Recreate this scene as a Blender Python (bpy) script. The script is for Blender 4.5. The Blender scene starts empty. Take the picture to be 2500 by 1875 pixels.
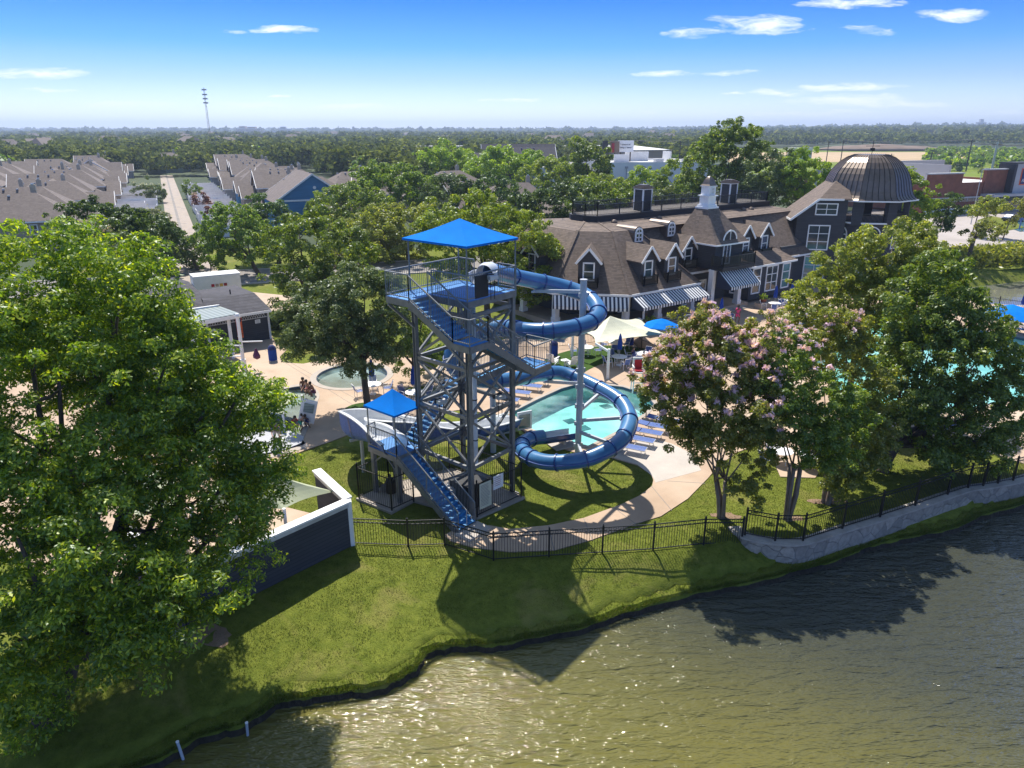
import bpy, bmesh, math, random
import numpy as np
from mathutils import Vector, Matrix
from mathutils.geometry import tessellate_polygon
R = math.radians
rnd = random.Random(7)
C = bpy.context.scene.collection
sc = bpy.context.scene
# ---------------------------------------------------------------- camera
FPX, CX, CY, H = 1733.0, 1250.0, 937.5, 17.0
TH = math.atan((937.5 - 320) / FPX)
cd = bpy.data.cameras.new('camera'); cam = bpy.data.objects.new('camera', cd); C.objects.link(cam)
cam.location = (0, 0, H); cam.rotation_euler = (math.pi / 2 - TH, 0, 0)
cd.sensor_width = 36; cd.lens = FPX / 2500 * 36; cd.clip_end = 30000; cd.clip_start = .3
sc.camera = cam
sc.view_settings.view_transform = 'Standard'; sc.view_settings.look = 'None'
sc.view_settings.exposure = 0.68; sc.view_settings.gamma = 1
sc.cycles.max_bounces = 6; sc.cycles.diffuse_bounces = 3; sc.cycles.glossy_bounces = 3
sc.cycles.transmission_bounces = 3; sc.cycles.transparent_max_bounces = 10
sc.cycles.caustics_reflective = False; sc.cycles.caustics_refractive = False
sc.cycles.sample_clamp_indirect = 4
# ---------------------------------------------------------------- sun and sky
SUN_EL, SUN_AZ = 56, 20          # the sun stands ahead of the camera and a little to the left
sd = bpy.data.lights.new('sun', 'SUN'); sd.energy = 4.4; sd.angle = R(.53); sd.color = (1, .945, .86)
sun = bpy.data.objects.new('sun', sd); C.objects.link(sun)
sv = Vector((-math.sin(R(SUN_AZ)) * math.cos(R(SUN_EL)), math.cos(R(SUN_AZ)) * math.cos(R(SUN_EL)), math.sin(R(SUN_EL))))
sun.rotation_euler = sv.to_track_quat('Z', 'Y').to_euler()
w = bpy.data.worlds.new('World'); sc.world = w; w.use_nodes = True
nt = w.node_tree; N = nt.nodes; L = nt.links; N.clear()
def nd(t, **k):
    n = N.new(t)
    for a, b in k.items():
        if a == 'inp':
            for i, v in b.items():
                if isinstance(v, bpy.types.NodeSocket): L.new(v, n.inputs[i])
                else: n.inputs[i].default_value = v
        else: setattr(n, a, b)
    return n
def mth(op, a, b=0.0, c=0.0, clamp=False):
    return nd('ShaderNodeMath', operation=op, use_clamp=clamp, inp={0: a, 1: b, 2: c}).outputs[0]
sky = nd('ShaderNodeTexSky', sky_type='NISHITA', sun_disc=False, sun_elevation=R(SUN_EL), sun_rotation=R(-SUN_AZ),
         altitude=200, air_density=1.0, dust_density=.3, ozone_density=1.5)
tc = nd('ShaderNodeTexCoord'); sep = nd('ShaderNodeSeparateXYZ', inp={0: tc.outputs['Generated']})
yy = mth('MAXIMUM', sep.outputs[1], .02)
U = mth('DIVIDE', sep.outputs[0], yy); V = mth('DIVIDE', sep.outputs[2], yy)
hz = nd('ShaderNodeValToRGB', inp={0: sep.outputs[2]})
el = hz.color_ramp.elements; el[0].position = 0.0; el[0].color = (.86, .95, 1.12, 1); el[1].position = .5; el[1].color = (1.06, .97, .86, 1)
for p_, c_ in ((.03, (.66, .75, 1.08)), (.06, (.40, .535, 1.08)), (.10, (.14, .39, 1.07)), (.155, (.022, .245, 1.08)), (.27, (.5, .7, 1.1))):
    e2 = hz.color_ramp.elements.new(p_); e2.color = (*c_, 1)
skc = nd('ShaderNodeMixRGB', blend_type='MULTIPLY', inp={0: 1.0, 1: sky.outputs[0], 2: hz.outputs[0]})
# clouds: small flat fair-weather banks, each at its own bearing and height
cv = nd('ShaderNodeCombineXYZ', inp={0: mth('MULTIPLY', U, 20.0), 1: mth('MULTIPLY', V, 105.0), 2: 0.0})
nz = nd('ShaderNodeTexNoise', inp={'Vector': cv.outputs[0], 'Scale': 1.0, 'Detail': 9.0, 'Roughness': .66, 'Distortion': .9})
def duv(px, py):
    x = (px - CX) / FPX; y = -(py - CY) / FPX
    d = (x, math.cos(TH) + y * math.sin(TH), -math.sin(TH) + y * math.cos(TH)); return d[0] / d[1], d[2] / d[1]
clouds = [(95,178,120,15,1),(120,220,80,7,.6),(312,252,120,9,.75),(620,259,90,8,.8),(868,261,115,11,1),(985,276,50,5,.8),(1060,287,50,5,.7),(715,236,40,5,.8),
 (690,70,60,10,.9),(575,72,60,10,.35),(1240,248,70,7,.45),(1282,246,28,5,.9),(1372,263,40,5,.3),(1555,276,28,6,.9),(1775,225,35,6,.8),(1740,275,70,5,.6),
 (1870,60,120,26,.95),(1700,80,60,22,.65),(1780,52,70,18,.6),(1640,184,80,11,.75),(1790,180,90,8,.5),(1905,222,90,9,.85),(2080,211,120,11,.85),(2060,242,140,14,1),
 (2180,252,140,10,.9),(2010,278,170,9,.85),(2120,290,120,8,.7),(2320,35,95,20,1),(2110,72,60,16,.5),(2080,4,110,12,.9),(2440,272,80,6,.7),(1180,307,60,5,.4),(1350,308,90,5,.5),(620,300,90,4,.4),(900,300,60,4,.5),(300,288,40,4,.8),(2290,280,60,6,.6),(1570,302,100,4,.4)]
wn = nd('ShaderNodeTexNoise', inp={'Vector': nd('ShaderNodeCombineXYZ', inp={0: mth('MULTIPLY', U, 9.0), 1: mth('MULTIPLY', V, 40.0), 2: 3.0}).outputs[0], 'Scale': 1.0, 'Detail': 5.0, 'Roughness': .6}); wc = nd('ShaderNodeSeparateColor', inp={0: wn.outputs[1]})
U = mth('ADD', U, mth('MULTIPLY', mth('SUBTRACT', wc.outputs[0], .5), .13)); V = mth('ADD', V, mth('MULTIPLY', mth('SUBTRACT', wc.outputs[1], .5), .022))
cm = None
for (px, py, wx, hy, op) in clouds:
    u, v = duv(px, py); u2, v2 = duv(px + wx*1.15, py - hy)
    a = mth('DIVIDE', mth('SUBTRACT', U, u), abs(u2 - u)); b = mth('DIVIDE', mth('SUBTRACT', V, v), abs(v2 - v))
    r2 = mth('ADD', mth('MULTIPLY', a, a), mth('MULTIPLY', b, b))
    k = mth('MULTIPLY', mth('SUBTRACT', 1.35, mth('SQRT', r2)), 1.0, clamp=False)
    k = mth('MULTIPLY', mth('MULTIPLY', mth('MAXIMUM', k, 0.0), op), 1.0)
    cm = k if cm is None else mth('MAXIMUM', cm, k)
dens = mth('SUBTRACT', mth('ADD', mth('MULTIPLY', cm, 1.25), mth('MULTIPLY', mth('SUBTRACT', nz.outputs[0], .5), 3.6)), .1)
dens = mth('SUBTRACT', dens, mth('MULTIPLY', mth('SUBTRACT', 1.0, mth('MULTIPLY', cm, 2.6, clamp=True)), 1.6))
dens = mth('MULTIPLY', mth('POWER', mth('MULTIPLY', dens, .72, clamp=True), 1.3), mth('GREATER_THAN', sep.outputs[1], .05))
mx = nd('ShaderNodeMixRGB', inp={0: mth('MULTIPLY', dens, .93), 1: skc.outputs[0], 2: (6.6, 7.0, 7.5, 1)})
bg = nd('ShaderNodeBackground', inp={0: mx.outputs[0], 1: .115}); out = nd('ShaderNodeOutputWorld', inp={0: bg.outputs[0]})

# ---------------------------------------------------------------- helpers
def G(px, py, z=0.0):
    """the point of the level plane z that the survey photo shows at (px, py)"""
    x = (px - CX) / FPX; y = -(py - CY) / FPX
    d = (x, math.cos(TH) + y * math.sin(TH), -math.sin(TH) + y * math.cos(TH)); t = (z - H) / d[2]
    return (d[0] * t, d[1] * t, z)
def AT(px, py, Y):
    x = (px - CX) / FPX; y = -(py - CY) / FPX
    d = (x, math.cos(TH) + y * math.sin(TH), -math.sin(TH) + y * math.cos(TH)); t = Y / d[1]
    return (d[0] * t, Y, d[2] * t + H)
WL = {}
def tag(o, label, cat, group=None, kind=None):
    if label: o['label'] = label
    if cat: o['category'] = cat
    if group: o['group'] = group
    if kind: o['kind'] = kind
    return o
def thing(name, label, cat, loc=(0, 0, 0), group=None, rz=0):
    o = bpy.data.objects.new(name, None); C.objects.link(o); o.empty_display_size = .2
    o.location = loc; o.rotation_euler = (0, 0, rz); WL[o.name] = Vector(loc); return tag(o, label, cat, group)
def dup(root, loc, rz=0.0, label=None, group=None, s=1.0):
    r = root.copy(); C.objects.link(r); r.location = loc; r.rotation_euler = (0, 0, rz)
    r.scale = (s, s, s) if not isinstance(s, tuple) else s
    if label: r['label'] = label
    if group: r['group'] = group
    for ch in list(root.children):
        c = ch.copy(); C.objects.link(c); c.parent = r
        for g in list(ch.children):
            d = g.copy(); C.objects.link(d); d.parent = c
    WL[r.name] = Vector(loc)
    return r
def place(root, first, *a, **k):
    """the first use moves the prototype itself, later ones copy it"""
    if first and not root.get('_used'):
        pass
    return dup(root, *a, **k)
class MB:
    def __init__(s): s.v = []; s.f = []
    def quad(s, a, b, c, d): n = len(s.v); s.v += [tuple(a), tuple(b), tuple(c), tuple(d)]; s.f.append((n, n+1, n+2, n+3)); return s
    def poly(s, pts): n = len(s.v); s.v += [tuple(p) for p in pts]; s.f.append(tuple(range(n, n+len(pts)))); return s
    def hexa(s, p):
        n = len(s.v); s.v += [tuple(q) for q in p]
        for f in ((0,3,2,1),(4,5,6,7),(0,1,5,4),(1,2,6,5),(2,3,7,6),(3,0,4,7)): s.f.append(tuple(n+i for i in f))
        return s
    def box(s, c, d, rz=0.0):
        x, y, z = d[0]/2, d[1]/2, d[2]/2; co, si = math.cos(rz), math.sin(rz); p = []
        for zz in (-z, z):
            for a, b in ((-x,-y),(x,-y),(x,y),(-x,y)): p.append((c[0]+a*co-b*si, c[1]+a*si+b*co, c[2]+zz))
        return s.hexa(p)
    def beam(s, a, b, w=.1, h=None, up=(0, 0, 1)):
        a = Vector(a); b = Vector(b); h = h or w; t = (b-a)
        if t.length < 1e-6: return s
        t.normalize(); u = Vector(up)
        if abs(t.dot(u)) > .98: u = Vector((1, 0, 0)) if abs(t.x) < .9 else Vector((0, 1, 0))
        sd = t.cross(u).normalized(); u = sd.cross(t).normalized(); sd *= w/2; u *= h/2
        return s.hexa([a-sd-u, a+sd-u, a+sd+u, a-sd+u, b-sd-u, b+sd-u, b+sd+u, b-sd+u])
    def slab(s, pts, t):
        """extrude a planar polygon straight down by t"""
        n = len(s.v); k = len(pts); s.v += [tuple(p) for p in pts] + [(p[0], p[1], p[2]-t) for p in pts]
        s.f.append(tuple(range(n, n+k))); s.f.append(tuple(range(n+2*k-1, n+k-1, -1)))
        for i in range(k): j = (i+1) % k; s.f.append((n+i, n+k+i, n+k+j, n+j))
        return s
    def tube(s, pts, r, seg=8, cap=True):
        pts = [Vector(p) for p in pts]; k = len(pts); rr = r if isinstance(r, (list, tuple)) else [r]*k
        n = len(s.v); pu = None
        for i, p in enumerate(pts):
            t = (pts[min(i+1, k-1)] - pts[max(i-1, 0)])
            if t.length < 1e-9: t = Vector((0, 0, 1))
            t.normalize()
            if pu is None:
                u = Vector((0, 0, 1)) if abs(t.z) < .9 else Vector((1, 0, 0))
            else: u = pu
            sd = t.cross(u).normalized(); u = sd.cross(t).normalized(); pu = u
            for j in range(seg):
                a = 2*math.pi*j/seg; q = p + (sd*math.cos(a) + u*math.sin(a))*rr[i]; s.v.append(tuple(q))
        for i in range(k-1):
            for j in range(seg):
                a = n+i*seg+j; b = n+i*seg+(j+1) % seg; s.f.append((a, b, b+seg, a+seg))
        if cap:
            s.f.append(tuple(n+j for j in range(seg-1, -1, -1))); s.f.append(tuple(n+(k-1)*seg+j for j in range(seg)))
        return s
    def cyl(s, c, r, h, seg=12, r2=None):
        return s.tube([c, (c[0], c[1], c[2]+h)], [r, r if r2 is None else r2], seg)
    def lathe(s, c, prof, seg=16, a0=0.0):
        n = len(s.v); k = len(prof)
        for r_, z in prof:
            for j in range(seg): a = a0+2*math.pi*j/seg; s.v.append((c[0]+r_*math.cos(a), c[1]+r_*math.sin(a), c[2]+z))
        for i in range(k-1):
            for j in range(seg): a = n+i*seg+j; b = n+i*seg+(j+1) % seg; s.f.append((a, b, b+seg, a+seg))
        s.f.append(tuple(n+j for j in range(seg-1, -1, -1))); s.f.append(tuple(n+(k-1)*seg+j for j in range(seg)))
        return s
    def build(s, name, mat, parent=None, smooth=False, loc=None):
        me = bpy.data.meshes.new(name); off = Vector((0, 0, 0))
        if parent is not None: off = WL.get(parent.name, off)
        elif loc is not None: off = Vector(loc)
        v = [(a[0]-off.x, a[1]-off.y, a[2]-off.z) for a in s.v]
        me.from_pydata(v, [], s.f); me.validate(); me.update()
        if len(s.f) < 60000:
            bm = bmesh.new(); bm.from_mesh(me); es = sum(1 for e in bm.edges if not e.is_manifold)
            if es <= 2*len(s.f)**.5 and name not in ('pane',): bmesh.ops.recalc_face_normals(bm, faces=bm.faces); bm.to_mesh(me)
            bm.free()
        if smooth: me.shade_smooth()
        me.materials.append(mat); o = bpy.data.objects.new(name, me); C.objects.link(o)
        if parent is not None:
            o.parent = parent; WL[o.name] = off
        else:
            o.location = off; WL[o.name] = off
        return o
def npmesh(name, V, Fn, mat, parent=None, loc=None, smooth=False, attr=None):
    """V (n,3) array, faces of Fn corners laid out consecutively"""
    me = bpy.data.meshes.new(name); off = np.array(WL[parent.name]) if parent is not None else np.array(loc if loc is not None else (0, 0, 0))
    V = np.asarray(V, dtype=np.float32) - off.astype(np.float32); n = len(V); nf = n // Fn
    me.vertices.add(n); me.vertices.foreach_set('co', V.ravel()); me.loops.add(n); me.loops.foreach_set('vertex_index', np.arange(n, dtype=np.int32))
    me.polygons.add(nf); me.polygons.foreach_set('loop_start', np.arange(0, n, Fn, dtype=np.int32)); me.polygons.foreach_set('loop_total', np.full(nf, Fn, dtype=np.int32))
    me.update(calc_edges=True); me.materials.append(mat); o = bpy.data.objects.new(name, me); C.objects.link(o)
    if parent is not None: o.parent = parent
    else: o.location = off
    WL[o.name] = Vector(off)
    return o
def smooth_closed(pts, n=8):
    """Catmull-Rom through a closed outline"""
    out = []; k = len(pts)
    for i in range(k):
        p0, p1, p2, p3 = (Vector(pts[(i+j-1) % k]) for j in range(4))
        for q in range(n):
            t = q/n; out.append(.5*((2*p1)+(p2-p0)*t+(2*p0-5*p1+4*p2-p3)*t*t+(3*p1-p0-3*p2+p3)*t**3))
    return out
def smooth_open(pts, n=6):
    out = []; k = len(pts); P = [Vector(p) for p in pts]
    for i in range(k-1):
        p0 = P[max(i-1, 0)]; p1 = P[i]; p2 = P[i+1]; p3 = P[min(i+2, k-1)]
        for q in range(n):
            t = q/n; out.append(.5*((2*p1)+(p2-p0)*t+(2*p0-5*p1+4*p2-p3)*t*t+(3*p1-p0-3*p2+p3)*t**3))
    out.append(P[-1]); return out
def flat(name, loops, z, t, mat, parent=None):
    """flat sheet of thickness t with its top at z, outer loop first, then holes"""
    mb = MB(); L3 = [[Vector((p[0], p[1], 0)) for p in lp] for lp in loops]; fl = [p for lp in L3 for p in lp]
    for tri in tessellate_polygon(L3):
        a, b, c = (fl[i] for i in tri)
        if (b-a).cross(c-a).z < 0: b, c = c, b
        n = len(mb.v); mb.v += [(q.x, q.y, z) for q in (a, b, c)]; mb.f.append((n, n+1, n+2))
    for lp in L3:
        for i in range(len(lp)):
            a, b = lp[i], lp[(i+1) % len(lp)]; mb.quad((a.x, a.y, z), (a.x, a.y, z-t), (b.x, b.y, z-t), (b.x, b.y, z))
    return mb.build(name, mat, parent)
# ---------------------------------------------------------------- materials
def newmat(name):
    m = bpy.data.materials.new(name); m.use_nodes = True; t = m.node_tree
    global N, L, nt
    nt = t; N = t.nodes; L = t.links; b = N.get('Principled BSDF'); return m, b
def pm(name, c1, c2=None, scale=2.0, rough=.6, metal=0.0, bump=0.0, bscale=None, detail=6, spec=.5, coord='Position', c3=None, sc3=.2, coat=0, stretch=None):
    m, b = newmat(name)
    b.inputs['Roughness'].default_value = rough; b.inputs['Metallic'].default_value = metal; b.inputs['Specular IOR Level'].default_value = spec
    if coat: b.inputs['Coat Weight'].default_value = coat; b.inputs['Coat Roughness'].default_value = .12
    if c2 is None: c2 = tuple(min(1, x*1.18+.004) for x in c1); c1 = tuple(x*.86 for x in c1)
    co = nd('ShaderNodeNewGeometry').outputs['Position'] if coord == 'Position' else nd('ShaderNodeTexCoord').outputs['Object']
    if stretch: co = nd('ShaderNodeVectorMath', operation='MULTIPLY', inp={0: co, 1: stretch}).outputs[0]
    nz = nd('ShaderNodeTexNoise', inp={'Vector': co, 'Scale': scale, 'Detail': float(detail), 'Roughness': .6})
    mr = nd('ShaderNodeMapRange', inp={0: nz.outputs[0], 1: .33, 2: .67})
    mx = nd('ShaderNodeMixRGB', inp={0: mr.outputs[0], 1: (*c1, 1), 2: (*c2, 1)})
    cur = mx.outputs[0]
    if c3:
        n3 = nd('ShaderNodeTexNoise', inp={'Vector': co, 'Scale': sc3, 'Detail': 5.0})
        m3 = nd('ShaderNodeMapRange', inp={0: n3.outputs[0], 1: .5, 2: .66})
        cur = nd('ShaderNodeMixRGB', inp={0: m3.outputs[0], 1: cur, 2: (*c3, 1)}).outputs[0]
    L.new(cur, b.inputs['Base Color'])
    if bump:
        n2 = nd('ShaderNodeTexNoise', inp={'Vector': co, 'Scale': bscale or scale*6, 'Detail': 4.0})
        bp = nd('ShaderNodeBump', inp={'Strength': bump, 'Distance': .05, 'Height': n2.outputs[0]}); L.new(bp.outputs[0], b.inputs['Normal'])
    return m
def leafmat(name, c1, c2, c3=None, amt=.2, trans=.38, gloss=.42, gw=.035, ns=.7):
    m, b = newmat(name); N.remove(b); o = N.get('Material Output')
    ge = nd('ShaderNodeNewGeometry'); nz = nd('ShaderNodeTexNoise', inp={'Vector': ge.outputs['Position'], 'Scale': ns, 'Detail': 4.0})
    rr = mth('ADD', mth('MULTIPLY', ge.outputs['Random Per Island'], .6), mth('MULTIPLY', mth('SUBTRACT', nz.outputs[0], .3), .9), clamp=True)
    cur = nd('ShaderNodeMixRGB', inp={0: rr, 1: (*c1, 1), 2: (*c2, 1)}).outputs[0]
    if c3:
        rp = mth('FRACT', mth('MULTIPLY', ge.outputs['Random Per Island'], 37.7)); gt = mth('LESS_THAN', rp, amt)
        cur = nd('ShaderNodeMixRGB', inp={0: gt, 1: cur, 2: (*c3, 1)}).outputs[0]
    oi = nd('ShaderNodeObjectInfo'); hs = nd('ShaderNodeHueSaturation', inp={'Hue': mth('ADD', .49, mth('MULTIPLY', oi.outputs['Random'], .02)), 'Saturation': 1.0, 'Value': mth('ADD', .85, mth('MULTIPLY', oi.outputs['Random'], .3)), 'Color': cur})
    cur = hs.outputs[0]
    df = nd('ShaderNodeBsdfDiffuse', inp={0: cur}); tc = nd('ShaderNodeMixRGB', blend_type='MULTIPLY', inp={0: 1.0, 1: cur, 2: (1.5, 1.5, .5, 1)})
    tr = nd('ShaderNodeBsdfTranslucent', inp={0: tc.outputs[0]}); m1 = nd('ShaderNodeMixShader', inp={0: trans, 1: df.outputs[0], 2: tr.outputs[0]})
    gl = nd('ShaderNodeBsdfGlossy', inp={'Roughness': gloss, 0: (.9, .95, 1, 1)}); m2 = nd('ShaderNodeMixShader', inp={0: gw, 1: m1.outputs[0], 2: gl.outputs[0]})
    L.new(m2.outputs[0], o.inputs[0]); return m
def rowmat(name, c1, c2, row=.14, rough=.85, hscale=3.0, bump=.5, seam=None):
    """roof shingles or lap siding: level courses with uneven tabs"""
    m, b = newmat(name); b.inputs['Roughness'].default_value = rough
    ge = nd('ShaderNodeNewGeometry'); sp = nd('ShaderNodeSeparateXYZ', inp={0: ge.outputs['Position']})
    rw = mth('DIVIDE', sp.outputs[2], row); fr = mth('FRACT', rw); fl = mth('FLOOR', rw)
    hv = nd('ShaderNodeCombineXYZ', inp={0: mth('MULTIPLY', sp.outputs[0], hscale), 1: mth('MULTIPLY', sp.outputs[1], hscale), 2: mth('MULTIPLY', fl, 7.3)})
    vo = nd('ShaderNodeTexVoronoi', inp={'Vector': hv.outputs[0], 'Scale': 1.0}); sepc = nd('ShaderNodeSeparateColor', inp={0: vo.outputs['Color']})
    big = nd('ShaderNodeTexNoise', inp={'Vector': ge.outputs['Position'], 'Scale': .6, 'Detail': 4.0})
    k = mth('ADD', mth('MULTIPLY', sepc.outputs[0], .6), mth('MULTIPLY', big.outputs[0], .5), clamp=True)
    cur = nd('ShaderNodeMixRGB', inp={0: k, 1: (*c1, 1), 2: (*c2, 1)}).outputs[0]
    dk = nd('ShaderNodeMapRange', inp={0: fr, 1: 0.0, 2: .22, 3: .45, 4: 1.0})
    cur = nd('ShaderNodeMixRGB', blend_type='MULTIPLY', inp={0: 1.0, 1: cur, 2: dk.outputs[0]}).outputs[0]
    L.new(cur, b.inputs['Base Color'])
    bp = nd('ShaderNodeBump', inp={'Strength': bump, 'Distance': .03, 'Height': mth('SUBTRACT', 1.0, fr)}); L.new(bp.outputs[0], b.inputs['Normal'])
    return m
M = {}
def mk(k, *a, **kw): M[k] = pm(k, *a, **kw)
mk('steel', (.175,.18,.185), (.245,.25,.255), 3, rough=.45, metal=.25)
mk('rail', (.19,.20,.205), (.26,.27,.275), 4, rough=.45, metal=.2)
mk('galv', (.36,.37,.38), (.5,.51,.52), 6, rough=.45, metal=.2)
mk('paleblue_steel', (.42,.46,.51), (.5,.54,.58), 3, rough=.4)
mk('tube_blue', (.026,.125,.29), (.045,.17,.355), .9, rough=.3, coat=.3, c3=(.07,.21,.41), sc3=.5)
mk('flange_blue', (.008,.045,.19), (.012,.06,.24), 3, rough=.3, coat=.3)
mk('flume_white', (.62,.64,.66), (.74,.76,.78), 1.2, rough=.3, coat=.3)
mk('tread_blue', (.02,.17,.42), (.06,.30,.60), 9, rough=.5, detail=3)
mk('deck_blue', (.025,.19,.50), (.04,.25,.62), 2, rough=.55)
mk('canvas_blue', (.0,.165,.60), (.0,.195,.70), 1.5, rough=.9, spec=.12, bump=.15, bscale=14)
mk('umbrella_blue', (.006,.045,.30), (.01,.07,.40), 8, rough=.8)
mk('cream_canvas', (.56,.56,.42), (.66,.66,.50), .8, rough=.8, bump=.1, bscale=12)
mk('sage_canvas', (.33,.36,.23), (.41,.44,.30), .8, rough=.8)
mk('black_iron', (.008,.009,.010), (.014,.015,.017), 5, rough=.4)
mk('white', (.78,.78,.78), (.88,.88,.88), 2, rough=.5)
mk('white_dirty', (.50,.50,.49), (.66,.66,.66), 1.2, rough=.6, c3=(.42,.41,.38), sc3=.7)
mk('off_white', (.5,.49,.45), (.6,.58,.54), 1.2, rough=.7)
mk('concrete', (.40,.285,.195), (.50,.365,.255), .5, rough=.85, bump=.12, bscale=30, c3=(.55,.43,.32), sc3=.13)
mk('concrete_pale', (.46,.41,.36), (.54,.48,.42), .7, rough=.85, bump=.1, bscale=30)
mk('walk', (.42,.32,.235), (.50,.385,.285), .9, rough=.85, bump=.1, bscale=30)
mk('coping', (.34,.29,.24), (.42,.36,.30), 2, rough=.7)
mk('street', (.20,.18,.165), (.27,.245,.22), .4, rough=.9)
mk('alley', (.33,.27,.22), (.43,.36,.30), .5, rough=.9, c3=(.27,.23,.2), sc3=.5)
mk('parking', (.36,.32,.29), (.44,.39,.36), .2, rough=.9)
mk('stone', (.32,.29,.255), (.47,.43,.38), 1.6, rough=.9, bump=.4, bscale=5)
mk('siding_blue_x', (.05,.16,.3), (.05,.16,.3), 2)
mk('dark_wall', (.020,.022,.028), (.032,.034,.041), 4, rough=.75)
mk('dark_trim', (.013,.014,.018), (.02,.021,.025), 4, rough=.6)
mk('bronze_seam', (.15,.115,.09), (.20,.155,.125), 1.5, rough=.38, metal=.4)
mk('bronze_rib', (.03,.026,.023), (.045,.038,.033), 3, rough=.4, metal=.6)
mk('glass', (.02,.03,.035), (.05,.07,.08), .8, rough=.06, spec=.8)
mk('glass_teal', (.05,.13,.14), (.12,.26,.26), .8, rough=.06, spec=.8)
mk('bark', (.075,.055,.042), (.16,.125,.10), 5, rough=.9, bump=.8, bscale=14, stretch=(1, 1, .3))
mk('bark_pale', (.15,.11,.085), (.30,.235,.185), 4, rough=.8, bump=.5, bscale=10, stretch=(1, 1, .25))
mk('brick', (.155,.055,.033), (.23,.085,.05), .9, rough=.85, bump=.1)
mk('store_grey', (.36,.37,.39), (.46,.47,.49), .4, rough=.7)
mk('warm_white', (.74,.71,.67), (.84,.81,.77), .2, rough=.8)
mk('roof_white', (.62,.61,.60), (.78,.77,.75), .3, rough=.7)
mk('red_sign', (.28,.02,.03), (.35,.03,.04), 2, rough=.6)
mk('skin', (.36,.19,.12), (.42,.23,.15), 6, rough=.55)
mk('skin_dark', (.16,.08,.05), (.2,.1,.065), 6, rough=.55)
mk('hair_dark', (.02,.012,.008), (.04,.025,.016), 20, rough=.6)
mk('red_cloth', (.42,.01,.02), (.5,.02,.03), 5, rough=.8)
mk('pink_cloth', (.75,.05,.2), (.85,.08,.26), 5, rough=.8)
mk('purple_cloth', (.07,.06,.28), (.09,.08,.34), 5, rough=.8)
mk('teal_cloth', (.01,.28,.22), (.02,.34,.27), 5, rough=.8)
mk('grey_cloth', (.16,.15,.14), (.22,.2,.19), 5, rough=.8)
mk('navy_cloth', (.01,.02,.10), (.015,.03,.14), 5, rough=.8)
mk('strap_blue', (.055,.11,.33), (.085,.16,.42), 10, rough=.6, detail=2)
mk('orange', (.75,.11,.015), (.85,.15,.03), 4, rough=.5)
mk('terracotta', (.22,.07,.035), (.28,.1,.05), 4, rough=.8)
mk('gold', (.6,.35,.05), (.7,.4,.08), 4, rough=.5)
mk('mud', (.022,.017,.010), (.055,.042,.026), 6, rough=.95, bump=.9, bscale=12)
mk('dirt', (.20,.13,.085), (.30,.20,.13), 1.5, rough=.95, bump=.4)
mk('purple', (.08,.015,.06), (.12,.02,.09), 4, rough=.5)
mk('car_dark', (.02,.03,.06), (.03,.04,.08), 2, rough=.25, metal=.4, coat=.6)
mk('car_silver', (.45,.47,.5), (.5,.52,.55), 2, rough=.25, metal=.4, coat=.6)
mk('tyre', (.012,.012,.012), (.02,.02,.02), 6, rough=.8)
mk('far_grey', (.34,.32,.32), (.44,.42,.41), .02, rough=.9)
mk('far_tan', (.38,.27,.20), (.46,.34,.26), .05, rough=.9)
mk('timber_pole', (.05,.04,.035), (.08,.065,.055), 2, rough=.9)
mk('wire', (.10,.09,.08), (.14,.13,.12), 2, rough=.7)
mk('hill', (.035,.055,.024), (.06,.085,.035), .02, rough=1, c3=(.1,.12,.05), sc3=.004)
mk('earth_pile', (.17,.12,.085), (.26,.19,.14), .06, rough=1, bump=.6, bscale=.4)
mk('sand_field', (.40,.29,.16), (.52,.38,.22), .05, rough=1)
mk('pool_wall', (.50,.70,.66), (.58,.78,.74), 1.0, rough=.6)
mk('tile_blue', (.02,.05,.10), (.04,.08,.15), 8, rough=.3)
M['shingle'] = rowmat('shingle', (.085,.063,.050), (.20,.148,.116), row=.125)
M['shingle_house'] = rowmat('shingle_house', (.115,.09,.078), (.20,.16,.14), row=.16)
M['shingle_dark'] = rowmat('shingle_dark', (.035,.034,.045), (.07,.068,.085), row=.16)
SID = {}
def siding(k, c): SID[k] = rowmat('siding_'+k, tuple(x*.82 for x in c), tuple(min(1, x*1.15) for x in c), row=.19, hscale=.4, bump=.3); return SID[k]
for k, c in dict(blue=(.055,.21,.38), tan=(.36,.30,.23), sage=(.27,.32,.29), grey=(.30,.30,.31), cream=(.45,.40,.31), slate=(.12,.14,.19)).items(): siding(k, c)
M['dark_siding'] = rowmat('dark_siding', (.038,.041,.049), (.058,.061,.070), row=.17, hscale=.4, bump=.25)
# leaves
M['leaf_bright'] = leafmat('leaf_bright', (.075,.14,.012), (.24,.34,.02), (.50,.54,.035), .2, .48)
M['leaf_mid'] = leafmat('leaf_mid', (.085,.15,.016), (.22,.32,.040), (.40,.46,.06), 0.12, 0.48)
M['leaf_dark'] = leafmat('leaf_dark', (.05,.095,.018), (.125,.19,.038), (.2,.26,.06), 0.08, 0.38)
M['leaf_olive'] = leafmat('leaf_olive', (.13,.17,.024), (.32,.36,.06), (.48,.46,.10), 0.14, 0.52)
M['leaf_grey'] = leafmat('leaf_grey', (.075,.11,.032), (.18,.23,.075), (.28,.31,.14), 0.1, 0.36)
M['leaf_lime'] = leafmat('leaf_lime', (.14,.23,.018), (.29,.39,.032), (.40,.46,.04), .2, .45)
M['leaf_far'] = leafmat('leaf_far', (.06,.085,.03), (.15,.185,.058), (.23,.26,.075), 0.2, 0.25, gw=0.0, ns=.012)
M['flower_pink'] = leafmat('flower_pink', (.70,.42,.60), (.88,.70,.80), None, 0, .3)
M['flower_white'] = leafmat('flower_white', (.5,.45,.42), (.75,.72,.68), None, 0, .3)
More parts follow.
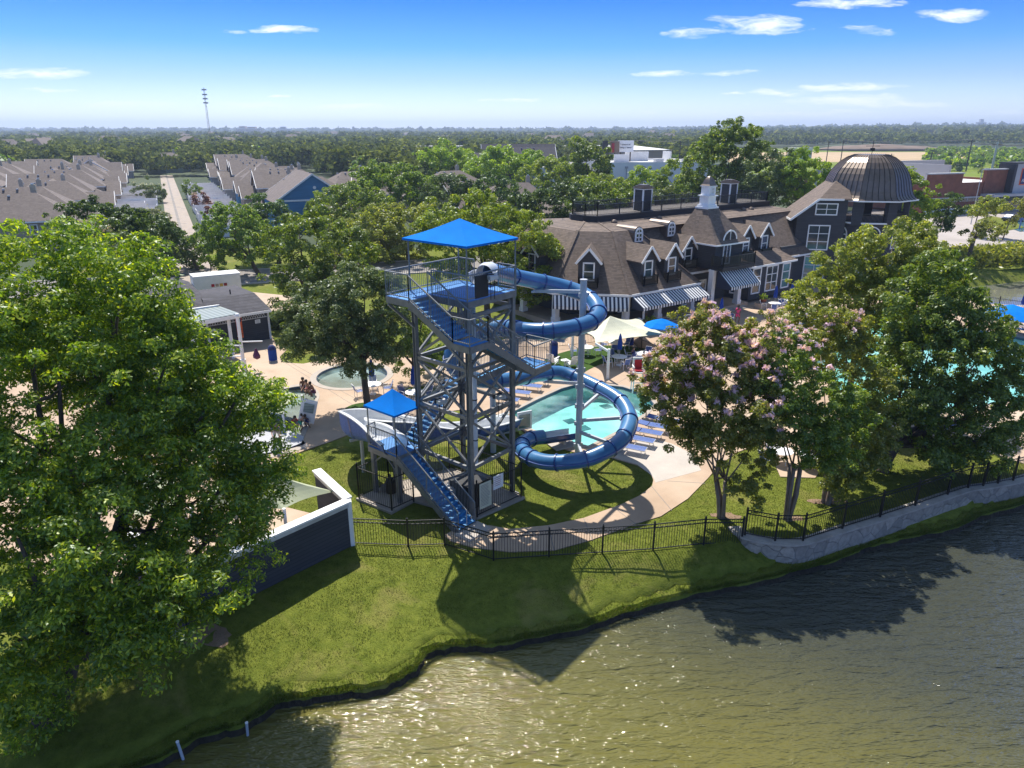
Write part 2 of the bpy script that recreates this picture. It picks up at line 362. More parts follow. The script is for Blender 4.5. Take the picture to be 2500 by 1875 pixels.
M['leaf_red'] = leafmat('leaf_red', (.10,.03,.02), (.2,.06,.03), None, 0, .3)
M['grass_blade'] = leafmat('grass_blade', (.08,.12,.02), (.17,.23,.035), (.22,.2,.09), .15, .35)
def grassmat(name, c1, c2, c3, dry=.6, fine=55, sc=.35):
    m, b = newmat(name); b.inputs['Roughness'].default_value = .95; b.inputs['Specular IOR Level'].default_value = .15
    co = nd('ShaderNodeNewGeometry').outputs['Position']
    a = nd('ShaderNodeTexNoise', inp={'Vector': co, 'Scale': fine, 'Detail': 3.0, 'Roughness': .7}); bN = nd('ShaderNodeTexNoise', inp={'Vector': co, 'Scale': 2.3, 'Detail': 8.0, 'Roughness': .68})
    cN = nd('ShaderNodeTexNoise', inp={'Vector': co, 'Scale': sc, 'Detail': 7.0, 'Roughness': .62, 'Distortion': .6})
    k = mth('ADD', mth('MULTIPLY', mth('SUBTRACT', a.outputs[0], .5), 1.5), mth('MULTIPLY', mth('SUBTRACT', bN.outputs[0], .5), 2.2)); k = mth('ADD', k, .5, clamp=True)
    cur = nd('ShaderNodeMixRGB', inp={0: k, 1: (*c1, 1), 2: (*c2, 1)}).outputs[0]
    dr = nd('ShaderNodeMapRange', inp={0: cN.outputs[0], 1: .53, 2: .68, 3: 0.0, 4: dry})
    cur = nd('ShaderNodeMixRGB', inp={0: dr.outputs[0], 1: cur, 2: (*c3, 1)}).outputs[0]
    L.new(cur, b.inputs['Base Color'])
    hN = nd('ShaderNodeTexNoise', inp={'Vector': co, 'Scale': 14.0, 'Detail': 6.0, 'Roughness': .75})
    bp = nd('ShaderNodeBump', inp={'Strength': .8, 'Distance': .06, 'Height': hN.outputs[0]}); L.new(bp.outputs[0], b.inputs['Normal'])
    return m
M['lawn'] = grassmat('lawn', (.08,.11,.012), (.20,.225,.034), (.28,.24,.08), .6)
M['field'] = grassmat('field', (.11,.16,.015), (.20,.26,.030), (.30,.27,.10), .6, fine=4, sc=.03)
M['turf'] = grassmat('turf', (.035,.075,.012), (.055,.11,.02), (.06,.11,.02), .2)
# pond water: silty, with wind ripples
m, b = newmat('pond_water'); M['pond_water'] = m
co = nd('ShaderNodeNewGeometry').outputs['Position']
b.inputs['Roughness'].default_value = .045; b.inputs['IOR'].default_value = 1.5
nz = nd('ShaderNodeTexNoise', inp={'Vector': co, 'Scale': .12, 'Detail': 3.0})
mx = nd('ShaderNodeMixRGB', inp={0: nz.outputs[0], 1: (.112,.105,.026,1), 2: (.165,.15,.042,1)})
sx_ = nd('ShaderNodeSeparateXYZ', inp={0: co}); dk_ = nd('ShaderNodeMapRange', interpolation_type='SMOOTHSTEP', inp={0: mth('ADD', mth('MULTIPLY', sx_.outputs[0], .55), sx_.outputs[1]), 1: 19.0, 2: 30.0})  # base colour darkens to the far right, standing in for grazing reflection
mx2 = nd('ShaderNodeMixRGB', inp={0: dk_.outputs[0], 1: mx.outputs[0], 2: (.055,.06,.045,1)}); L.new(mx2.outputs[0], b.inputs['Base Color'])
rot = nd('ShaderNodeMapping', inp={0: co}); rot.inputs['Rotation'].default_value = (0, 0, R(-22)); rot.inputs['Scale'].default_value = (.55, 1.6, 1)
w1 = nd('ShaderNodeTexNoise', inp={'Vector': rot.outputs[0], 'Scale': 1.6, 'Detail': 2.9, 'Roughness': .55, 'Distortion': .5})
w2 = nd('ShaderNodeTexNoise', inp={'Vector': rot.outputs[0], 'Scale': 8.5, 'Detail': 1.2, 'Roughness': .5})
bp1 = nd('ShaderNodeBump', inp={'Strength': 1.0, 'Distance': .25, 'Height': w1.outputs[0]})
bp2 = nd('ShaderNodeBump', inp={'Strength': 1.0, 'Distance': .045, 'Height': w2.outputs[0], 'Normal': bp1.outputs[0]}); L.new(bp2.outputs[0], b.inputs['Normal'])
m, b = newmat('lake_water'); M['lake_water'] = m; b.inputs['Base Color'].default_value = (.16,.16,.13,1); b.inputs['Roughness'].default_value = .08; b.inputs['IOR'].default_value = 1.5
w5 = nd('ShaderNodeTexNoise', inp={'Vector': nd('ShaderNodeNewGeometry').outputs['Position'], 'Scale': .8, 'Detail': 3.0}); bp = nd('ShaderNodeBump', inp={'Strength': .5, 'Distance': .04, 'Height': w5.outputs[0]}); L.new(bp.outputs[0], b.inputs['Normal'])
# swimming pool water: clear, tinted
def poolwater(name, tint, fr=.5):
    m, b = newmat(name); N.remove(b); o = N.get('Material Output'); M[name] = m
    co = nd('ShaderNodeNewGeometry').outputs['Position']
    w1 = nd('ShaderNodeTexNoise', inp={'Vector': co, 'Scale': 2.2, 'Detail': 5.0, 'Distortion': .8})
    bp = nd('ShaderNodeBump', inp={'Strength': .6, 'Distance': .05, 'Height': w1.outputs[0]})
    tr = nd('ShaderNodeBsdfTransparent', inp={0: (*tint, 1)}); gl = nd('ShaderNodeBsdfGlossy', inp={'Roughness': .05, 'Normal': bp.outputs[0]})
    fz = nd('ShaderNodeFresnel', inp={0: 1.33, 'Normal': bp.outputs[0]})
    mxs = nd('ShaderNodeMixShader', inp={0: fz.outputs[0], 1: tr.outputs[0], 2: gl.outputs[0]})
    df = nd('ShaderNodeBsdfDiffuse', inp={0: (.55,.8,.78,1)}); n4 = nd('ShaderNodeTexNoise', inp={'Vector': co, 'Scale': .35, 'Detail': 6.0}); mr = nd('ShaderNodeMapRange', inp={0: n4.outputs[0], 1: .45, 2: .75, 3: 0.0, 4: fr})
    m2 = nd('ShaderNodeMixShader', inp={0: mr.outputs[0], 1: mxs.outputs[0], 2: df.outputs[0]})
    L.new(m2.outputs[0], o.inputs[0])
poolwater('pool_water', (.62,.90,.89)); poolwater('splash_water', (.72,.82,.82), .35)
# striped awning cloth
def stripemat(name, d, a, b_, period):
    m, b = newmat(name); M[name] = m; b.inputs['Roughness'].default_value = .8
    dt = nd('ShaderNodeVectorMath', operation='DOT_PRODUCT', inp={0: nd('ShaderNodeNewGeometry').outputs['Position'], 1: d}).outputs['Value']
    g = mth('GREATER_THAN', mth('FRACT', mth('DIVIDE', dt, period)), .5); L.new(nd('ShaderNodeMixRGB', inp={0: g, 1: (*a, 1), 2: (*b_, 1)}).outputs[0], b.inputs['Base Color'])
# ================================================================ SETTING
def g2(lst, z=0.0): return [G(a, b, z)[:2] for a, b in lst]
SHORE = g2([(250,1930),(388,1870),(490,1815),(598,1782),(691,1730),(766,1716),(887,1698),(960,1680),(1017,1644),(1045,1610),(1096,1591),(1186,1588),(1277,1576),(1413,1548),(1525,1510),(1672,1465),(1800,1440),(1926,1411),(2021,1386),(2116,1348),(2180,1329),(2275,1313),(2354,1291),(2401,1266),(2500,1240),(2640,1190)], -1.3)
SHORE = [(p.x, p.y) for p in smooth_open([(a, b, 0) for a, b in SHORE], 4)]
POND = [(-26, -25), (-22, 3), (-17, 10), (-14.2, 14)] + SHORE + [(60, 48), (115, 62), (115, -25)]
FPX1 = [(859,1329),(997,1334),(1086,1331),(1205,1368),(1340,1359),(1470,1351),(1594,1343),(1717,1330),(1811,1314)]
FPX2 = [(1818,1306),(1892,1320),(1960,1320),(2056,1290),(2148,1262),(2234,1234),(2313,1207),(2363,1191),(2400,1186),(2436,1180),(2473,1173),(2520,1160),(2600,1135)]
FENCE1 = g2(FPX1, 0); FENCE2 = g2(FPX2, .1)
W1 = G(859,1329)[:2]; W2 = G(455,1530)[:2]; W3 = (W2[0]-3.6, W2[1]+3.3)
PARKLINE = [(-80, 19), (-30, 19.5), (-15, 21), W2, G(668,1422)[:2]] + FENCE1 + FENCE2[:] + [(60, 56)]
PARK = PARKLINE + [(140, 60), (140, 200), (-80, 200)]
LAKE = [(43,75),(50,72.6),(57,70.5),(72,66),(120,60),(120,108),(80,97),(60,88.5),(50,84),(44,80)]
POOL = g2([(1249,1009),(1310,978),(1371,950),(1400,942),(1450,938),(1520,946),(1578,965),(1597,988),(1571,1012),(1511,1052),(1436,1090),(1390,1078),(1330,1062),(1290,1045)])
ROUND = [(-10.2*0+G(860,918)[0]+2.55*math.cos(a), G(860,918)[1]+2.75*math.sin(a)) for a in np.linspace(0, 2*math.pi, 41)[:-1]]
SPLASH = [(p.x, p.y) for p in smooth_closed([(*q, 0) for q in g2([(640,968),(700,950),(742,945),(765,958),(770,975),(755,1000),(742,1035),(735,1070),(745,1085),(700,1100),(640,1115),(570,1120),(520,1080),(560,1000)])], 5)]
BIGP = [(p.x, p.y) for p in smooth_closed([(*q, 0) for q in g2([(2045,790),(2100,758),(2180,762),(2230,797),(2330,800),(2420,812),(2560,845),(2700,930),(2520,965),(2400,990),(2250,1012),(2120,992),(2020,930),(1990,860)])], 5)]
def inpoly(P, poly):
    x, y = P[:, 0], P[:, 1]; r = np.zeros(len(P), bool); k = len(poly); j = k-1
    for i in range(k):
        xi, yi = poly[i][:2]; xj, yj = poly[j][:2]
        c = ((yi > y) != (yj > y)) & (x < (xj-xi)*(y-yi)/(yj-yi+1e-12)+xi); r ^= c; j = i
    return r
def dpoly(P, poly, closed=True):
    d = np.full(len(P), 1e9); k = len(poly)
    for i in range(k if closed else k-1):
        a = np.array(poly[i][:2]); b = np.array(poly[(i+1) % k][:2]); ab = b-a
        t = np.clip(((P-a)@ab)/(ab@ab+1e-12), 0, 1); d = np.minimum(d, np.hypot(*(P-a-t[:, None]*ab).T))
    return d
def height(P):
    P = np.asarray(P, float); inp = inpoly(P, POND); ds = dpoly(P, POND); df = dpoly(P, PARKLINE, False); inpk = inpoly(P, PARK)
    t = ds/(ds+df+1e-6); s = t*t*(3-2*t); kx = np.clip((P[:, 0]-9.3)/2.0, 0, 1); kk = .82*(1-kx)+.12*kx
    h = -.82+kk*s; h = np.where(ds < .3, -1.5, h)
    h = np.where(inpk, 0, h); h = np.where(inp, -1.5-np.minimum(ds*.35, 1.2), h)
    il = inpoly(P, LAKE); dl = dpoly(P, LAKE); hl = np.where(il, -1.32-np.minimum(dl*.4, 1), np.minimum(0, -1.3+1.3*np.minimum(dl/2.0, 1)))
    h = np.where(inpk, np.minimum(h, hl), h)
    for pl in (POOL, ROUND, SPLASH, BIGP):
        h = np.where(inpoly(P, pl) | (dpoly(P, pl) < .62), -1.9, h)
    return h
def hz1(x, y): return float(height(np.array([[x, y]]))[0])
GX0, GX1, GY0, GY1, GS = -56.0, 104.0, 2.0, 110.0, .4
xs = np.arange(GX0, GX1+.01, GS); ys = np.arange(GY0, GY1+.01, GS); XX, YY = np.meshgrid(xs, ys); PP = np.stack([XX.ravel(), YY.ravel()], 1); HH = height(PP)
rs = np.random.RandomState(3); land = (HH < -.02) & (HH > -1.2); HH = HH + np.where(land, rs.normal(0, .012, len(HH)), 0)
me = bpy.data.meshes.new('ground'); nx, ny = len(xs), len(ys); Vv = np.column_stack([PP, HH]).astype(np.float32)
ii = (np.arange(ny-1)[:, None]*nx+np.arange(nx-1)[None, :]).ravel(); Fq = np.stack([ii, ii+1, ii+1+nx, ii+nx], 1).astype(np.int32)
Vf = np.array([(x, y, 0) for x in (-14000, GX0, GX1, 14000) for y in (-3000, GY0, GY1, 16000)], np.float32); b0 = len(Vv)
Ff = np.array([[b0+i*4+j, b0+(i+1)*4+j, b0+(i+1)*4+j+1, b0+i*4+j+1] for i in range(3) for j in range(3) if not (i == 1 and j == 1)], np.int32)
Va = np.vstack([Vv, Vf]); Fa = np.vstack([Fq, Ff])
me.vertices.add(len(Va)); me.vertices.foreach_set('co', Va.ravel()); me.loops.add(Fa.size); me.loops.foreach_set('vertex_index', Fa.ravel())
me.polygons.add(len(Fa)); me.polygons.foreach_set('loop_start', np.arange(0, Fa.size, 4, dtype=np.int32)); me.polygons.foreach_set('loop_total', np.full(len(Fa), 4, np.int32)); me.update(calc_edges=True)
me.shade_smooth(); me.materials.append(M['lawn']); me.materials.append(M['hill'])
mi = np.zeros(len(Fa), np.int32); mi[len(Fq):] = 1; me.polygons.foreach_set('material_index', mi)
o = bpy.data.objects.new('ground', me); C.objects.link(o); tag(o, None, None, kind='structure')
def struct(o): o['kind'] = 'structure'; return o
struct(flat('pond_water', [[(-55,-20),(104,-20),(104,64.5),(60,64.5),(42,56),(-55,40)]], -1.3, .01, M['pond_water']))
struct(flat('lake_water', [[(40,66),(104,66),(104,109),(60,100),(40,86)]], -1.31, .01, M['lake_water']))
DECK = g2([(683,1124),(748,1099),(802,1081),(849,1063),(905,1047),(960,1028),(1060,1010),(1130,1001),(1200,1012),(1246,1016),(1258,1036),(1298,1070),(1345,1088),(1400,1105),(1440,1113),(1470,1112),(1500,1121),(1556,1137),(1588,1158),(1595,1172),(1592,1188),(1560,1212),(1516,1233),(1425,1266),(1339,1284),(1245,1293),(1194,1284),(1172,1287),(1120,1288),(1085,1308),(1100,1322),(1154,1338),(1245,1349),(1353,1345),(1443,1320),(1552,1280),(1613,1262),(1679,1219),(1729,1168),(1752,1140),(1800,1105),(1850,1088),(1880,1108),(1905,1165),(1990,1168),(2015,1130),(2030,1085),(2120,1072),(2243,1064),(2330,1078),(2433,1111),(2520,1140),(2700,1120),(2750,900),(2620,752),(2400,742),(2280,715),(2200,690),(1900,680),(1500,730),(1330,735),(1300,790),(1230,830),(1180,850),(1090,865),(1010,862),(940,856),(860,862),(790,880),(740,889),(690,886),(683,872),(700,855),(672,838),(660,812),(560,790),(400,800),(100,860),(-250,900),(-300,1200),(100,1400),(300,1475),(462,1522),(668,1415),(845,1326),(800,1265),(700,1240),(655,1180)])
deck = struct(flat('pool_deck', [DECK, POOL, ROUND, SPLASH, BIGP], .04, .14, M['concrete']))
def inset(poly, d):
    cx = sum(p[0] for p in poly)/len(poly); cy = sum(p[1] for p in poly)/len(poly); out = []
    for x, y in poly: r = math.hypot(x-cx, y-cy); out.append((x+(cx-x)/r*d, y+(cy-y)/r*d))
    return out
def pool(name, poly, water, depth, zt, label, wall='pool_wall', cop=.3):
    struct(flat(name+'_floor', [poly], zt-depth, .05, M[wall])); mb = MB()
    for i in range(len(poly)):
        a, b = poly[i], poly[(i+1) % len(poly)]; mb.quad((*a, zt-depth), (*b, zt-depth), (*b, .03), (*a, .03))
    struct(mb.build(name+'_wall', M[wall])); struct(flat(name+'_water', [inset(poly, .01)], zt, .004, M[water]))
    mb = MB()
    for i in range(len(poly)):
        a, b = poly[i], poly[(i+1) % len(poly)]; mb.quad((*inset([a], 0)[0], .0) if 0 else (a[0], a[1], -.12), (b[0], b[1], -.12), (b[0], b[1], .045), (a[0], a[1], .045))
    struct(flat(name+'_coping', [inset(poly, -cop), inset(poly, -.004)], .062, .05, M['coping'])); struct(flat(name+'_tile_band', [inset(poly, -.003), inset(poly, .04)], .03, .2, M['tile_blue']))
pool('swimming_pool', POOL, 'pool_water', 1.0, -.1, '')
for px, py in ((1480,992),(1392,1028),(1425,1045)): q = G(px, py, -1.08); struct(MB().box(q, (.7, .7, .03), .5).build('pool_drain', M['glass_teal']))
pool('lap_pool', BIGP, 'pool_water', 1.1, -.1, '')
pool('wading_pool', ROUND, 'splash_water', .25, -.08, '', 'coping', .45)
pool('splash_pool', SPLASH, 'splash_water', .3, -.06, '', 'coping', .5)
# pale new slab and the band of the curved walk
struct(flat('pale_slab', [g2([(1512,1100),(1580,1068),(1640,1085),(1690,1110),(1712,1150),(1600,1180),(1594,1165),(1555,1135),(1500,1119)])], .046, .004, M['concrete_pale']))
for i, (a, b) in enumerate([((1629,1174),(1722,1180)),((1500,1240),(1552,1279)),((1339,1285),(1353,1344)),((1590,1186),(1640,1246)),((1425,1266),(1447,1319)),((880,1000),(640,850)),((960,900),(1180,880)),((1380,900),(1640,880)),((1600,880),(1500,940)),((1750,800),(1640,960)),((700,880),(880,980)),((1900,760),(1700,900))]):
    A_, B_ = Vector(G(*a, .041)), Vector(G(*b, .041)); struct(MB().beam(A_, B_, .035, .004).build('expansion_joint', M['street']))
def disc(px, py, rx, ry, n=28): c = G(px, py); return [(c[0]+rx*math.cos(2*math.pi*i/n), c[1]+ry*math.sin(2*math.pi*i/n)) for i in range(n)]
struct(flat('tree_island', [disc(893, 1001, 1.35, 1.25)], .06, .03, M['turf'])); struct(flat('grass_island', [disc(1025, 958, 1.3, 1.1)], .06, .03, M['lawn']))
TURF = [(p.x, p.y) for p in smooth_closed([(*q, 0) for q in g2([(1330,880),(1400,855),(1480,845),(1560,850),(1590,862),(1530,880),(1470,890),(1435,905),(1415,915),(1360,905)])], 5)]
struct(flat('turf_patch', [TURF], .06, .03, M['turf']))
struct(flat('upper_lawn', [g2([(1215,725),(1330,720),(1335,745),(1300,775),(1225,790)])], .065, .03, M['lawn']))
# streets, alley, parking
def strip(name, pts, wd, z, mat, t=.02):
    P = [Vector((*p, 0)) for p in pts]; l, r = [], []
    for i, p in enumerate(P):
        d = (P[min(i+1, len(P)-1)]-P[max(i-1, 0)]).normalized(); n = Vector((-d.y, d.x, 0)); l.append((p+n*wd/2)[:2]); r.append((p-n*wd/2)[:2])
    return struct(flat(name, [l+r[::-1]], z, t, mat))
strip('street', [(-110,58),(-60,78),(-30,88),(-17,92.6),(10,102),(45,113),(80,122)], 9, .03, M['street'])
strip('far_kerb', [(-110,62.9),(-60,82.9),(-30,92.9),(-17,97.5),(10,106.9)], .3, .14, M['concrete_pale'], .13)
strip('near_kerb', [(-110,53.1),(-60,73.1),(-30,83.1),(-17,87.7),(10,97.1)], .3, .14, M['concrete_pale'], .13)
ALD = Vector((-.4286, .9035, 0)); ALR = Vector((.9035, .4286, 0)); AL0 = Vector((-59.5, 129.5, 0))
def al(s, t): p = AL0+ALD*s+ALR*t; return (p.x, p.y)     # along and across the alley
strip('alley_road', [al(-50, 1), al(-20, 0), al(60, 0), al(190, 0)], 4.6, .045, M['alley'])
strip('alley_drain', [al(-44, .9), al(-20, 0), al(60, 0), al(190, 0)], .5, .05, M['street'], .004)
struct(flat('bathhouse_drive', [g2([(600,712),(700,722),(760,745),(770,780),(700,775),(650,770),(560,760)])], .032, .02, M['walk']))
struct(flat('parking_lot', [[(62,101),(140,128),(140,190),(80,168),(58,140),(55,110)]], .034, .02, M['parking']))
struct(flat('parking_lawn', [[(44,92),(62,100.5),(100,112.5),(140,127),(140,104),(90,100),(60,91),(46,86)]], .02, .015, M['field']))
# kerbed planting island and the painted accessible bays by the store
isl = g2([(2386,538),(2420,528),(2470,537),(2500,556),(2440,566),(2400,555)], .05)
struct(flat('kerb_island', [isl], .12, .1, M['lawn']))
struct(flat('blue_painted_bay', [g2([(2425,541),(2500,528),(2560,534),(2560,560),(2490,566)], .05)], .06, .01, M['glass_teal']))
# far fields to the right
def fz(x0, x1, y0, y1, mat, name, z): struct(flat(name, [[(x0[0], y0), (x1[0], y0), (x1[1], y1), (x0[1], y1)]], z, .02, M[mat]))
fz((78,125), (420,640), 186, 430, 'field', 'green_field', .03)
fz((125,185), (640,900), 430, 640, 'sand_field', 'sandy_field', .05); fz((185,240), (900,1100), 640, 800, 'field', 'far_field', .04)
mb = MB(); mg = MB(); rs = np.random.RandomState(9); Sp = [(p.x, p.y) for p in smooth_open([(*p, 0) for p in SHORE], 3)]
nv = []
for i in range(len(Sp)):
    a0, a1 = Sp[max(i-7, 0)], Sp[min(i+7, len(Sp)-1)]; d = Vector((a1[0]-a0[0], a1[1]-a0[1], 0)).normalized(); nv.append(Vector((-d.y, d.x, 0)))
jt = [.05*math.sin(i*.31)+.04*math.sin(i*.83+1)+.05*math.sin(i*.117+2)+float(x) for i, x in enumerate(rs.normal(0, .014, len(Sp)))]
def bq(i, o_, z, j=True): return Vector((*Sp[i], z))+nv[i]*(o_+(jt[i] if j else 0))
for i in range(len(Sp)-1):
    mb.quad(bq(i,-.15,-1.5), bq(i+1,-.15,-1.5), bq(i+1,.0,-1.1), bq(i,.0,-1.1)); mg.quad(bq(i,.0,-1.1), bq(i+1,.0,-1.1), bq(i+1,.16,-.88), bq(i,.16,-.88)); mg.quad(bq(i,.16,-.88), bq(i+1,.16,-.88), bq(i+1,.8,-.80,False), bq(i,.8,-.80,False)); mg.quad(bq(i,.8,-.80,False), bq(i+1,.8,-.80,False), bq(i+1,.95,-.95,False), bq(i,.95,-.95,False))
struct(mg.build('grass_bank', M['lawn'], smooth=True))
struct(mb.build('mud_bank', M['mud']))
# waterline tufts: coarse grass hanging over the bank
rs = np.random.RandomState(5); Ls = np.array(SHORE); seg = np.hypot(*np.diff(Ls, axis=0).T); cs = np.concatenate([[0], np.cumsum(seg)])
nb = 30000; sv_ = rs.uniform(0, cs[-1], nb); px_ = np.interp(sv_, cs, Ls[:, 0]); py_ = np.interp(sv_, cs, Ls[:, 1])
tx = np.interp(sv_+.2, cs, Ls[:, 0])-px_; ty = np.interp(sv_+.2, cs, Ls[:, 1])-py_; tl = np.hypot(tx, ty)+1e-6; nxv, nyv = -ty/tl, tx/tl
off = rs.gamma(1.3, .09, nb)-.02; bx, by = px_+nxv*off, py_+nyv*off; bz = np.where(off < .55, -1.0+np.clip(off/.3, 0, 1)*.16, -.825); B = np.column_stack([bx, by, bz-.02])
hgt = rs.uniform(.04, .17, nb); ln = rs.normal(0, .35, (nb, 2)); tip = B+np.column_stack([(ln[:, 0]-nxv*.6)*hgt, (ln[:, 1]-nyv*.6)*hgt, hgt]); a_ = rs.uniform(0, 6.28, nb); wv = np.column_stack([np.cos(a_), np.sin(a_), np.zeros(nb)])*.012
o = npmesh('grass', np.stack([B-wv, B+wv, tip], 1).reshape(-1, 3), 3, M['grass_blade'], loc=(0, 0, 0)); tag(o, 'short green grass fringing the pond bank at the waterline', 'grass', kind='stuff')

rs = np.random.RandomState(8); nb = 520000; Pg = np.column_stack([rs.uniform(-18, 26, nb), rs.uniform(14, 37, nb)]); k = (Pg[:, 1]*.9 > np.abs(Pg[:, 0]*1.1)-1) & ~inpoly(Pg, POND) & ~inpoly(Pg, DECK) & (dpoly(Pg, POND) > .3); Pg = Pg[k]; Bz = np.where(dpoly(Pg, POND) < .8, -.82, height(Pg)); nb = len(Pg); B = np.column_stack([Pg, Bz-.005])
hgt = rs.uniform(.02, .06, nb); tip = B+np.column_stack([rs.normal(0, .6, nb)*hgt, rs.normal(0, .6, nb)*hgt, hgt]); a_ = rs.uniform(0, 6.28, nb); wv = np.column_stack([np.cos(a_), np.sin(a_), np.zeros(nb)])*.011
o = npmesh('grass', np.stack([B-wv, B+wv, tip], 1).reshape(-1, 3), 3, M['lawn'], loc=(0, 0, 0)); tag(o, 'mown lawn grass blades on the bank and round the tower', 'grass', kind='stuff')
def patch(name, px, py, rx, ry, mat, seed, lift=.012):
    c = G(px, py, -.35); rs = np.random.RandomState(seed); ph = rs.rand(6)*6; mb = MB(); n = 22
    def rr(a): return 1+.22*math.sin(2*a+ph[0])+.16*math.sin(3*a+ph[1])+.1*math.sin(5*a+ph[2])+.07*math.sin(9*a+ph[3])
    for i in range(n):
        for j in range(4):
            q = []
            for (ii, jj) in ((i, j), (i+1, j), (i+1, j+1), (i, j+1)): a = 6.2832*ii/n; r_ = rr(a)*jj/4; x, y = c[0]+rx*r_*math.cos(a), c[1]+ry*r_*math.sin(a); q.append((x, y, hz1(x, y)+lift))
            mb.quad(*q)
    struct(mb.build(name, M[mat]))
for k, (px, py, rx, ry) in enumerate(((380,1560,1.7,.9),(490,1560,1.1,.55),(300,1500,1.2,.8),(1770,1275,.7,.25),(1935,1282,.5,.22),(2020,1240,.8,.35))): patch('bare_earth', px, py, rx, ry, 'dirt', k)
# ================================================================ NEAR FENCES AND WALLS
def ring(mb, c, r, ex, seg=10, t=.014):
    pts = [(c[0]+ex[0]*r*math.cos(2*math.pi*i/seg), c[1]+ex[1]*r*math.cos(2*math.pi*i/seg), c[2]+r*math.sin(2*math.pi*i/seg)) for i in range(seg)]
    for i in range(seg): mb.beam(pts[i], pts[(i+1) % seg], t, t)
def iron_fence(pts, zs, hgt, label, rings=True, gap=.115, mat='black_iron', group=None, first=True, rail=.035, post=.075):
    root = thing('iron_fence', label, 'fence', (pts[0][0], pts[0][1], zs[0]), group)
    for i, p in enumerate(pts):
        MB().box((p[0], p[1], zs[i]+hgt/2+.03), (post, post, hgt+.18)).cyl((p[0], p[1], zs[i]+hgt+.12), .03, .06, 6, .005).build('post', M[mat], root)
        if i == len(pts)-1: break
        q = pts[i+1]; a = Vector((p[0], p[1], zs[i])); b = Vector((q[0], q[1], zs[i+1])); d = b-a; ln = math.hypot(d.x, d.y); ex = (d.x/ln, d.y/ln); mb = MB()
        for hh in ((.10, hgt-.17, hgt) if rings else (.10, hgt-.12)): mb.beam(a+Vector((0, 0, hh)), b+Vector((0, 0, hh)), rail, rail)
        n = max(2, int(ln/gap))
        for k in range(1, n):
            c = a.lerp(b, k/n); mb.beam(c+Vector((0, 0, .10)), c+Vector((0, 0, (hgt-.17) if rings else hgt)), .017, .017, up=(1, 0, 0))
        if rings:
            n = max(1, int(ln/.2))
            for k in range(n): c = a.lerp(b, (k+.5)/n); ring(mb, (c.x, c.y, c.z+hgt-.085), .066, ex)
        mb.build('fence_panel', M[mat], root)
    return root
iron_fence([(W1[0]+.06, W1[1]+.02)]+FENCE1[1:], [hz1(*p)-.03 for p in FENCE1], 1.3, 'black iron fence with a band of rings above the mown pond bank')
iron_fence(FENCE2, [.1]*len(FENCE2), 1.25, 'black iron fence with a band of rings standing on the curved stone wall')
# stone retaining wall with a cap
wl = [(FENCE2[0][0]-.25, FENCE2[0][1]+.75)]+FENCE2; wl = [(p.x, p.y) for p in smooth_open([(*p, 0) for p in wl], 3)]
root = thing('retaining_wall', 'curved stone retaining wall along the pond below the iron fence', 'wall', (wl[0][0], wl[0][1], -1))
def ribbon(mb, pts, wd, z0, z1, zf=None):
    P = [Vector((*p, 0)) for p in pts]; l, r = [], []
    for i, p in enumerate(P):
        d = (P[min(i+1, len(P)-1)]-P[max(i-1, 0)]).normalized(); n = Vector((-d.y, d.x, 0)); l.append(p+n*wd/2); r.append(p-n*wd/2)
    for i in range(len(P)-1):
        mb.hexa([(*l[i][:2], z0), (*r[i][:2], z0), (*r[i+1][:2], z0), (*l[i+1][:2], z0), (*l[i][:2], z1), (*r[i][:2], z1), (*r[i+1][:2], z1), (*l[i+1][:2], z1)])
m, b = newmat('flagstone'); M['flagstone'] = m; b.inputs['Roughness'].default_value = .9
co = nd('ShaderNodeNewGeometry').outputs['Position']; dn = nd('ShaderNodeTexNoise', inp={'Vector': co, 'Scale': 2.0}); vv = nd('ShaderNodeMixRGB', inp={0: .18, 1: co, 2: dn.outputs[1]})
vo = nd('ShaderNodeTexVoronoi', feature='DISTANCE_TO_EDGE', inp={'Vector': vv.outputs[0], 'Scale': 1.9}); vc = nd('ShaderNodeTexVoronoi', inp={'Vector': vv.outputs[0], 'Scale': 1.9}); sc_ = nd('ShaderNodeSeparateColor', inp={0: vc.outputs['Color']})
c_ = nd('ShaderNodeMixRGB', inp={0: sc_.outputs[0], 1: (.30,.275,.24,1), 2: (.52,.46,.39,1)}); sm = nd('ShaderNodeTexNoise', inp={'Vector': co, 'Scale': 5.0, 'Detail': 8.0}); c2_ = nd('ShaderNodeMixRGB', blend_type='MULTIPLY', inp={0: .8, 1: c_.outputs[0], 2: sm.outputs[0]})
e_ = nd('ShaderNodeMapRange', inp={0: vo.outputs[0], 1: 0.0, 2: .035}); c3_ = nd('ShaderNodeMixRGB', inp={0: e_.outputs[0], 1: (.17,.16,.145,1), 2: c2_.outputs[0]}); g_ = nd('ShaderNodeMixRGB', blend_type='ADD', inp={0: 1.0, 1: c3_.outputs[0], 2: (.10,.09,.078,1)})
L.new(g_.outputs[0], b.inputs['Base Color']); bp = nd('ShaderNodeBump', inp={'Strength': .8, 'Distance': .04, 'Height': e_.outputs[0]}); L.new(bp.outputs[0], b.inputs['Normal'])
mb = MB(); ribbon(mb, wl, .46, -1.5, .02); mb.build('wall_body', M['flagstone'], root); mb = MB(); ribbon(mb, wl, .58, .022, .1); mb.build('wall_cap', M['stone'], root)
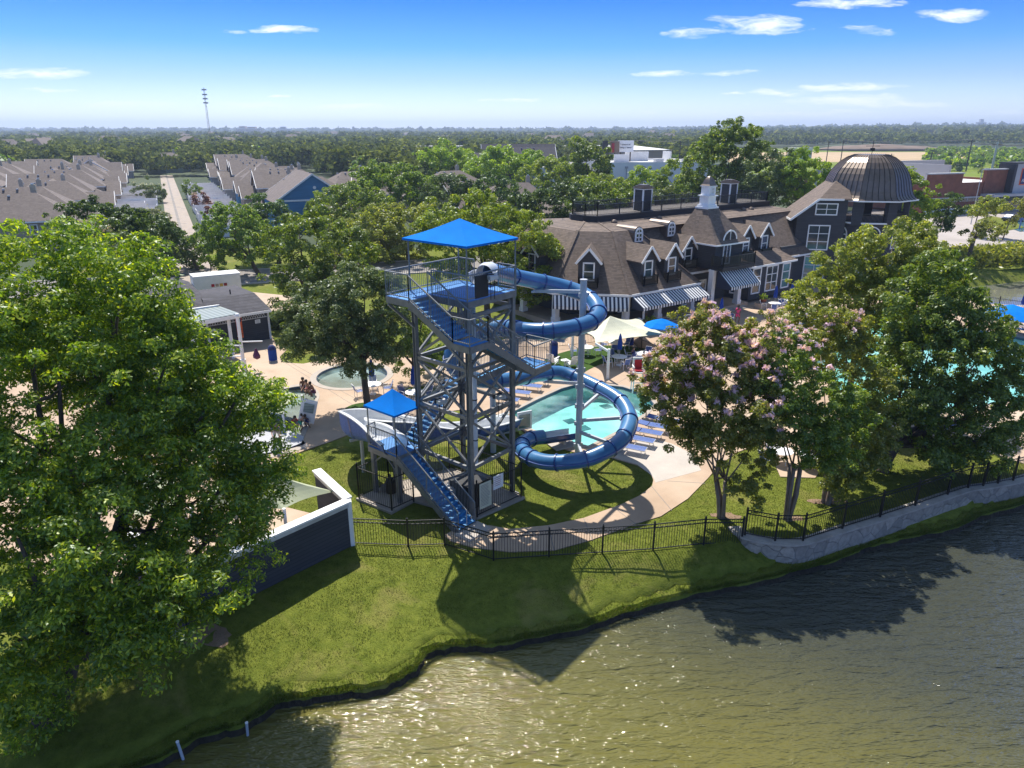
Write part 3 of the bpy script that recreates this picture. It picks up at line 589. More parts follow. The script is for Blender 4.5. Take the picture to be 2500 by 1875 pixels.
# dark board walls with white cap round the shaded pump yard
root = thing('yard_wall', 'tall dark board wall with a white cap under the tan shade sails', 'wall', (W1[0], W1[1], 0))
W0 = (W1[0]-2.1, W1[1]+2.9)
def dwall(a, b, h=2.1, t=.22):
    a = Vector((*a, -.6)); b = Vector((*b, -.6)); MB().beam(a+Vector((0, 0, (h+.6)/2)), b+Vector((0, 0, (h+.6)/2)), t, h+.6).build('wall_board', M['dark_siding'], root)
    MB().beam(a+Vector((0, 0, h+.66)), b+Vector((0, 0, h+.66)), t+.2, .08).build('wall_cap', M['white'], root)
    MB().beam(a+Vector((0, 0, h+.5)), b+Vector((0, 0, h+.5)), t+.06, .18).build('cap_trim', M['white_dirty'], root)
dwall(W1, W2); dwall(W2, W3); dwall(W0, (W1[0]-.06, W1[1]+.17))
MB().box((W1[0]+.03, W1[1], .8), (.2, .3, 2.7), .3).build('corner_board', M['white'], root)
# ================================================================ SLIDE TOWER
TF = (-1.87, 29.15); TU = (.639, .769); TV = (-.769, .639)
def T(a, b, z): return Vector((TF[0]+TU[0]*a+TV[0]*b, TF[1]+TU[1]*a+TV[1]*b, z))
WU, WV = 2.95, 3.3
ZT, ZF, ZR, ZB, ZL = 10.3, 8.92, 6.92, 4.95, 2.63
tower = thing('slide_tower', 'tall grey steel slide tower with blue treads and zigzag stairs around it', 'slide tower', T(0, 0, 0))
legs = [(0, 0), (WU, 0), (0, WV), (WU, WV)]
for a, b in legs:
    mb = MB(); mb.box(T(a, b, ZT/2-.1), (.06, .19, ZT-.4), math.atan2(TU[1], TU[0]))
    for s in (-.09, .09): p = T(a, b, ZT/2-.1)+Vector((TV[0]*s, TV[1]*s, 0)); mb.box(p, (.19, .03, ZT-.4), math.atan2(TU[1], TU[0]))
    mb.box(T(a, b, .03), (.5, .5, .08), .87); mb.build('leg', M['steel'], tower)
lev = [.35, 2.5, 4.95, 7.2, 9.6]
def face(p, q):
    for i, z in enumerate(lev):
        if i: MB().beam(T(*p, z), T(*q, z), .12, .16).build('cross_beam', M['steel'], tower)
    for i in range(len(lev)-1):
        z0, z1 = lev[i]+.1, lev[i+1]-.1
        for a, b in (((p, z0), (q, z1)), ((q, z0), (p, z1))):
            if i == 0 and a[0] == p: continue
            A_, B_ = T(*a[0], a[1]), T(*b[0], b[1]); d = (B_-A_).normalized(); MB().beam(A_+d*.12, B_-d*.12, .10, .10).build('brace', M['steel'], tower)
    for z in lev[1:]:
        for pp in (p, q):
            mb = MB(); c = T(*pp, z); o_ = T(*(q if pp == p else p), z)-c; o_.normalize(); mb.beam(c+o_*.1-Vector((0, 0, .25)), c+o_*.1+Vector((0, 0, .25)), .03, .34, up=o_); mb.build('gusset_plate', M['steel'], tower)
face((0, 0), (WU, 0)); face((0, 0), (0, WV)); face((WU, 0), (WU, WV)); face((0, WV), (WU, WV))
def deckslab(pts, z, nm='platform', th=.28):
    mb = MB(); mb.slab([T(a, b, z) for a, b in pts], .06); o = mb.build(nm, M['deck_blue'], tower)
    mb = MB()
    k = len(pts)
    for i in range(k): mb.beam(T(*pts[i], z-th/2-.02), T(*pts[(i+1) % k], z-th/2-.02), .08, th)
    mb.build('fascia', M['steel'], o)
    return o
O1, O2 = -1.48, -.38
deckslab([(-.12, -.12), (WU+.1, -.12), (WU+.1, WV+.1), (-.12, WV+.1)], ZT)
deckslab([(O1, 1.97), (-.13, 1.97), (-.13, WV+.1), (O1, WV+.1)], ZT-.002)
deckslab([(O1, O1), (-.38, O1), (-.38, -.54), (O1, -.54)], ZF)
deckslab([(2.74, O1), (3.95, O1), (3.95, -.05), (2.74, -.05)], ZR)
deckslab([(WU+.05, WV+.1), (3.95, WV+.1), (3.95, WV+1.3), (WU+.05, WV+1.3)], ZB)
deckslab([(O1, 3.34), (.15, 3.34), (.15, 5.4), (O1, 5.4)], ZL)
def railing(pts, h=1.08, gap=.11, parent=None):
    """pts: points on the walking surface"""
    mb = MB(); P = [Vector(p) for p in pts]; H_ = Vector((0, 0, h))
    for i, p in enumerate(P):
        mb.beam(p, p+H_, .05, .05, up=(1, 0, 0))
        if i < len(P)-1:
            q = P[i+1]; mb.beam(p+H_, q+H_, .055, .05); mb.beam(p+Vector((0, 0, .1)), q+Vector((0, 0, .1)), .04, .04)
            n = max(2, int((q-p).length/gap))
            for k in range(1, n): c = p.lerp(q, k/n); mb.beam(c+Vector((0, 0, .1)), c+H_, .018, .018, up=(1, 0, 0))
    return mb.build('railing', M['rail'], parent or tower)
def flight(a0, a1, b, w0, w1, ntr, mid=False):
    """stairs from the high end a0 to the low end a1; b = outer/inner offsets as functions returning T()"""
    (pa, za), (pb, zb) = a0, a1; mb = MB()
    for wv in (w0, w1):
        mb.beam(b(pa, wv, za-.16), b(pb, wv, zb-.16), .07, .3)
    st = mb.build('stair_flight', M['steel'], tower)
    for k in range(ntr):
        t = (k+.5)/ntr; z = za+(zb-za)*(k+1)/(ntr+1); s = pa+(pb-pa)*t; d = abs(pb-pa)/ntr*.5+.02; sg = 1 if pb > pa else -1
        q = MB(); q.slab([b(s-d*sg, w0, z), b(s+d*sg, w0, z), b(s+d*sg, w1, z), b(s-d*sg, w1, z)], .045)
        e0 = s-d*sg; rz_ = abs(zb-za)/(ntr+1)
        q.quad(b(e0, w0, z), b(e0, w1, z), b(e0, w1, z+rz_*.8), b(e0, w0, z+rz_*.8)); q.build('tread', M['tread_blue'], st)
    for wv in (w0, w1): railing([b(pa, wv, za), b((pa+pb)/2, wv, (za+zb)/2), b(pb, wv, zb)], 1.05)
    if mid: MB().tube([b(pa, (w0+w1)/2, za+.9), b(pb, (w0+w1)/2, zb+.9), b(pb, (w0+w1)/2, zb+.05)], .025, 6).build('handrail', M['galv'], tower)
fv = lambda p, wv, z: T(wv, p, z)      # flights that run along v
fu = lambda p, wv, z: T(p, wv, z)      # flights that run along u
flight((1.97, ZT), (-.54, ZF), fv, O1, O2, 9)
flight((-.38, ZF), (2.74, ZR), fu, O1, O2, 11)
flight((-.05, ZR), (WV+.1, ZB), fv, WU+.35, 3.95, 11)
flight((WU+.05, ZB), (.15, ZL), fu, WV+.25, WV+1.3, 13)
flight((3.34, ZL), (-.55, .08), fv, O1, O2, 15, True)
# railings round the landings
zz = ZT; railing([T(O1, 1.97, zz), T(O1, WV+.1, zz), T(WU+.1, WV+.1, zz)]); railing([T(-.12, 1.97, zz), T(-.12, -.12, zz), T(WU+.1, -.12, zz), T(WU+.1, .9, zz)]); railing([T(WU+.1, 2.4, zz), T(WU+.1, WV+.1, zz)])
railing([T(O1, -.54, ZF), T(O1, O1, ZF), T(-.38, O1, ZF)]); railing([T(2.74, O1, ZR), T(3.95, O1, ZR), T(3.95, -.05, ZR)])
railing([T(3.95, WV+.1, ZB), T(3.95, WV+1.3, ZB), T(WU+.05, WV+1.3, ZB)]); railing([T(O1, 3.34, ZL), T(O1, 5.4, ZL), T(-1.0, 5.4, ZL)]); railing([T(.15, 4.5, ZL), T(.15, 5.4, ZL)])
railing([T(.15, 3.34, ZL), T(-.38, 3.34, ZL)])
for a in ((T(0, 3.3, 8.6), T(O1, 3.3, ZT-.35)), (T(0, 2, 9.0), T(O1, 2, ZT-.35)), (T(0, 0, 7.7), T(O1+.1, O1+.1, ZF-.3)), (T(WU, 0, 5.7), T(3.9, O1+.1, ZR-.3)), (T(WU, WV, 3.6), T(3.9, WV+1.2, ZB-.3)), (T(WU, 0, 5.5), T(3.9, 0, ZR-.35))):
    MB().beam(*a, .09, .11).build('bracket', M['steel'], tower)
for p in ((O1+.15, 3.5), (O1+.15, 5.25), (0, 5.25)): MB().box(T(*p, ZL/2-.15), (.2, .2, ZL-.3), .87).build('deck_post', M['steel'], tower)
MB().beam(T(O1+.15, 5.25, ZL-.9), T(O1+.15, 4.5, ZL-.3), .07).beam(T(O1+.15, 3.6, ZL-.9), T(O1+.15, 4.3, ZL-.3), .07).build('bracket', M['steel'], tower)
MB().box(T(-.95, -.95, .06), (1.5, .9, .08), .87).build('stair_pad', M['concrete_pale'], tower)
# closed panel, white pump box and control hoses on the top deck
MB().slab([T(.35, -.16, ZT+1.0), T(1.15, -.16, ZT+1.0), T(1.15, -.12, ZT+1.0), T(.35, -.12, ZT+1.0)], .95).build('solid_panel', M['dark_trim'], tower)
def lampbox(a, b, z, rz=.6):
    o = MB().box(T(a, b, z), (.42, .3, .16), rz).build('floodlight', M['white_dirty'], tower); MB().beam(T(a-.12, b, z-.1), T(a-.12, b, z-.95), .03).beam(T(a+.12, b, z-.1), T(a+.12, b, z-.95), .03).build('bracket', M['black_iron'], o)
    MB().box(T(a, b+.18, z+.02), (.44, .12, .22), rz).build('light_cap', M['black_iron'], o)
lampbox(1.25, -.32, ZT+.85); lampbox(-.15, 1.6, 5.45); lampbox(1.9, -.15, 5.5); 
# canopies
def canopy(c4, ze, za, zb, label, posts, mat='canvas_blue', name='shade_canopy', cat='canopy', pr=.035, hang=.0, drop=0.0):
    ce = sum((Vector((*p, 0)) for p in c4), Vector())/4; root = thing(name, label, cat, (ce.x, ce.y, zb)); mb = MB(); n = 8
    P = [Vector((p[0], p[1], ze)) for p in c4]; ap = Vector((ce.x, ce.y, za))
    for i in range(4):
        a, b = P[i], P[(i+1) % 4]
        for r in range(n):
            for s in range(n):
                def q(r_, s_):
                    e = a.lerp(b, s_/n); t = r_/n; v = e.lerp(ap, t); sg = math.sin(math.pi*s_/n); v.z -= sg*drop*(1-t)-.0; v.z -= math.sin(math.pi*t)*(za-ze)*.06
                    if drop: e2 = e.lerp(Vector((ce.x, ce.y, ze)), sg*.12*(1-t)); v.x += (e2.x-e.x); v.y += (e2.y-e.y)
                    return v
                mb.quad(q(r, s), q(r, s+1), q(r+1, s+1), q(r+1, s))
    k0 = len(mb.v)
    for i in range(4):
        a, b = P[i], P[(i+1) % 4]
        if not drop: mb.quad(a, b, b-Vector((0, 0, .09)), a-Vector((0, 0, .09)))
    mb.v += [(p[0], p[1], p[2]-.02) for p in mb.v[:k0]]; mb.f += [tuple(reversed([j+len(mb.v)-k0 for j in f])) for f in mb.f if max(f) < k0]
    mb.build('canopy_cloth', M[mat], root)
    for p in posts: MB().tube([(p[0], p[1], zb), (p[0], p[1], ze-.03)], pr, 8).build('post', M['rail'] if mat == 'canvas_blue' else M['white'], root)
    return root
tc_ = [T(-.25, -.25, 0), T(WU+.1, -.25, 0), T(WU+.1, WV+.3, 0), T(-.25, WV+.3, 0)]
canopy([p[:2] for p in tc_], 12.62, 13.45, ZT, 'large bright blue pyramid canopy on top of the slide tower', [T(a, b, 0)[:2] for a, b in ((-.1, -.1), (WU+.08, -.1), (WU+.08, WV+.08), (-.1, WV+.08))])
lc = [T(O1-.05, 3.3, 0), T(.3, 3.3, 0), T(.3, 5.5, 0), T(O1-.05, 5.5, 0)]
canopy([p[:2] for p in lc], 4.72, 5.55, ZL, 'smaller blue pyramid canopy over the low slide platform', [T(a, b, 0)[:2] for a, b in ((O1+.05, 3.42), (.1, 3.42), (.1, 5.35), (O1+.05, 5.35))])

# ================================================================ TUBE SLIDE
def sweep(mb, P, prof, closed=True):
    """prof(i) -> list of (side, up) offsets; keeps the section upright"""
    k = len(P); n = len(mb.v); m_ = None
    for i in range(k):
        t = (P[min(i+1, k-1)]-P[max(i-1, 0)]).normalized(); s = Vector((t.y, -t.x, 0)).normalized(); u = s.cross(t); pr = prof(i); m_ = len(pr)
        for a, b in pr: mb.v.append(tuple(P[i]+s*a+u*b))
    for i in range(k-1):
        for j in range(m_ if closed else m_-1):
            a = n+i*m_+j; b = n+i*m_+(j+1) % m_; mb.f.append((a, a+m_, b+m_, b))
    return mb
TP = [(-1.01,33.6,10.72),(-.1,35.6,10.1),(1.21,36.75,9.62),(2.49,37.2,9.26),(3.59,36.95,8.96),(4.22,36.1,8.66),(4.37,34.98,8.38),(3.99,34.06,8.17),(3.38,33.55,8.05),(2.55,33.19,7.98),(1.58,33.1,7.9),(.7,33.5,7.82),(.16,34.15,7.74),(-.51,34.75,7.62),(-1.38,35.1,7.4)]
for p, z in (((1130,822),6.8),((1104,855),6.05),((1104,890),5.3),((1128,915),4.75),((1165,928),4.42),((1215,930),4.2),((1265,924),4.0),((1306,916),3.85),((1364,909),3.65),((1415,925),3.45)): TP.append(G(*p, z))
TP += [(5.07,37.69,3.25),(5.98,36.42,3.02),(6.25,34.87,2.7),(5.9,33.58,2.4),(5.34,32.75,2.14),(4.47,32.19,1.86),(3.6,31.97,1.62),(2.56,32.13,1.39),(1.66,32.54,1.21),(.89,33.39,1.1),(.5,34.5,1.0),(.62,35.45,.95),(1.1,36.15,.9),(1.75,36.5,.84)]
tp = smooth_open(TP, 7); 
for _ in range(6): tp = [tp[0]]+[(tp[i-1]+tp[i]*2+tp[i+1])/4 for i in range(1, len(tp)-1)]+[tp[-1]]
RT = .41
slide = thing('tube_slide', 'enclosed blue tube slide coiling twice round a tall pale pole', 'water slide', (3.6, 35.3, 0))
ring_ = lambda r: [(r*math.cos(2*math.pi*j/28), r*math.sin(2*math.pi*j/28)) for j in range(28)]
sweep(MB(), tp, lambda i: ring_(RT)).build('slide_tube', M['tube_blue'], slide, smooth=True)
for sg in (-1, 1): sweep(MB(), tp, lambda i: [(sg*(RT-.01), .025), (sg*(RT+.045), .025), (sg*(RT+.045), -.025), (sg*(RT-.01), -.025)]).build('side_seam', M['strap_blue'], slide)
acc = 0; fl = [8, 16, 24, 33, 42, 50, 58, 67, 70, 82, 84, 87, 90, 98, 108, 120, 130, 140, 150, 158, 166, 174, 182, 190, 198, 206, 216, 226, 236, 240, 244, 250, 258]
for i in fl:
    if i+1 >= len(tp): break
    seg_ = [tp[i], tp[i]+(tp[i+1]-tp[i-1]).normalized()*.07]; q = MB(); q.tube(seg_, RT+.05, 28); q.build('flange', M['flange_blue'], slide, smooth=False)
# open run-out into the pool
ro = [tp[-1]-(tp[-1]-tp[-4]).normalized()*.05]+[Vector(p) for p in ((2.35,36.85,.78), (2.95,37.25,.7), (3.5,37.6,.62))]; ro = smooth_open(ro, 5)
def U_(w_, h_, t_, n=12):
    a = [(w_*math.cos(x), -h_*math.sin(x)) for x in np.linspace(math.pi, 0, n)]; b = [((w_-t_)*math.cos(x), -(h_-t_)*math.sin(x)) for x in np.linspace(0, math.pi, n)]
    a = [(-w_, .12)]+a+[(w_, .12)]; b = [(w_-t_, .12)]+b+[(-w_+t_, .12)]; return a+b
sweep(MB(), ro, lambda i: U_(.43, .42, .02)).build('runout_shell', M['flange_blue'], slide, smooth=False)
sweep(MB(), ro, lambda i: [(a*.94, b*.94+.01) for a, b in U_(.43, .42, .03)]).build('runout_liner', M['flume_white'], slide)
MB().box((2.9, 37.25, .25), (.2, .5, .4), .5).box((2.9, 37.2, .06), (1.5, 1.1, .05), .5).build('runout_support', M['concrete_pale'], slide)
# white starter bowl on the top deck
s0 = T(2.55, 1.7, ZT+.02); d0 = (Vector(TP[1])-Vector(TP[0])); d0.z = 0; d0.normalize(); 
sp = [Vector(TP[0])-d0*1.35-Vector((0, 0, -.0)), Vector(TP[0])-d0*.7, Vector(TP[0])+d0*.05]
for p_, z_ in zip(sp, (ZT+.42, ZT+.42, ZT+.42)): p_.z = z_
sweep(MB(), sp, lambda i: U_(.5, .44, .03) if i == 0 else ([(a*1.25, b) for a, b in U_(.5, .44, .03)] if i == 1 else U_(.45, .44, .03))).build('entry_flume', M['flume_white'], slide, smooth=False)
q = MB(); q.tube([sp[1]+Vector((0, 0, -.02)), sp[1]+d0*.3, sp[2]+Vector((0, 0, .02))], [.44, .5, .42], 20, cap=False); q.build('entry_hood', M['flume_white'], slide, smooth=True)
# central pole and arms
pole = thing('slide_pole', 'tall pale steel pole with arms that hold the tube slide', 'support pole', (3.6, 35.3, 0))
MB().cyl((3.6, 35.3, 0), .17, 9.95, 20).build('pole_shaft', M['paleblue_steel'], pole, smooth=False)
MB().cyl((3.6, 35.3, 9.95), .19, .05, 20).build('pole_cap', M['galv'], pole); MB().cyl((3.6, 35.3, .02), .35, .06, 12).build('pole_base', M['galv'], pole)
for z in (.9, 2.2, 3.2, 4.3, 5.2, 7.4, 9.2): MB().box((3.6, 35.3, z), (.5, .12, .22), .3).build('collar', M['paleblue_steel'], pole)
def nearest(p): return min(tp, key=lambda q: (q-Vector(p)).length)
for tgt, zz in (((1.21,36.75,9.6), 9.35), ((2.2,33.15,8.0), 7.55), ((4.3,34.98,8.4), 7.9), ((5.07,37.69,3.3), 2.9), ((6.2,35.2,2.75), 2.35), ((5.4,32.8,2.1), 1.7), ((3.6,31.97,1.6), 1.0), ((1.9,39.2,3.8), 4.4)):
    q_ = nearest(tgt); dr = (Vector((q_.x, q_.y, 0))-Vector((3.6, 35.3, 0))).normalized(); e = q_-Vector((0, 0, RT+.12)) if zz > 4 else q_-dr*(RT+.02)-Vector((0, 0, .18))
    MB().beam(Vector((3.6, 35.3, zz))+dr*.15, e, .13, .17).build('arm', M['paleblue_steel'], pole)
    MB().beam(e-Vector((dr.y, -dr.x, 0))*.3, e+Vector((dr.y, -dr.x, 0))*.3, .12, .1).build('saddle', M['paleblue_steel'], pole)
p2 = thing('slide_column', 'short pale column behind the tower holding up the tube slide', 'support pole', (-1.05, 36.3, 0))
MB().cyl((-1.05, 36.3, 0), .16, 6.9, 16).build('column_shaft', M['paleblue_steel'], p2)
MB().beam((-1.05, 36.3, 6.75), (-1.0, 35.1, 6.95), .13, .16).beam((-1.05, 36.3, 3.6), (-1.0, 38.4, 3.85), .13, .16).build('arm', M['paleblue_steel'], p2)
pipe = thing('water_pipe', 'white riser pipe running up inside the slide tower', 'pipe', T(2.0, 1.55, 0))
pp = T(2.0, 1.55, 0); MB().tube([(pp.x, pp.y, ZT-.1), (pp.x, pp.y, 1.6), (pp.x-.1, pp.y-.1, 1.25), (pp.x-1.2, pp.y-.9, 1.0), (pp.x-1.35, pp.y-1.0, .8), (pp.x-1.35, pp.y-1.0, .05)], .12, 12).build('pipe_run', M['white'], pipe, smooth=True)
for z in (2.8, 4.9, 6.9, 8.9): MB().cyl((pp.x, pp.y, z), .135, .05, 12).build('pipe_strap', M['black_iron'], pipe)
# pole under the low deck
MB().cyl(T(-.6, 4.3, .02), .17, ZL-.2, 12).build('deck_column', M['off_white'], tower)

# ================================================================ OPEN FLUME (body slide)
flume = thing('open_flume', 'open white and blue flume curving from the low platform to the pool', 'water slide', (-5, 34, 0))
FP = [G(*p, z) for p, z in (((966,1086),2.95),((945,1072),2.9),((918,1053),2.75),((888,1046),2.6),((866,1040),2.45),((862,1026),2.3),((885,1018),2.2),((925,1022),2.1),((970,1031),2.0),((1012,1040),1.9),((1055,1047),1.78),((1095,1049),1.62),((1145,1045),1.4),((1190,1039),1.15),((1228,1030),.92),((1262,1017),.7))]
fp = smooth_open(FP, 6)
for _ in range(8): fp = [fp[0]]+[(fp[i-1]+fp[i]*2+fp[i+1])/4 for i in range(1, len(fp)-1)]+[fp[-1]]
nfp = len(fp)
def bank(i):
    """outer wall rises in the bend"""
    t = i/nfp; return .75*math.exp(-((t-.24)/.11)**2), .35*math.exp(-((t-.62)/.1)**2)
def fprof(t_, sc_=1.0, up=0.0):
    def f(i):
        b1, b2 = bank(i); w_ = .66; h_ = .62; n = 10
        a = [(w_*math.cos(x), -h_*math.sin(x)) for x in np.linspace(math.pi, 0, n)]; bb = [((w_-t_)*math.cos(x), -(h_-t_)*math.sin(x)) for x in np.linspace(0, math.pi, n)]
        l, r = .12+b1, .12+b2
        return [((x)*sc_, y+up) for x, y in [(-w_-.04, l)]+a+[(w_+.04, r), (w_+.04-t_, r)]+bb+[(-w_-.04+t_, l)]]
    return f
sweep(MB(), fp, fprof(.03)).build('flume_shell', M['strap_blue'], flume)
sweep(MB(), fp, lambda i: [(x*.955, y+.012) for x, y in fprof(.02)(i)]).build('flume_liner', M['flume_white'], flume)
for sg, kx in ((-1, 0), (1, 1)): sweep(MB(), fp, lambda i: [(sg*.62+sx, .12+bank(i)[kx]+sz) for sx, sz in ((-.05, 0), (.13, 0), (.13, .05), (-.05, .05))] if sg > 0 else [(-.62-sx, .12+bank(i)[kx]+sz) for sx, sz in ((-.05, 0), (-.05, .05), (.13, .05), (.13, 0))]).build('flume_rim', M['flume_white'], flume)
for i in range(10, nfp-3, 9): q = MB(); sweep(q, [fp[i], fp[i]+(fp[i+1]-fp[i]).normalized()*.06], lambda k_, i=i: [(x*1.05, y*1.05) for x, y in fprof(.03)(i)]); q.build('flange', M['flange_blue'], flume)
for i in (20, 42, 58, 72, 84):
    if i < nfp: MB().cyl((fp[i].x, fp[i].y, 0), .09, fp[i].z-.55, 10).box((fp[i].x, fp[i].y, fp[i].z-.6), (1.2, .14, .12), .5).build('support', M['off_white'], flume)
e_ = fp[-1]; MB().box((e_.x+.45, e_.y-.72, .75), (.95, .1, 1.15), .45).box((e_.x-.7, e_.y-1.05, .6), (.9, .1, 1.1), .2).build('splash_guard', M['flume_white'], flume)
MB().box((e_.x+.45, e_.y-.78, .72), (.75, .02, .85), .45).build('guard_window', M['glass_teal'], flume)
# ================================================================ PUMP YARD under the tower
yard = [G(877,1215,.12), G(957,1246,.12), G(1010,1222,.12), G(1165,1262,.12), G(1272,1212,.12)]
pad = thing('equipment_pad', 'concrete pad with pale rim under the slide tower', 'pad', yard[0]); 
pa, pb_, pc, pd_, pe = [Vector(p) for p in yard]
b1_ = pe+(Vector(T(WU+1.0, WV+.8, .12))-Vector(T(WU+1.0, -.8, .12))); b0_ = pa+Vector(TU+(0,))*1.9
MB().slab([pa-Vector((.15,.05,0)), pb_-Vector((0,.2,0)), pc, pd_-Vector((0,.1,0)), pe+Vector((.2,-.05,0)), b1_+Vector((.1,0,0)), b0_], .2).build('pad_slab', M['coping'], pad)
fa = iron_fence([p[:2] for p in (b0_, pa, pb_, pc)], [.12]*4, 1.75, 'tall black picket fence round the pumps under the low platform', rings=False, gap=.13)
fb = iron_fence([p[:2] for p in (pd_, pe, b1_, b0_)], [.12]*4, 1.75, 'tall black picket fence round the base of the slide tower', rings=False, gap=.13)
sgn = thing('rules_sign', 'tan rules board hanging on the black fence under the tower', 'sign', pd_.lerp(pe, .25)+Vector((0, -.06, .3)))
d_ = (pe-pd_).normalized(); nn = Vector((d_.y, -d_.x, 0))*.07
def board(root, a, wd, z0, z1, mat, rows, ink='grey_cloth'):
    a = a+nn; MB().hexa([a+Vector((0,0,z0)), a+d_*wd+Vector((0,0,z0)), a+d_*wd-nn*.3+Vector((0,0,z0)), a-nn*.3+Vector((0,0,z0)), a+Vector((0,0,z1)), a+d_*wd+Vector((0,0,z1)), a+d_*wd-nn*.3+Vector((0,0,z1)), a-nn*.3+Vector((0,0,z1))]).build('sign_board', M[mat], root)
    mb = MB(); r_ = random.Random(4); a2 = a+nn*.08
    for k in range(rows):
        z = z1-.12-(z1-z0-.2)*k/rows; x0 = .08*wd; x1 = (.7+r_.random()*.2)*wd; mb.quad(a2+d_*x0+Vector((0,0,z)), a2+d_*x1+Vector((0,0,z)), a2+d_*x1+Vector((0,0,z+.022)), a2+d_*x0+Vector((0,0,z+.022)))
    mb.build('text_lines', M[ink], root)
board(sgn, pd_+d_*.12, .72, .35, 1.65, 'cream_canvas', 15)
sg2 = thing('notice_sign', 'small white notice board on the fence beside the tan board', 'sign', pd_+d_*1.2)
board(sg2, pd_+d_*.98, .62, 1.05, 1.75, 'white', 5, 'red_sign')
# pumps
def pump(x, y, label, s=1.0, rz=0.0):
    r_ = thing('water_pump', label, 'pump', (x, y, .12)); MB().cyl((x, y, .15), .26*s, .5*s, 14).lathe((x, y, .65*s), [(.26*s, 0), (.2*s, .12*s), (.06*s, .18*s)], 14).build('pump_body', M['black_iron'], r_, smooth=False)
    MB().tube([(x, y, .4), (x+.5*math.cos(rz), y+.5*math.sin(rz), .4), (x+.55*math.cos(rz), y+.55*math.sin(rz), .1)], .09, 8).build('pump_pipe', M['black_iron'], r_); MB().box((x-.3*math.cos(rz), y-.3*math.sin(rz), .35), (.35, .25, .3), rz).build('motor', M['grey_cloth'], r_)
c_ = T(-.9, 4.6, 0); pump(c_.x, c_.y, 'black pump in the fenced corner below the low platform', 1.1); c_ = T(-.2, 4.9, 0); pump(c_.x, c_.y, 'black pump beside the fence near the deck column', .9, 1.5)
c_ = T(.9, .9, 0); tk = thing('filter_tank', 'black open filter tank under the slide tower', 'tank', c_); MB().box((c_.x, c_.y, .75), (1.5, 1.3, 1.2), .87).build('tank_body', M['dark_trim'], tk); MB().box((c_.x, c_.y, 1.38), (1.6, 1.4, .06), .87).build('tank_rim', M['black_iron'], tk)
c_ = T(.1, 1.5, 0); tw = thing('white_drum', 'white chemical drum behind the lower stairs', 'drum', c_); MB().cyl((c_.x, c_.y, .12), .34, .9, 16).build('drum_body', M['white_dirty'], tw); MB().cyl((c_.x, c_.y, 1.02), .2, .06, 12).build('lid', M['white'], tw)
# ================================================================ CLUBHOUSE
CA = R(36); CE = (math.cos(CA), math.sin(CA)); CM = (-math.sin(CA), math.cos(CA)); CO = (10.35, 62.6)
def K(e, m, z): return Vector((CO[0]+CE[0]*e+CM[0]*m, CO[1]+CE[1]*e+CM[1]*m, z))
stripemat('awning_stripes', (CE[0], CE[1], 0), (.02,.03,.06), (.75,.77,.78), .36)
stripemat('awning_stripes_side', (1, 0, 0), (.02,.03,.06), (.75,.77,.78), .36)
club = thing('clubhouse', 'dark clubhouse with brown shingle roof, gabled dormers and striped awnings', 'clubhouse', K(12, 5, 0))
SL = 1.08; zE, zD, zM = 3.3, 8.6, 8.2
def rz_(m, main=False):
    z0, m0 = (3.9, 1.2) if main else (zE, -.6); mk_ = m0+(zM-z0)/SL
    return z0+(m-m0)*SL if m < mk_ else zM+(m-mk_)*(zD-zM)/(8.3-mk_)
def rdep(z, m0, main=False):
    k = m0
    while rz_(k, main) < z and k < 8.3: k += .05
    return k-m0
mb = MB()
A = dict(c1=K(-5.2,4.4,zE), c2=K(-.25,-.6,zE), c3=K(9.2,-.6,zE), n1=K(9.2,1.2,3.9), n2=K(33,1.2,3.9), b2=K(33,21,zE), b1=K(0,21,zE), c0=K(-5.2,15.5,zE),
 d1=K(2.9,9.3,zD), d2=K(3.6,8.3,zD), d3=K(31,8.3,zD), d4=K(31,12,zD), d5=K(3.6,12,zD), d6=K(2.9,11.2,zD),
 k2=K(1.63,3.94,zM), k3=K(4.66,3.94,zM), k1=K(-.66,6.28,zM), k0=K(-.66,13.6,zM), kb=K(1.88,16.46,zM), m0=K(3.0,5.18,zM), m1=K(33,5.18,zM), r0=K(9.2,6,zE), r1=K(4.66,6,zM), s0=K(3.0,1.2,3.9))
for ks in (('c2','c3','k3','k2'),('c1','c2','k2','k1'),('c0','c1','k1','k0'),('b1','c0','k0','kb'),('c3','r0','r1','k3'),('s0','n2','m1','m0'),('k2','k3','d3','d2'),('k3','m1','d3'),('k1','k2','d2','d1'),('k0','k1','d1','d6'),('kb','k0','d6','d5'),('b2','b1','kb','d5','d4'),('n2','b2','d4','d3','m1')): mb.poly([A[k] for k in ks])
mb.poly([K(e, m, zD) for e, m in ((2.9,9.3),(3.6,8.3),(31,8.3),(31,12),(3.6,12),(2.9,11.2))])
roof = mb.build('roof', M['shingle'], club)
mb = MB()
for a, b in (('c0','c1'),('c1','c2'),('c2','c3'),('n1','n2')):
    mb.beam(A[a]-Vector((0,0,.09)), A[b]-Vector((0,0,.09)), .12, .2)
mb.build('eave_gutter', M['white'], roof)
for a, b in (('c1','k1'),('c2','k2'),('c0','k0'),('c3','k3'),('k2','d2'),('k1','d1')): MB().beam(A[a]+Vector((0,0,.03)), A[b]+Vector((0,0,.03)), .28, .05).build('hip_cap', M['shingle'], roof)
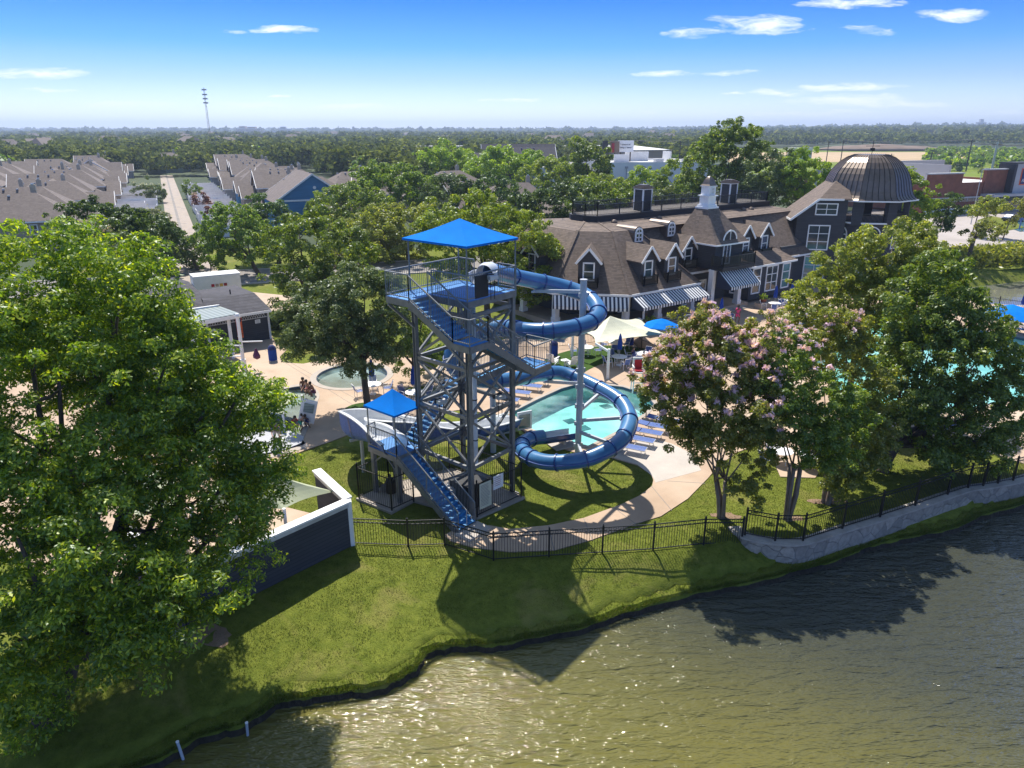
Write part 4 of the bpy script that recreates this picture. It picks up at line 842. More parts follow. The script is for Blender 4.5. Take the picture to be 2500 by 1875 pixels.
# roof deck fascia and balustrade
dk = [(2.9,9.3),(3.6,8.3),(31,8.3),(31,12),(3.6,12),(2.9,11.2)]
mb = MB(); mb.slab([K(e+(.25 if e > 20 else -.25), m+(.25 if m > 11.5 else (-.25 if m < 8.9 else 0)), zD+.5) for e, m in dk], .55); mb.build('roof_deck', M['dark_trim'], roof)
mb = MB(); mb.slab([K(e, m, zD+.56) for e, m in dk], .05); mb.build('deck_boards', M['street'], roof)
def balus(pts, h=1.05, gap=.14, parent=None, mat='black_iron', pg=3.2):
    mb = MB(); H_ = Vector((0, 0, h))
    for i in range(len(pts)-1):
        p, q = Vector(pts[i]), Vector(pts[i+1]); l = (q-p).length; mb.beam(p+H_, q+H_, .07, .06).beam(p+Vector((0,0,.12)), q+Vector((0,0,.12)), .05, .05)
        n = max(1, round(l/pg))
        for k in range(n+1): c = p.lerp(q, k/n); mb.beam(c, c+Vector((0,0,h+.14)), .1, .1, up=(1,0,0))
        n = max(2, int(l/gap))
        for k in range(1, n): c = p.lerp(q, k/n); mb.beam(c+Vector((0,0,.12)), c+H_, .042, .042, up=(1,0,0))
    return mb.build('balustrade', M[mat], parent)
balus([K(e, m, zD+.5) for e, m in dk]+[K(2.9,9.3,zD+.5)], parent=roof)
def window(parent, c, nrm, w_, h_, cols=1, rows=2, mat='white', pane='glass', fr=.1, arch=False, name='window'):
    n = Vector((nrm[0], nrm[1], 0)).normalized(); s = Vector((-n.y, n.x, 0)); c = Vector(c); U3 = Vector((0, 0, 1)); mb = MB()
    def bar(x0, z0, x1, z1, t): mb.beam(c+s*x0+U3*z0+n*.03, c+s*x1+U3*z1+n*.03, t, .07, up=n)
    bar(-w_/2, -h_/2, w_/2, -h_/2, fr); bar(-w_/2, h_/2, w_/2, h_/2, fr); bar(-w_/2, -h_/2-fr/2, -w_/2, h_/2+fr/2, fr); bar(w_/2, -h_/2-fr/2, w_/2, h_/2+fr/2, fr)
    for k in range(1, cols): bar(-w_/2+w_*k/cols, -h_/2, -w_/2+w_*k/cols, h_/2, fr*.6)
    for k in range(1, rows): bar(-w_/2, -h_/2+h_*k/rows, w_/2, -h_/2+h_*k/rows, fr*.55)
    if arch:
        P = [(w_/2*math.cos(a), h_/2+w_/2*math.sin(a)) for a in np.linspace(0, math.pi, 9)]
        for a, b in zip(P, P[1:]): bar(*a, *b, fr)
        bar(0, h_/2, 0, h_/2+w_/2, fr*.4)
    o = mb.build(name, M[mat], parent); mb = MB(); q = [c+s*(-w_/2)+U3*(-h_/2), c+s*(w_/2)+U3*(-h_/2), c+s*(w_/2)+U3*(h_/2)]
    q += [c+s*x+U3*z for x, z in (P if arch else [(-w_/2, h_/2)])]; q = q[:3]+([c+s*x+U3*z for x, z in P] if arch else [c+s*(-w_/2)+U3*(h_/2)])
    mb.poly([v+n*.015 for v in q]); mb.build('pane', M[pane], o); return o
KN = (math.sin(CA), -math.cos(CA))
def dormer(org, nrm, wd, z0, zE_, zA, depE, depA, balc=True, parent=None, ww=.95, wh=1.55):
    """org: middle of the dormer front at roof level (x, y); roof eave reaches depE back, ridge depA back"""
    n = Vector((*nrm, 0)).normalized(); s = Vector((-n.y, n.x, 0)); o = Vector((*org, 0)); P = lambda x, d, z: o+s*x-n*d+Vector((0, 0, z))
    root = MB(); h = wd/2
    root.poly([P(-h,0,z0), P(h,0,z0), P(h,0,zE_), P(0,0,zA-.08), P(-h,0,zE_)]); root.poly([P(-h,0,z0), P(-h,0,zE_), P(-h,depE,zE_)]); root.poly([P(h,0,z0), P(h,depE,zE_), P(h,0,zE_)])
    d = root.build('dormer', M['dark_siding'], parent); mb = MB(); v = h+.22; ez = zE_-.22*(zA-zE_)/h
    for sg in (-1, 1): mb.slab([P(sg*v,-.3,ez+.1), P(0,-.3,zA+.1), P(0,depA,zA+.1), P(sg*v,depE-.2,ez+.1)][::sg], .1)
    mb.build('dormer_roof', M['shingle'], d); mb = MB()
    for sg in (-1, 1): mb.beam(P(sg*v,-.33,ez), P(0,-.33,zA-.01), .06, .2)
    mb.build('rake_board', M['white'], d); window(d, P(0, 0, (z0+zE_)/2+.12), (n.x, n.y), ww, min(wh, zE_-z0-.25), 1, 2, fr=.13)
    if balc:
        balus([P(-h+.1,0,z0-.1), P(-h+.1,-.45,z0-.1), P(h-.1,-.45,z0-.1), P(h-.1,0,z0-.1)], .75, .09, d, pg=9)
        MB().slab([P(-h+.1,0,z0-.1), P(-h+.1,-.5,z0-.1), P(h-.1,-.5,z0-.1), P(h-.1,0,z0-.1)], .1).build('balcony_floor', M['dark_trim'], d)
    return d
for e, dz in ((2.6,0), (5.7,0), (9.9,.1), (18.9,.5), (22.1,.5)):
    mn = e > 9; m0 = .15 if not mn else 1.85; zr = rz_(m0, mn); dE = rdep(6.1+dz, m0, mn); dA = rdep(7.25+dz, m0, mn)
    dormer(K(e, m0, 0)[:2], KN, 1.9, zr-.15, 6.1+dz, 7.25+dz, dE, dA, parent=club)
cm_ = (A['c1']+A['c2'])/2; cn = Vector((-.757, -.0, 0)); ddir = (A['c2']-A['c1']).normalized(); cn = Vector((ddir.y, -ddir.x, 0)); cp = cm_.lerp(A['c2'], -.08)-cn*.75
dormer((cp.x, cp.y), (cn.x, cn.y), 1.9, 3.9, 6.1, 7.2, 1.95, 3.0, parent=club)
dormer(K(-4.2, 8.6, 0)[:2], (-CE[0], -CE[1]), 2.3, 4.2, 6.2, 7.2, 1.7, 2.6, balc=False, parent=club)
dormer(K(-4.2, 12, 0)[:2], (-CE[0], -CE[1]), 2.3, 4.2, 6.4, 7.35, 1.8, 2.8, balc=False, parent=club)
# round-headed metal dormers
for e, m0, z in ((4.15,3.1,8.0), (9.4,3.8,8.1), (17.2,4.2,8.2)):
    c = K(e, m0, z); bk = K(e, m0+2.6, z+.1); n_ = Vector((*KN, 0)); s_ = Vector((CE[0], CE[1], 0)); mb = MB(); pr = []
    for dd in (0, 2.6):
        P0 = K(e, m0+dd, z); pr.append([P0+s_*-.6-Vector((0,0,1.0)), P0+s_*-.6]+[P0+s_*(-.6*math.cos(a))+Vector((0,0,.6*math.sin(a))) for a in np.linspace(0, math.pi, 9)][1:-1]+[P0+s_*.6, P0+s_*.6-Vector((0,0,1.0))])
    for i in range(len(pr[0])-1): mb.quad(pr[0][i], pr[0][i+1], pr[1][i+1], pr[1][i])
    mb.poly(pr[0]); o = mb.build('round_dormer', M['bronze_seam'], club, smooth=False); window(o, c+n_*.04-Vector((0,0,.42)), KN, .86, .8, 2, 2, arch=True, fr=.17)
# chimneys, cupola, skylights
for e, m0 in ((11.0,9.4), (25.1,9.4)):
    mb = MB(); mb.box(K(e, m0, 9.4), (1.25, 1.25, 3.9), CA); c_ = mb.build('chimney', M['dark_siding'], roof)
    mb = MB()
    for a, b in ((-.62,-.62),(.62,-.62),(.62,.62),(-.62,.62)): mb.box(K(e+a, m0+b, 9.4), (.13, .13, 3.92), CA)
    mb.box(K(e, m0, 11.32), (1.4, 1.4, .1), CA); mb.build('chimney_trim', M['white'], c_); mb = MB()
    for w0, z in ((1.62, 11.43), (1.3, 11.56), (.9, 11.68)): mb.box(K(e, m0, z), (w0, w0, .13), CA)
    mb.build('chimney_cap', M['bronze_seam'], c_)
bay = MB(); bz0, bz1 = .5, 6.8
bay.slab([K(e, m, bz1) for e, m in ((10.9,-.6),(15.1,-.6),(15.1,4),(10.9,4))], bz1-4.7); bay.slab([K(e, m, 4.68) for e, m in ((11.1,-.3),(14.6,-.3),(14.6,3),(11.1,3))], .4); bayo = bay.build('central_bay', M['dark_siding'], club)
pe_ = [K(10.5,-1.0,6.75), K(15.5,-1.0,6.75), K(15.5,4.4,6.75), K(10.5,4.4,6.75)]; pt_ = [K(12.0,1.6,9.9), K(13.5,1.6,9.9), K(13.5,3.1,9.9), K(12.0,3.1,9.9)]
mb = MB()
for i in range(4):
    a, b, c, d = pe_[i], pe_[(i+1) % 4], pt_[(i+1) % 4], pt_[i]; a2, b2 = a.lerp(d, .28)-Vector((0,0,.12)), b.lerp(c, .28)-Vector((0,0,.12)); mb.quad(a, b, b2, a2); mb.quad(a2, b2, c, d)
mb.poly(pe_[::-1]); po = mb.build('pyramid_roof', M['shingle'], bayo); mb = MB()
for i in range(4): mb.beam(pe_[i]-Vector((0,0,.06)), pe_[(i+1) % 4]-Vector((0,0,.06)), .1, .14)
mb.build('eave_trim', M['white'], bayo)
cu = MB(); cc = K(12.75, 2.35, 0)
for w0, z, h in ((1.6,9.8,.18),(1.35,9.98,.2),(1.1,10.18,.8),(1.4,10.98,.1),(.98,11.08,.85),(1.18,11.9,.08)): cu.box((cc.x, cc.y, z+h/2), (w0, w0, h), CA)
cuo = cu.build('cupola', M['white'], roof); mb = MB(); mb.lathe((cc.x, cc.y, 11.98), [(.82,0),(.66,.14),(.56,.36),(.43,.6),(.22,.8),(.05,.88),(.04,1.0)], 4, CA+math.pi/4); mb.build('cupola_roof', M['bronze_seam'], cuo)
for w_, zc in ((.8,11.5),): window(cuo, K(12.75, 1.84, zc), KN, .5, .6, 1, 2, 'white', 'white_dirty', fr=.06)
# balcony of the central bay
window(bayo, K(12.6,-.62,5.75), KN, 1.0, 1.95, 2, 1, pane='glass', fr=.12, name='door'); window(bayo, K(12.9,-.64,6.9), KN, 2.0, .1, 2, 1, arch=True, pane='dark_trim', fr=.14)
mb = MB(); mb.slab([K(10.5,-2.0,4.72), K(15.4,-2.0,4.72), K(15.4,-.6,4.72), K(10.5,-.6,4.72)], .35); mb.build('balcony', M['dark_trim'], bayo); balus([K(10.55,-.6,4.72), K(10.55,-1.95,4.72), K(15.35,-1.95,4.72), K(15.35,-.6,4.72)], 1.0, .12, bayo, pg=2.5)
for e, m0 in ((4.9,7.2),(10.2,6.9),(11.2,7.1),(19.5,7.2),(20.6,7.2),(25.2,7.2),(26.6,7.2)):
    z = rz_(m0, e > 6); MB().lathe(K(e, m0, z), [(.3,-.1),(.32,.12),(.2,.25),(.05,.3)], 10).build('roof_vent', M['bronze_seam'], roof)
# walls
def wallpoly(name, pts, z0, z1, mat='dark_siding', parent=club, t=.25):
    mb = MB()
    for p, q in zip(pts, pts[1:]): mb.beam(K(*p, (z0+z1)/2), K(*q, (z0+z1)/2), t, z1-z0)
    return mb.build(name, M[mat], parent)
wl_ = wallpoly('wall', [(-1.8,12),(-1.8,6),(1.6,3.2),(9.2,3.2),(9.2,2.0),(16.4,2.0)], .4, 3.9); wallpoly('wall', [(25.4,2.0),(33,2.0)], .4, 4.9); wallpoly('wall', [(-4.2,15),(-.3,20),(33,20)], .2, 3.4)
for e in (2.6, 5.2, 7.6): window(wl_, K(e, 3.06, 1.75), KN, 1.3, 2.1, 2, 3, fr=.1)
window(wl_, K(9.05, 2.6, 1.6), (-CE[0], -CE[1]), .9, 2.2, 1, 1, fr=.12, name='door'); window(wl_, K(10.1, 1.86, 1.7), KN, 1.0, 2.3, 1, 1, fr=.14, name='door'); window(wl_, K(12.4, 1.86, 1.9), KN, 1.1, 1.7, 1, 2, fr=.13)
bw = wallpoly('bay_wall', [(16.3,2.0),(17.2,-.2),(24.6,-.2),(25.5,2.0)], .4, 4.0)
mb = MB(); br = [K(15.9,2.1,3.95), K(16.95,-.6,3.95), K(24.9,-.6,3.95), K(25.9,2.1,3.95)]; tr_ = [K(17.2,2.4,5.0), K(17.9,1.6,5.0), K(23.9,1.6,5.0), K(24.6,2.4,5.0)]
for i in range(3): mb.quad(br[i], br[i+1], tr_[i+1], tr_[i])
mb.build('bay_roof', M['shingle'], bw); mb = MB()
for i in range(3): mb.beam(br[i]-Vector((0,0,.08)), br[i+1]-Vector((0,0,.08)), .1, .18)
mb.build('eave_gutter', M['white'], bw)
window(bw, K(16.62,.9,2.35), (-.93*CE[0]+.36*KN[0], -.93*CE[1]+.36*KN[1]), 1.0, 2.6, 1, 3, fr=.13)
for e, w0 in ((18.3,1.3),(20.9,1.9),(23.4,1.3)): window(bw, K(e,-.34,2.35), KN, w0, 2.6, 1 if w0 < 1.5 else 2, 3, pane='glass' if e < 22 else 'glass_teal', fr=.14)
# porch floor, steps, columns, planters
mb = MB(); mb.slab([K(e, m, .5) for e, m in ((-5.0,4.6),(-.2,-.3),(9.3,-.3),(9.3,-1.0),(16.4,-1.0),(16.4,2.2),(0,3.4),(-2,12),(-5,12))], .55); mb.build('porch_floor', M['concrete'], club)
mb = MB()
for k in range(3): mb.slab([K(1.5, -.35-.38*k, .38-.13*k), K(1.5, -.73-.38*k, .38-.13*k), K(16.2, -1.75-.38*k, .38-.13*k) if 0 else K(15.8, -.73-.38*k, .38-.13*k), K(15.8, -.35-.38*k, .38-.13*k)], .4)
mb.build('porch_steps', M['stone'], club)
for e, m0, zt in ((-4.5,4.6,3.25),(-.1,.0,3.25),(4.1,.0,3.25),(8.7,.0,3.25),(-4.5,9.5,3.25),(-4.5,14,3.25),(10.7,-.7,4.4),(14.9,-.7,4.4)):
    mb = MB(); mb.box(K(e, m0, (zt+.5)/2), (.5, .5, zt-.5), CA); mb.box(K(e, m0, .68), (.62, .62, .36), CA); mb.box(K(e, m0, zt-.1), (.6, .6, .16), CA); mb.build('column', M['white'], club)
def awning(a, b, zt, zb, out, mat, flap=.28):
    a, b = Vector(a), Vector(b); d = (b-a).normalized(); n = Vector((d.y, -d.x, 0)); A0, B0 = a+Vector((0,0,zt)), b+Vector((0,0,zt)); A1, B1 = a+n*out+Vector((0,0,zb)), b+n*out+Vector((0,0,zb)); F_ = Vector((0,0,flap)); e3 = Vector((0,0,.02)); mb = MB()
    mb.hexa([A0-e3, A1-e3, B1-e3, B0-e3, A0, A1, B1, B0]); mb.quad(A1, B1, B1-F_, A1-F_); mb.poly([A0, A1-F_, A1]); mb.poly([B0, B1, B1-F_]); mb.poly([A0, a+Vector((0,0,zb-flap)), A1-F_]); mb.poly([B0, B1-F_, b+Vector((0,0,zb-flap))])
    o = mb.build('awning', M[mat], club); return o
z3 = Vector((0,0,zE)); 
awning(K(-.1,-.72,0), K(9.0,-.72,0), 3.08, 2.35, 1.35, 'awning_stripes'); p1, p2_ = A['c1']-z3, A['c2']-z3; nn_ = cn*.12; awning(p1+nn_+ddir*.2, p2_+nn_-ddir*.1, 3.08, 2.2, .55, 'awning_stripes_side')
awning(K(10.7,-1.3,0), K(15.3,-1.3,0), 4.35, 3.0, 1.7, 'awning_stripes')
# ---------------------------------------------------------------- dome tower
DT = (41.0, 85.0); oct_ = lambda r_, z, k: Vector((DT[0]+r_*math.cos(R(-54+22.5+45*k)), DT[1]+r_*math.sin(R(-54+22.5+45*k)), z))
dome = thing('dome_tower', 'dark eight-sided lookout tower with a ribbed bronze dome and open gallery', 'tower', (*DT, 0))
mb = MB(); RW = 4.75
for k in range(8): mb.quad(oct_(RW,0,k), oct_(RW,0,k+1), oct_(RW,7.3,k+1), oct_(RW,7.3,k))
wall = mb.build('wall', M['dark_siding'], dome)
MB().slab([oct_(RW-.05,7.28,k) for k in range(8)], .2).build('gallery_floor', M['far_tan'], dome)
for k in range(8):
    q = oct_(RW-.28, 7.2, k); mb = MB(); a = R(-54+22.5+45*k); mb.poly([]) if 0 else mb.box((q.x, q.y, 8.45), (.62, 1.15, 2.9), a); mb.build('pier', M['dark_siding'], dome)
    p, q = oct_(RW-.12, 7.3, k).lerp(oct_(RW-.12, 7.3, k+1), .14), oct_(RW-.12, 7.3, k+1).lerp(oct_(RW-.12, 7.3, k), .14); balus([p, q], .95, .13, dome, pg=9); MB().beam(p+Vector((0,0,-.02))+(p-Vector((*DT,7.3))).normalized()*.3, q+Vector((0,0,-.02))+(q-Vector((*DT,7.3))).normalized()*.3, .25, .16).build('sill', M['white'], dome)
prof = [(5.55,9.75),(5.2,9.95),(4.95,10.25),(4.75,10.7),(4.62,11.2),(4.45,11.8),(4.15,12.5),(3.75,13.1),(3.2,13.7),(2.5,14.2),(1.75,14.5)]
mb = MB()
for (r0, z0), (r1, z1) in zip(prof, prof[1:]):
    for k in range(8): mb.quad(oct_(r0,z0,k), oct_(r0,z0,k+1), oct_(r1,z1,k+1), oct_(r1,z1,k))
mb.poly([oct_(1.75,14.5,k) for k in range(8)]); mb.poly([oct_(5.5,9.74,7-k) for k in range(8)]); dm = mb.build('dome_roof', M['bronze_seam'], dome)
mb = MB()
for k in range(8):
    for j in range(6):
        t = j/6
        for (r0, z0), (r1, z1) in zip(prof, prof[1:]):
            w0 = min(1.0, r0/4.6); tt0 = .5+(t-.5)*1.0; a = oct_(r0,z0,k).lerp(oct_(r0,z0,k+1), tt0); b = oct_(r1,z1,k).lerp(oct_(r1,z1,k+1), tt0); mb.beam(a, b, .05, .08, up=(a-Vector((*DT, z0))).normalized())
mb.build('standing_seam', M['bronze_rib'], dm); mb = MB()
for k in range(8): mb.beam(oct_(5.52,9.7,k), oct_(5.52,9.7,k+1), .12, .14)
mb.build('eave_trim', M['white'], dome)
MB().beam((*DT,14.5), (*DT,16.0), .05).beam((DT[0]-.8,DT[1],15.4), (DT[0]+.8,DT[1],15.4), .05).beam((DT[0]-.25,DT[1],15.05), (DT[0]+.25,DT[1],15.05), .12, .3).build('weather_vane', M['black_iron'], dome)
for k in range(8):
    an = -54+45*(k+1); n_ = (math.cos(R(an)), math.sin(R(an))); c = (oct_(RW,5.0,k)+oct_(RW,5.0,k+1))/2
    if n_[1] < .4: window(dome, (c.x, c.y, 5.2), n_, 1.9, 1.5, 4, 3, arch=True, fr=.12); window(dome, (c.x, c.y, 2.2), n_, 1.9, 2.3, 2, 3, pane='glass_teal', fr=.12)
WA_ = R(-9); WE = (math.cos(WA_), math.sin(WA_)); WNn = (math.sin(WA_), -math.cos(WA_))
def Wg(a, b_, z): return Vector((32.3+WE[0]*a-WNn[0]*b_, 82.0+WE[1]*a-WNn[1]*b_, z))
mb = MB(); mb.poly([Wg(0,0,0), Wg(5.2,0,0), Wg(5.2,0,9.75), Wg(1.9,0,9.75), Wg(0,0,8.2)]); mb.quad(Wg(0,0,0), Wg(0,0,8.2), Wg(0,7,8.2), Wg(0,7,0)); mb.build('wing_wall', M['dark_siding'], dome)
mb = MB(); mb.slab([Wg(-.8,-.5,7.65), Wg(2.0,-.5,9.9), Wg(4.4,2.6,11.85), Wg(4.4,6,11.85), Wg(-.8,6,7.65)], .12); mb.slab([Wg(2.0,-.5,9.9), Wg(5.4,-.5,9.9), Wg(5.4,2.6,11.85), Wg(4.4,2.6,11.85)], .12); mb.build('wing_roof', M['shingle'], dome)
mb = MB(); mb.beam(Wg(-.8,-.53,7.6), Wg(2.0,-.53,9.85), .08, .22).beam(Wg(2.0,-.53,9.83), Wg(4.6,-.53,9.83), .08, .2).beam(Wg(-.8,-.5,7.58), Wg(-.8,6,7.58), .08, .2); mb.build('rake_board', M['white'], dome)
for zc, h_, rr_w, pn in ((8.75,1.2,2,'glass'),(5.6,2.7,3,'glass'),(2.0,2.9,3,'glass_teal')): window(dome, Wg(3.0 if zc > 8 else 2.5,-.04,zc), WNn, 2.25, h_, 2, rr_w, pane=pn, fr=.13)

# ================================================================ BATH HOUSE
BO = G(660, 828); B1_ = G(539, 851); BHa = math.atan2(BO[1]-B1_[1], BO[0]-B1_[0])
def BK(e, m, z): c, s = math.cos(BHa), math.sin(BHa); return Vector((BO[0]+c*e-s*m, BO[1]+s*e+c*m, z))
BKN = (math.sin(BHa), -math.cos(BHa)); BNB = Vector((-math.sin(BHa), math.cos(BHa), 0)); BNE = Vector((math.cos(BHa), math.sin(BHa), 0)); DZ = Vector((0, 0, 1))
bath = thing('bath_house', 'low dark bath house with shingle roof, cupola and pale metal lean-to', 'bath house', BK(-5, 3, 0))
mb = MB(); mb.beam(BK(0,.13,1.4), BK(-5.2,.13,1.4), .25, 2.8).beam(BK(-.13,.1,1.4), BK(-.13,5.5,1.4), .25, 2.8).beam(BK(-5.2,.2,1.4), BK(-5.2,3,1.4), .25, 2.8).beam(BK(-5.1,3,1.4), BK(-15,3,1.4), .25, 2.8).beam(BK(-.1,5.5,1.4), BK(-15,6.5,1.4), .25, 2.8); mb.build('wall', M['dark_siding'], bath)
mb = MB(); V_ = lambda *p: Vector(AT(*p))
eR, eL, kR, kL, gR, gL = V_(662,756,58.3), V_(500,781,55.4), V_(621,715,60.2), V_(495,733,57.6), V_(573,696,63), V_(478,710,61); bR = eR+BNB*6.6; bL = eL+BNB*6.6
mb.quad(eR, kR, kL, eL); mb.quad(kR, gR, gL, kL); mb.poly([eR, bR, gR, kR]); mb.quad(bR, bL, gL, gR)
E0, E1, T0, T1, R0, R1 = V_(300,787,52.6), V_(521,747,57.6), V_(300,709,56.2), V_(460,687,61), V_(300,692,60), V_(425,677,64.2); q1 = E1+BNE*.5+BNB*8; q0 = E0+BNB*9
mb.quad(E1, T1, T0, E0); mb.quad(T1, R1, R0, T0); mb.poly([E1, q1, R1, T1]); mb.quad(q1, q0, R0, R1); br_ = mb.build('roof', M['shingle_dark'], bath)
cb = Vector(AT(396,684,60.6)); mb = MB(); mb.box((cb.x, cb.y, cb.z+.45), (1.05, 1.05, 1.3), BHa); cbo = mb.build('cupola', M['bronze_rib'], br_); MB().lathe((cb.x, cb.y, cb.z+1.05), [(.80,0),(.72,.14),(.66,.4),(.5,.66),(.24,.86),(.05,.94),(.03,1.15)], 8, BHa+.39).build('cupola_dome', M['bronze_rib'], cbo)
p = V_(563,722,59.9); MB().cyl((p.x, p.y, p.z-.2), .06, .75, 8).build('vent_pipe', M['black_iron'], br_)
m, b = newmat('ribbed_metal'); M['ribbed_metal'] = m; dt = nd('ShaderNodeVectorMath', operation='DOT_PRODUCT', inp={0: nd('ShaderNodeNewGeometry').outputs['Position'], 1: (math.cos(BHa), math.sin(BHa), 0)}).outputs['Value']; wv_ = mth('PINGPONG', dt, .2)
L.new(nd('ShaderNodeMixRGB', inp={0: mth('MULTIPLY', wv_, 5.0), 1: (.12,.155,.15,1), 2: (.27,.32,.31,1)}).outputs[0], b.inputs['Base Color']); b.inputs['Roughness'].default_value = .5
l0, l1, l2, l3 = V_(330,777,52.4), V_(535,747,57.5), V_(585,765,54.3), V_(380,803,49.2)
mb = MB(); mb.slab([l3, l2, l1, l0], .06); ro_ = mb.build('lean_to_roof', M['ribbed_metal'], bath); mb = MB(); mb.beam(l3-DZ*.2, l2-DZ*.2, .12, .28).beam(l2-DZ*.2, l1-DZ*.2, .12, .22).beam(l0+DZ*.04, l1+DZ*.04, .2, .16); mb.build('fascia', M['white'], ro_)
for t in (.86, .4, .02): p = l3.lerp(l2, t)+BNB*.2; MB().beam((p.x, p.y, 0), (p.x, p.y, p.z-.3), .2, .2, up=(1,0,0)).build('post', M['white'], bath)
mb = MB(); mb.beam(BK(.05,-.03,0), BK(.05,-.03,2.75), .14, .14, up=(1,0,0)).beam(BK(-5.1,-.03,0), BK(-5.1,-.03,2.75), .14, .14, up=(1,0,0)).beam(eR-DZ*.1, eL-DZ*.1, .08, .2); mb.build('corner_trim', M['white'], bath)
mb = MB()
for k in range(22):
    x = -.2-k*.21; mb.beam(BK(x,-.02,2.05), BK(x-.3,-.02,2.65), .035, .02, up=BKN+(0,)); mb.beam(BK(x-.3,-.03,2.05), BK(x,-.03,2.65), .035, .02, up=BKN+(0,))
mb.beam(BK(-.1,-.03,2.05), BK(-5.0,-.03,2.05), .05, .06); mb.build('lattice', M['white_dirty'], bath)
rb = thing('rescue_board', 'orange backboard hanging on the dark bath house wall', 'backboard', BK(-2.55,-.1,.6)); MB().beam(BK(-2.55,-.1,.6), BK(-2.55,-.1,2.5), .48, .08, up=BKN+(0,)).build('board', M['orange'], rb); MB().beam(BK(-2.55,-.16,2.0), BK(-2.55,-.16,2.38), .32, .06, up=BKN+(0,)).build('strap_label', M['navy_cloth'], rb)
for z in (.95, 1.35): MB().beam(BK(-2.75,-.16,z), BK(-2.35,-.16,z), .05, .03).build('strap', M['black_iron'], rb)
c = BK(-4.65,-.1,1.4); rr_ = thing('life_ring', 'white life ring hanging beside the orange board on the dark wall', 'life ring', c); n_ = BNE; mb = MB(); mb.tube([c+n_*.28*math.cos(a)+Vector((0,0,.28*math.sin(a))) for a in np.linspace(0, 2*math.pi, 17)], .07, 8); mb.build('ring', M['white'], rr_)
ns = thing('wall_notice', 'small white notice on the right of the bath house wall', 'sign', BK(-.9,-.02,1.75)); MB().beam(BK(-.7,-.02,1.75), BK(-1.15,-.02,1.75), .04, .32).build('notice_board', M['white'], ns); mb = MB()
for k in range(3): mb.beam(BK(-.78,-.05,1.83-.09*k), BK(-1.08,-.05,1.83-.09*k), .01, .02)
mb.build('text_lines', M['grey_cloth'], ns)
# white box truck with four coloured pictures
ta, tb = V_(471,679,70), V_(586,671,72.3); td = (tb-ta); td.z = 0; tln = td.length; td.normalize(); tn = Vector((-td.y, td.x, 0)); tk = thing('box_truck', 'white box truck with four small coloured pictures behind the bath house', 'truck', (ta.x, ta.y, 0))
def TP_(e, m, z): v = ta+td*e+tn*m; return Vector((v.x, v.y, z))
bo = MB().beam(TP_(0,1.15,2.05), TP_(tln,1.15,2.05), 2.3, 2.4).build('cargo_box', M['white'], tk); MB().beam(TP_(-.05,1.15,3.28), TP_(tln+.05,1.15,3.28), 2.2, .08).build('box_roof', M['roof_white'], tk)
for k, c in enumerate(('red_cloth', 'far_tan', 'gold', 'red_sign')): MB().beam(TP_(1.6+k*.4,-.02,2.3), TP_(1.9+k*.4,-.02,2.3), .03, .28).build('picture', M[c], bo)
MB().beam(TP_(-1.9,1.15,1.5), TP_(-.1,1.15,1.5), 2.0, 1.8).build('cab', M['white'], tk); MB().beam(TP_(-1.93,1.15,1.95), TP_(-1.1,1.15,1.95), 1.85, .6).build('windscreen', M['glass'], tk)
for e in (-1.1, tln-.9):
    for m0 in (.15, 2.15): mb = MB(); mb.tube([TP_(e,m0-.12,.45), TP_(e,m0+.12,.45)], .45, 14); mb.build('wheel', M['tyre'], tk)

# ================================================================ STORES AND OTHER BUILDINGS BEHIND
def bldg(name, label, cat, a, b, dep, h, wall, roofm=None, par=.5):
    """a, b: ends of the front wall (x, y); depth runs to its back-left normal"""
    A_, B_ = Vector((*a, 0)), Vector((*b, 0)); d = (B_-A_).normalized(); n = Vector((-d.y, d.x, 0)); root = thing(name, label, cat, A_)
    for p, q in ((A_, B_), (B_, B_+n*dep), (B_+n*dep, A_+n*dep), (A_+n*dep, A_)):
        t = (q-p).normalized()*.15; MB().beam(p+t+Vector((0,0,h/2)), q+t+Vector((0,0,h/2)), .3, h).build('wall', M[wall], root)
    MB().slab([A_+Vector((0,0,h-par)), B_+Vector((0,0,h-par)), B_+n*dep+Vector((0,0,h-par)), A_+n*dep+Vector((0,0,h-par))], .2).build('roof', M[roofm or 'roof_white'], root)
    return root, A_, d, n
sa, sb = (88, 156.5), (117.5, 168.3); store, SA, SD_, SN = bldg('grocery_store', 'brick grocery store with stepped parapets and a framed blue and orange sign', 'store', sa, sb, 38, 6.4, 'brick')
SLn = (Vector((*sb, 0))-SA).length
def sp_(e, m, z): return SA+SD_*e+SN*m+Vector((0, 0, z))
def sbox(e0, e1, m0, m1, z0, z1, mat, name, par=store): return MB().hexa([sp_(e0,m0,z0), sp_(e1,m0,z0), sp_(e1,m1,z0), sp_(e0,m1,z0), sp_(e0,m0,z1), sp_(e1,m0,z1), sp_(e1,m1,z1), sp_(e0,m1,z1)]).build(name, M[mat], par)
sbox(.5,10.5,-.35,.4,0,8.3,'brick','brick_panel'); sbox(.3,10.7,-.5,.6,8.3,8.55,'store_grey','coping'); sbox(17.6,24.5,-.35,.4,0,8.9,'brick','brick_panel'); sbox(17.4,24.7,-.5,.6,8.9,9.15,'store_grey','coping')
ent = sbox(24.8,31.8,-1.6,2,0,10.2,'store_grey','entrance_block'); sbox(24.5,32,-1.8,2.3,10.2,10.45,'dark_wall','coping'); sbox(24.4,25.2,-1.75,2,0,10.1,'dark_wall','corner_pier'); sbox(31.4,32.2,-1.75,2,0,10.1,'brick','corner_pier')
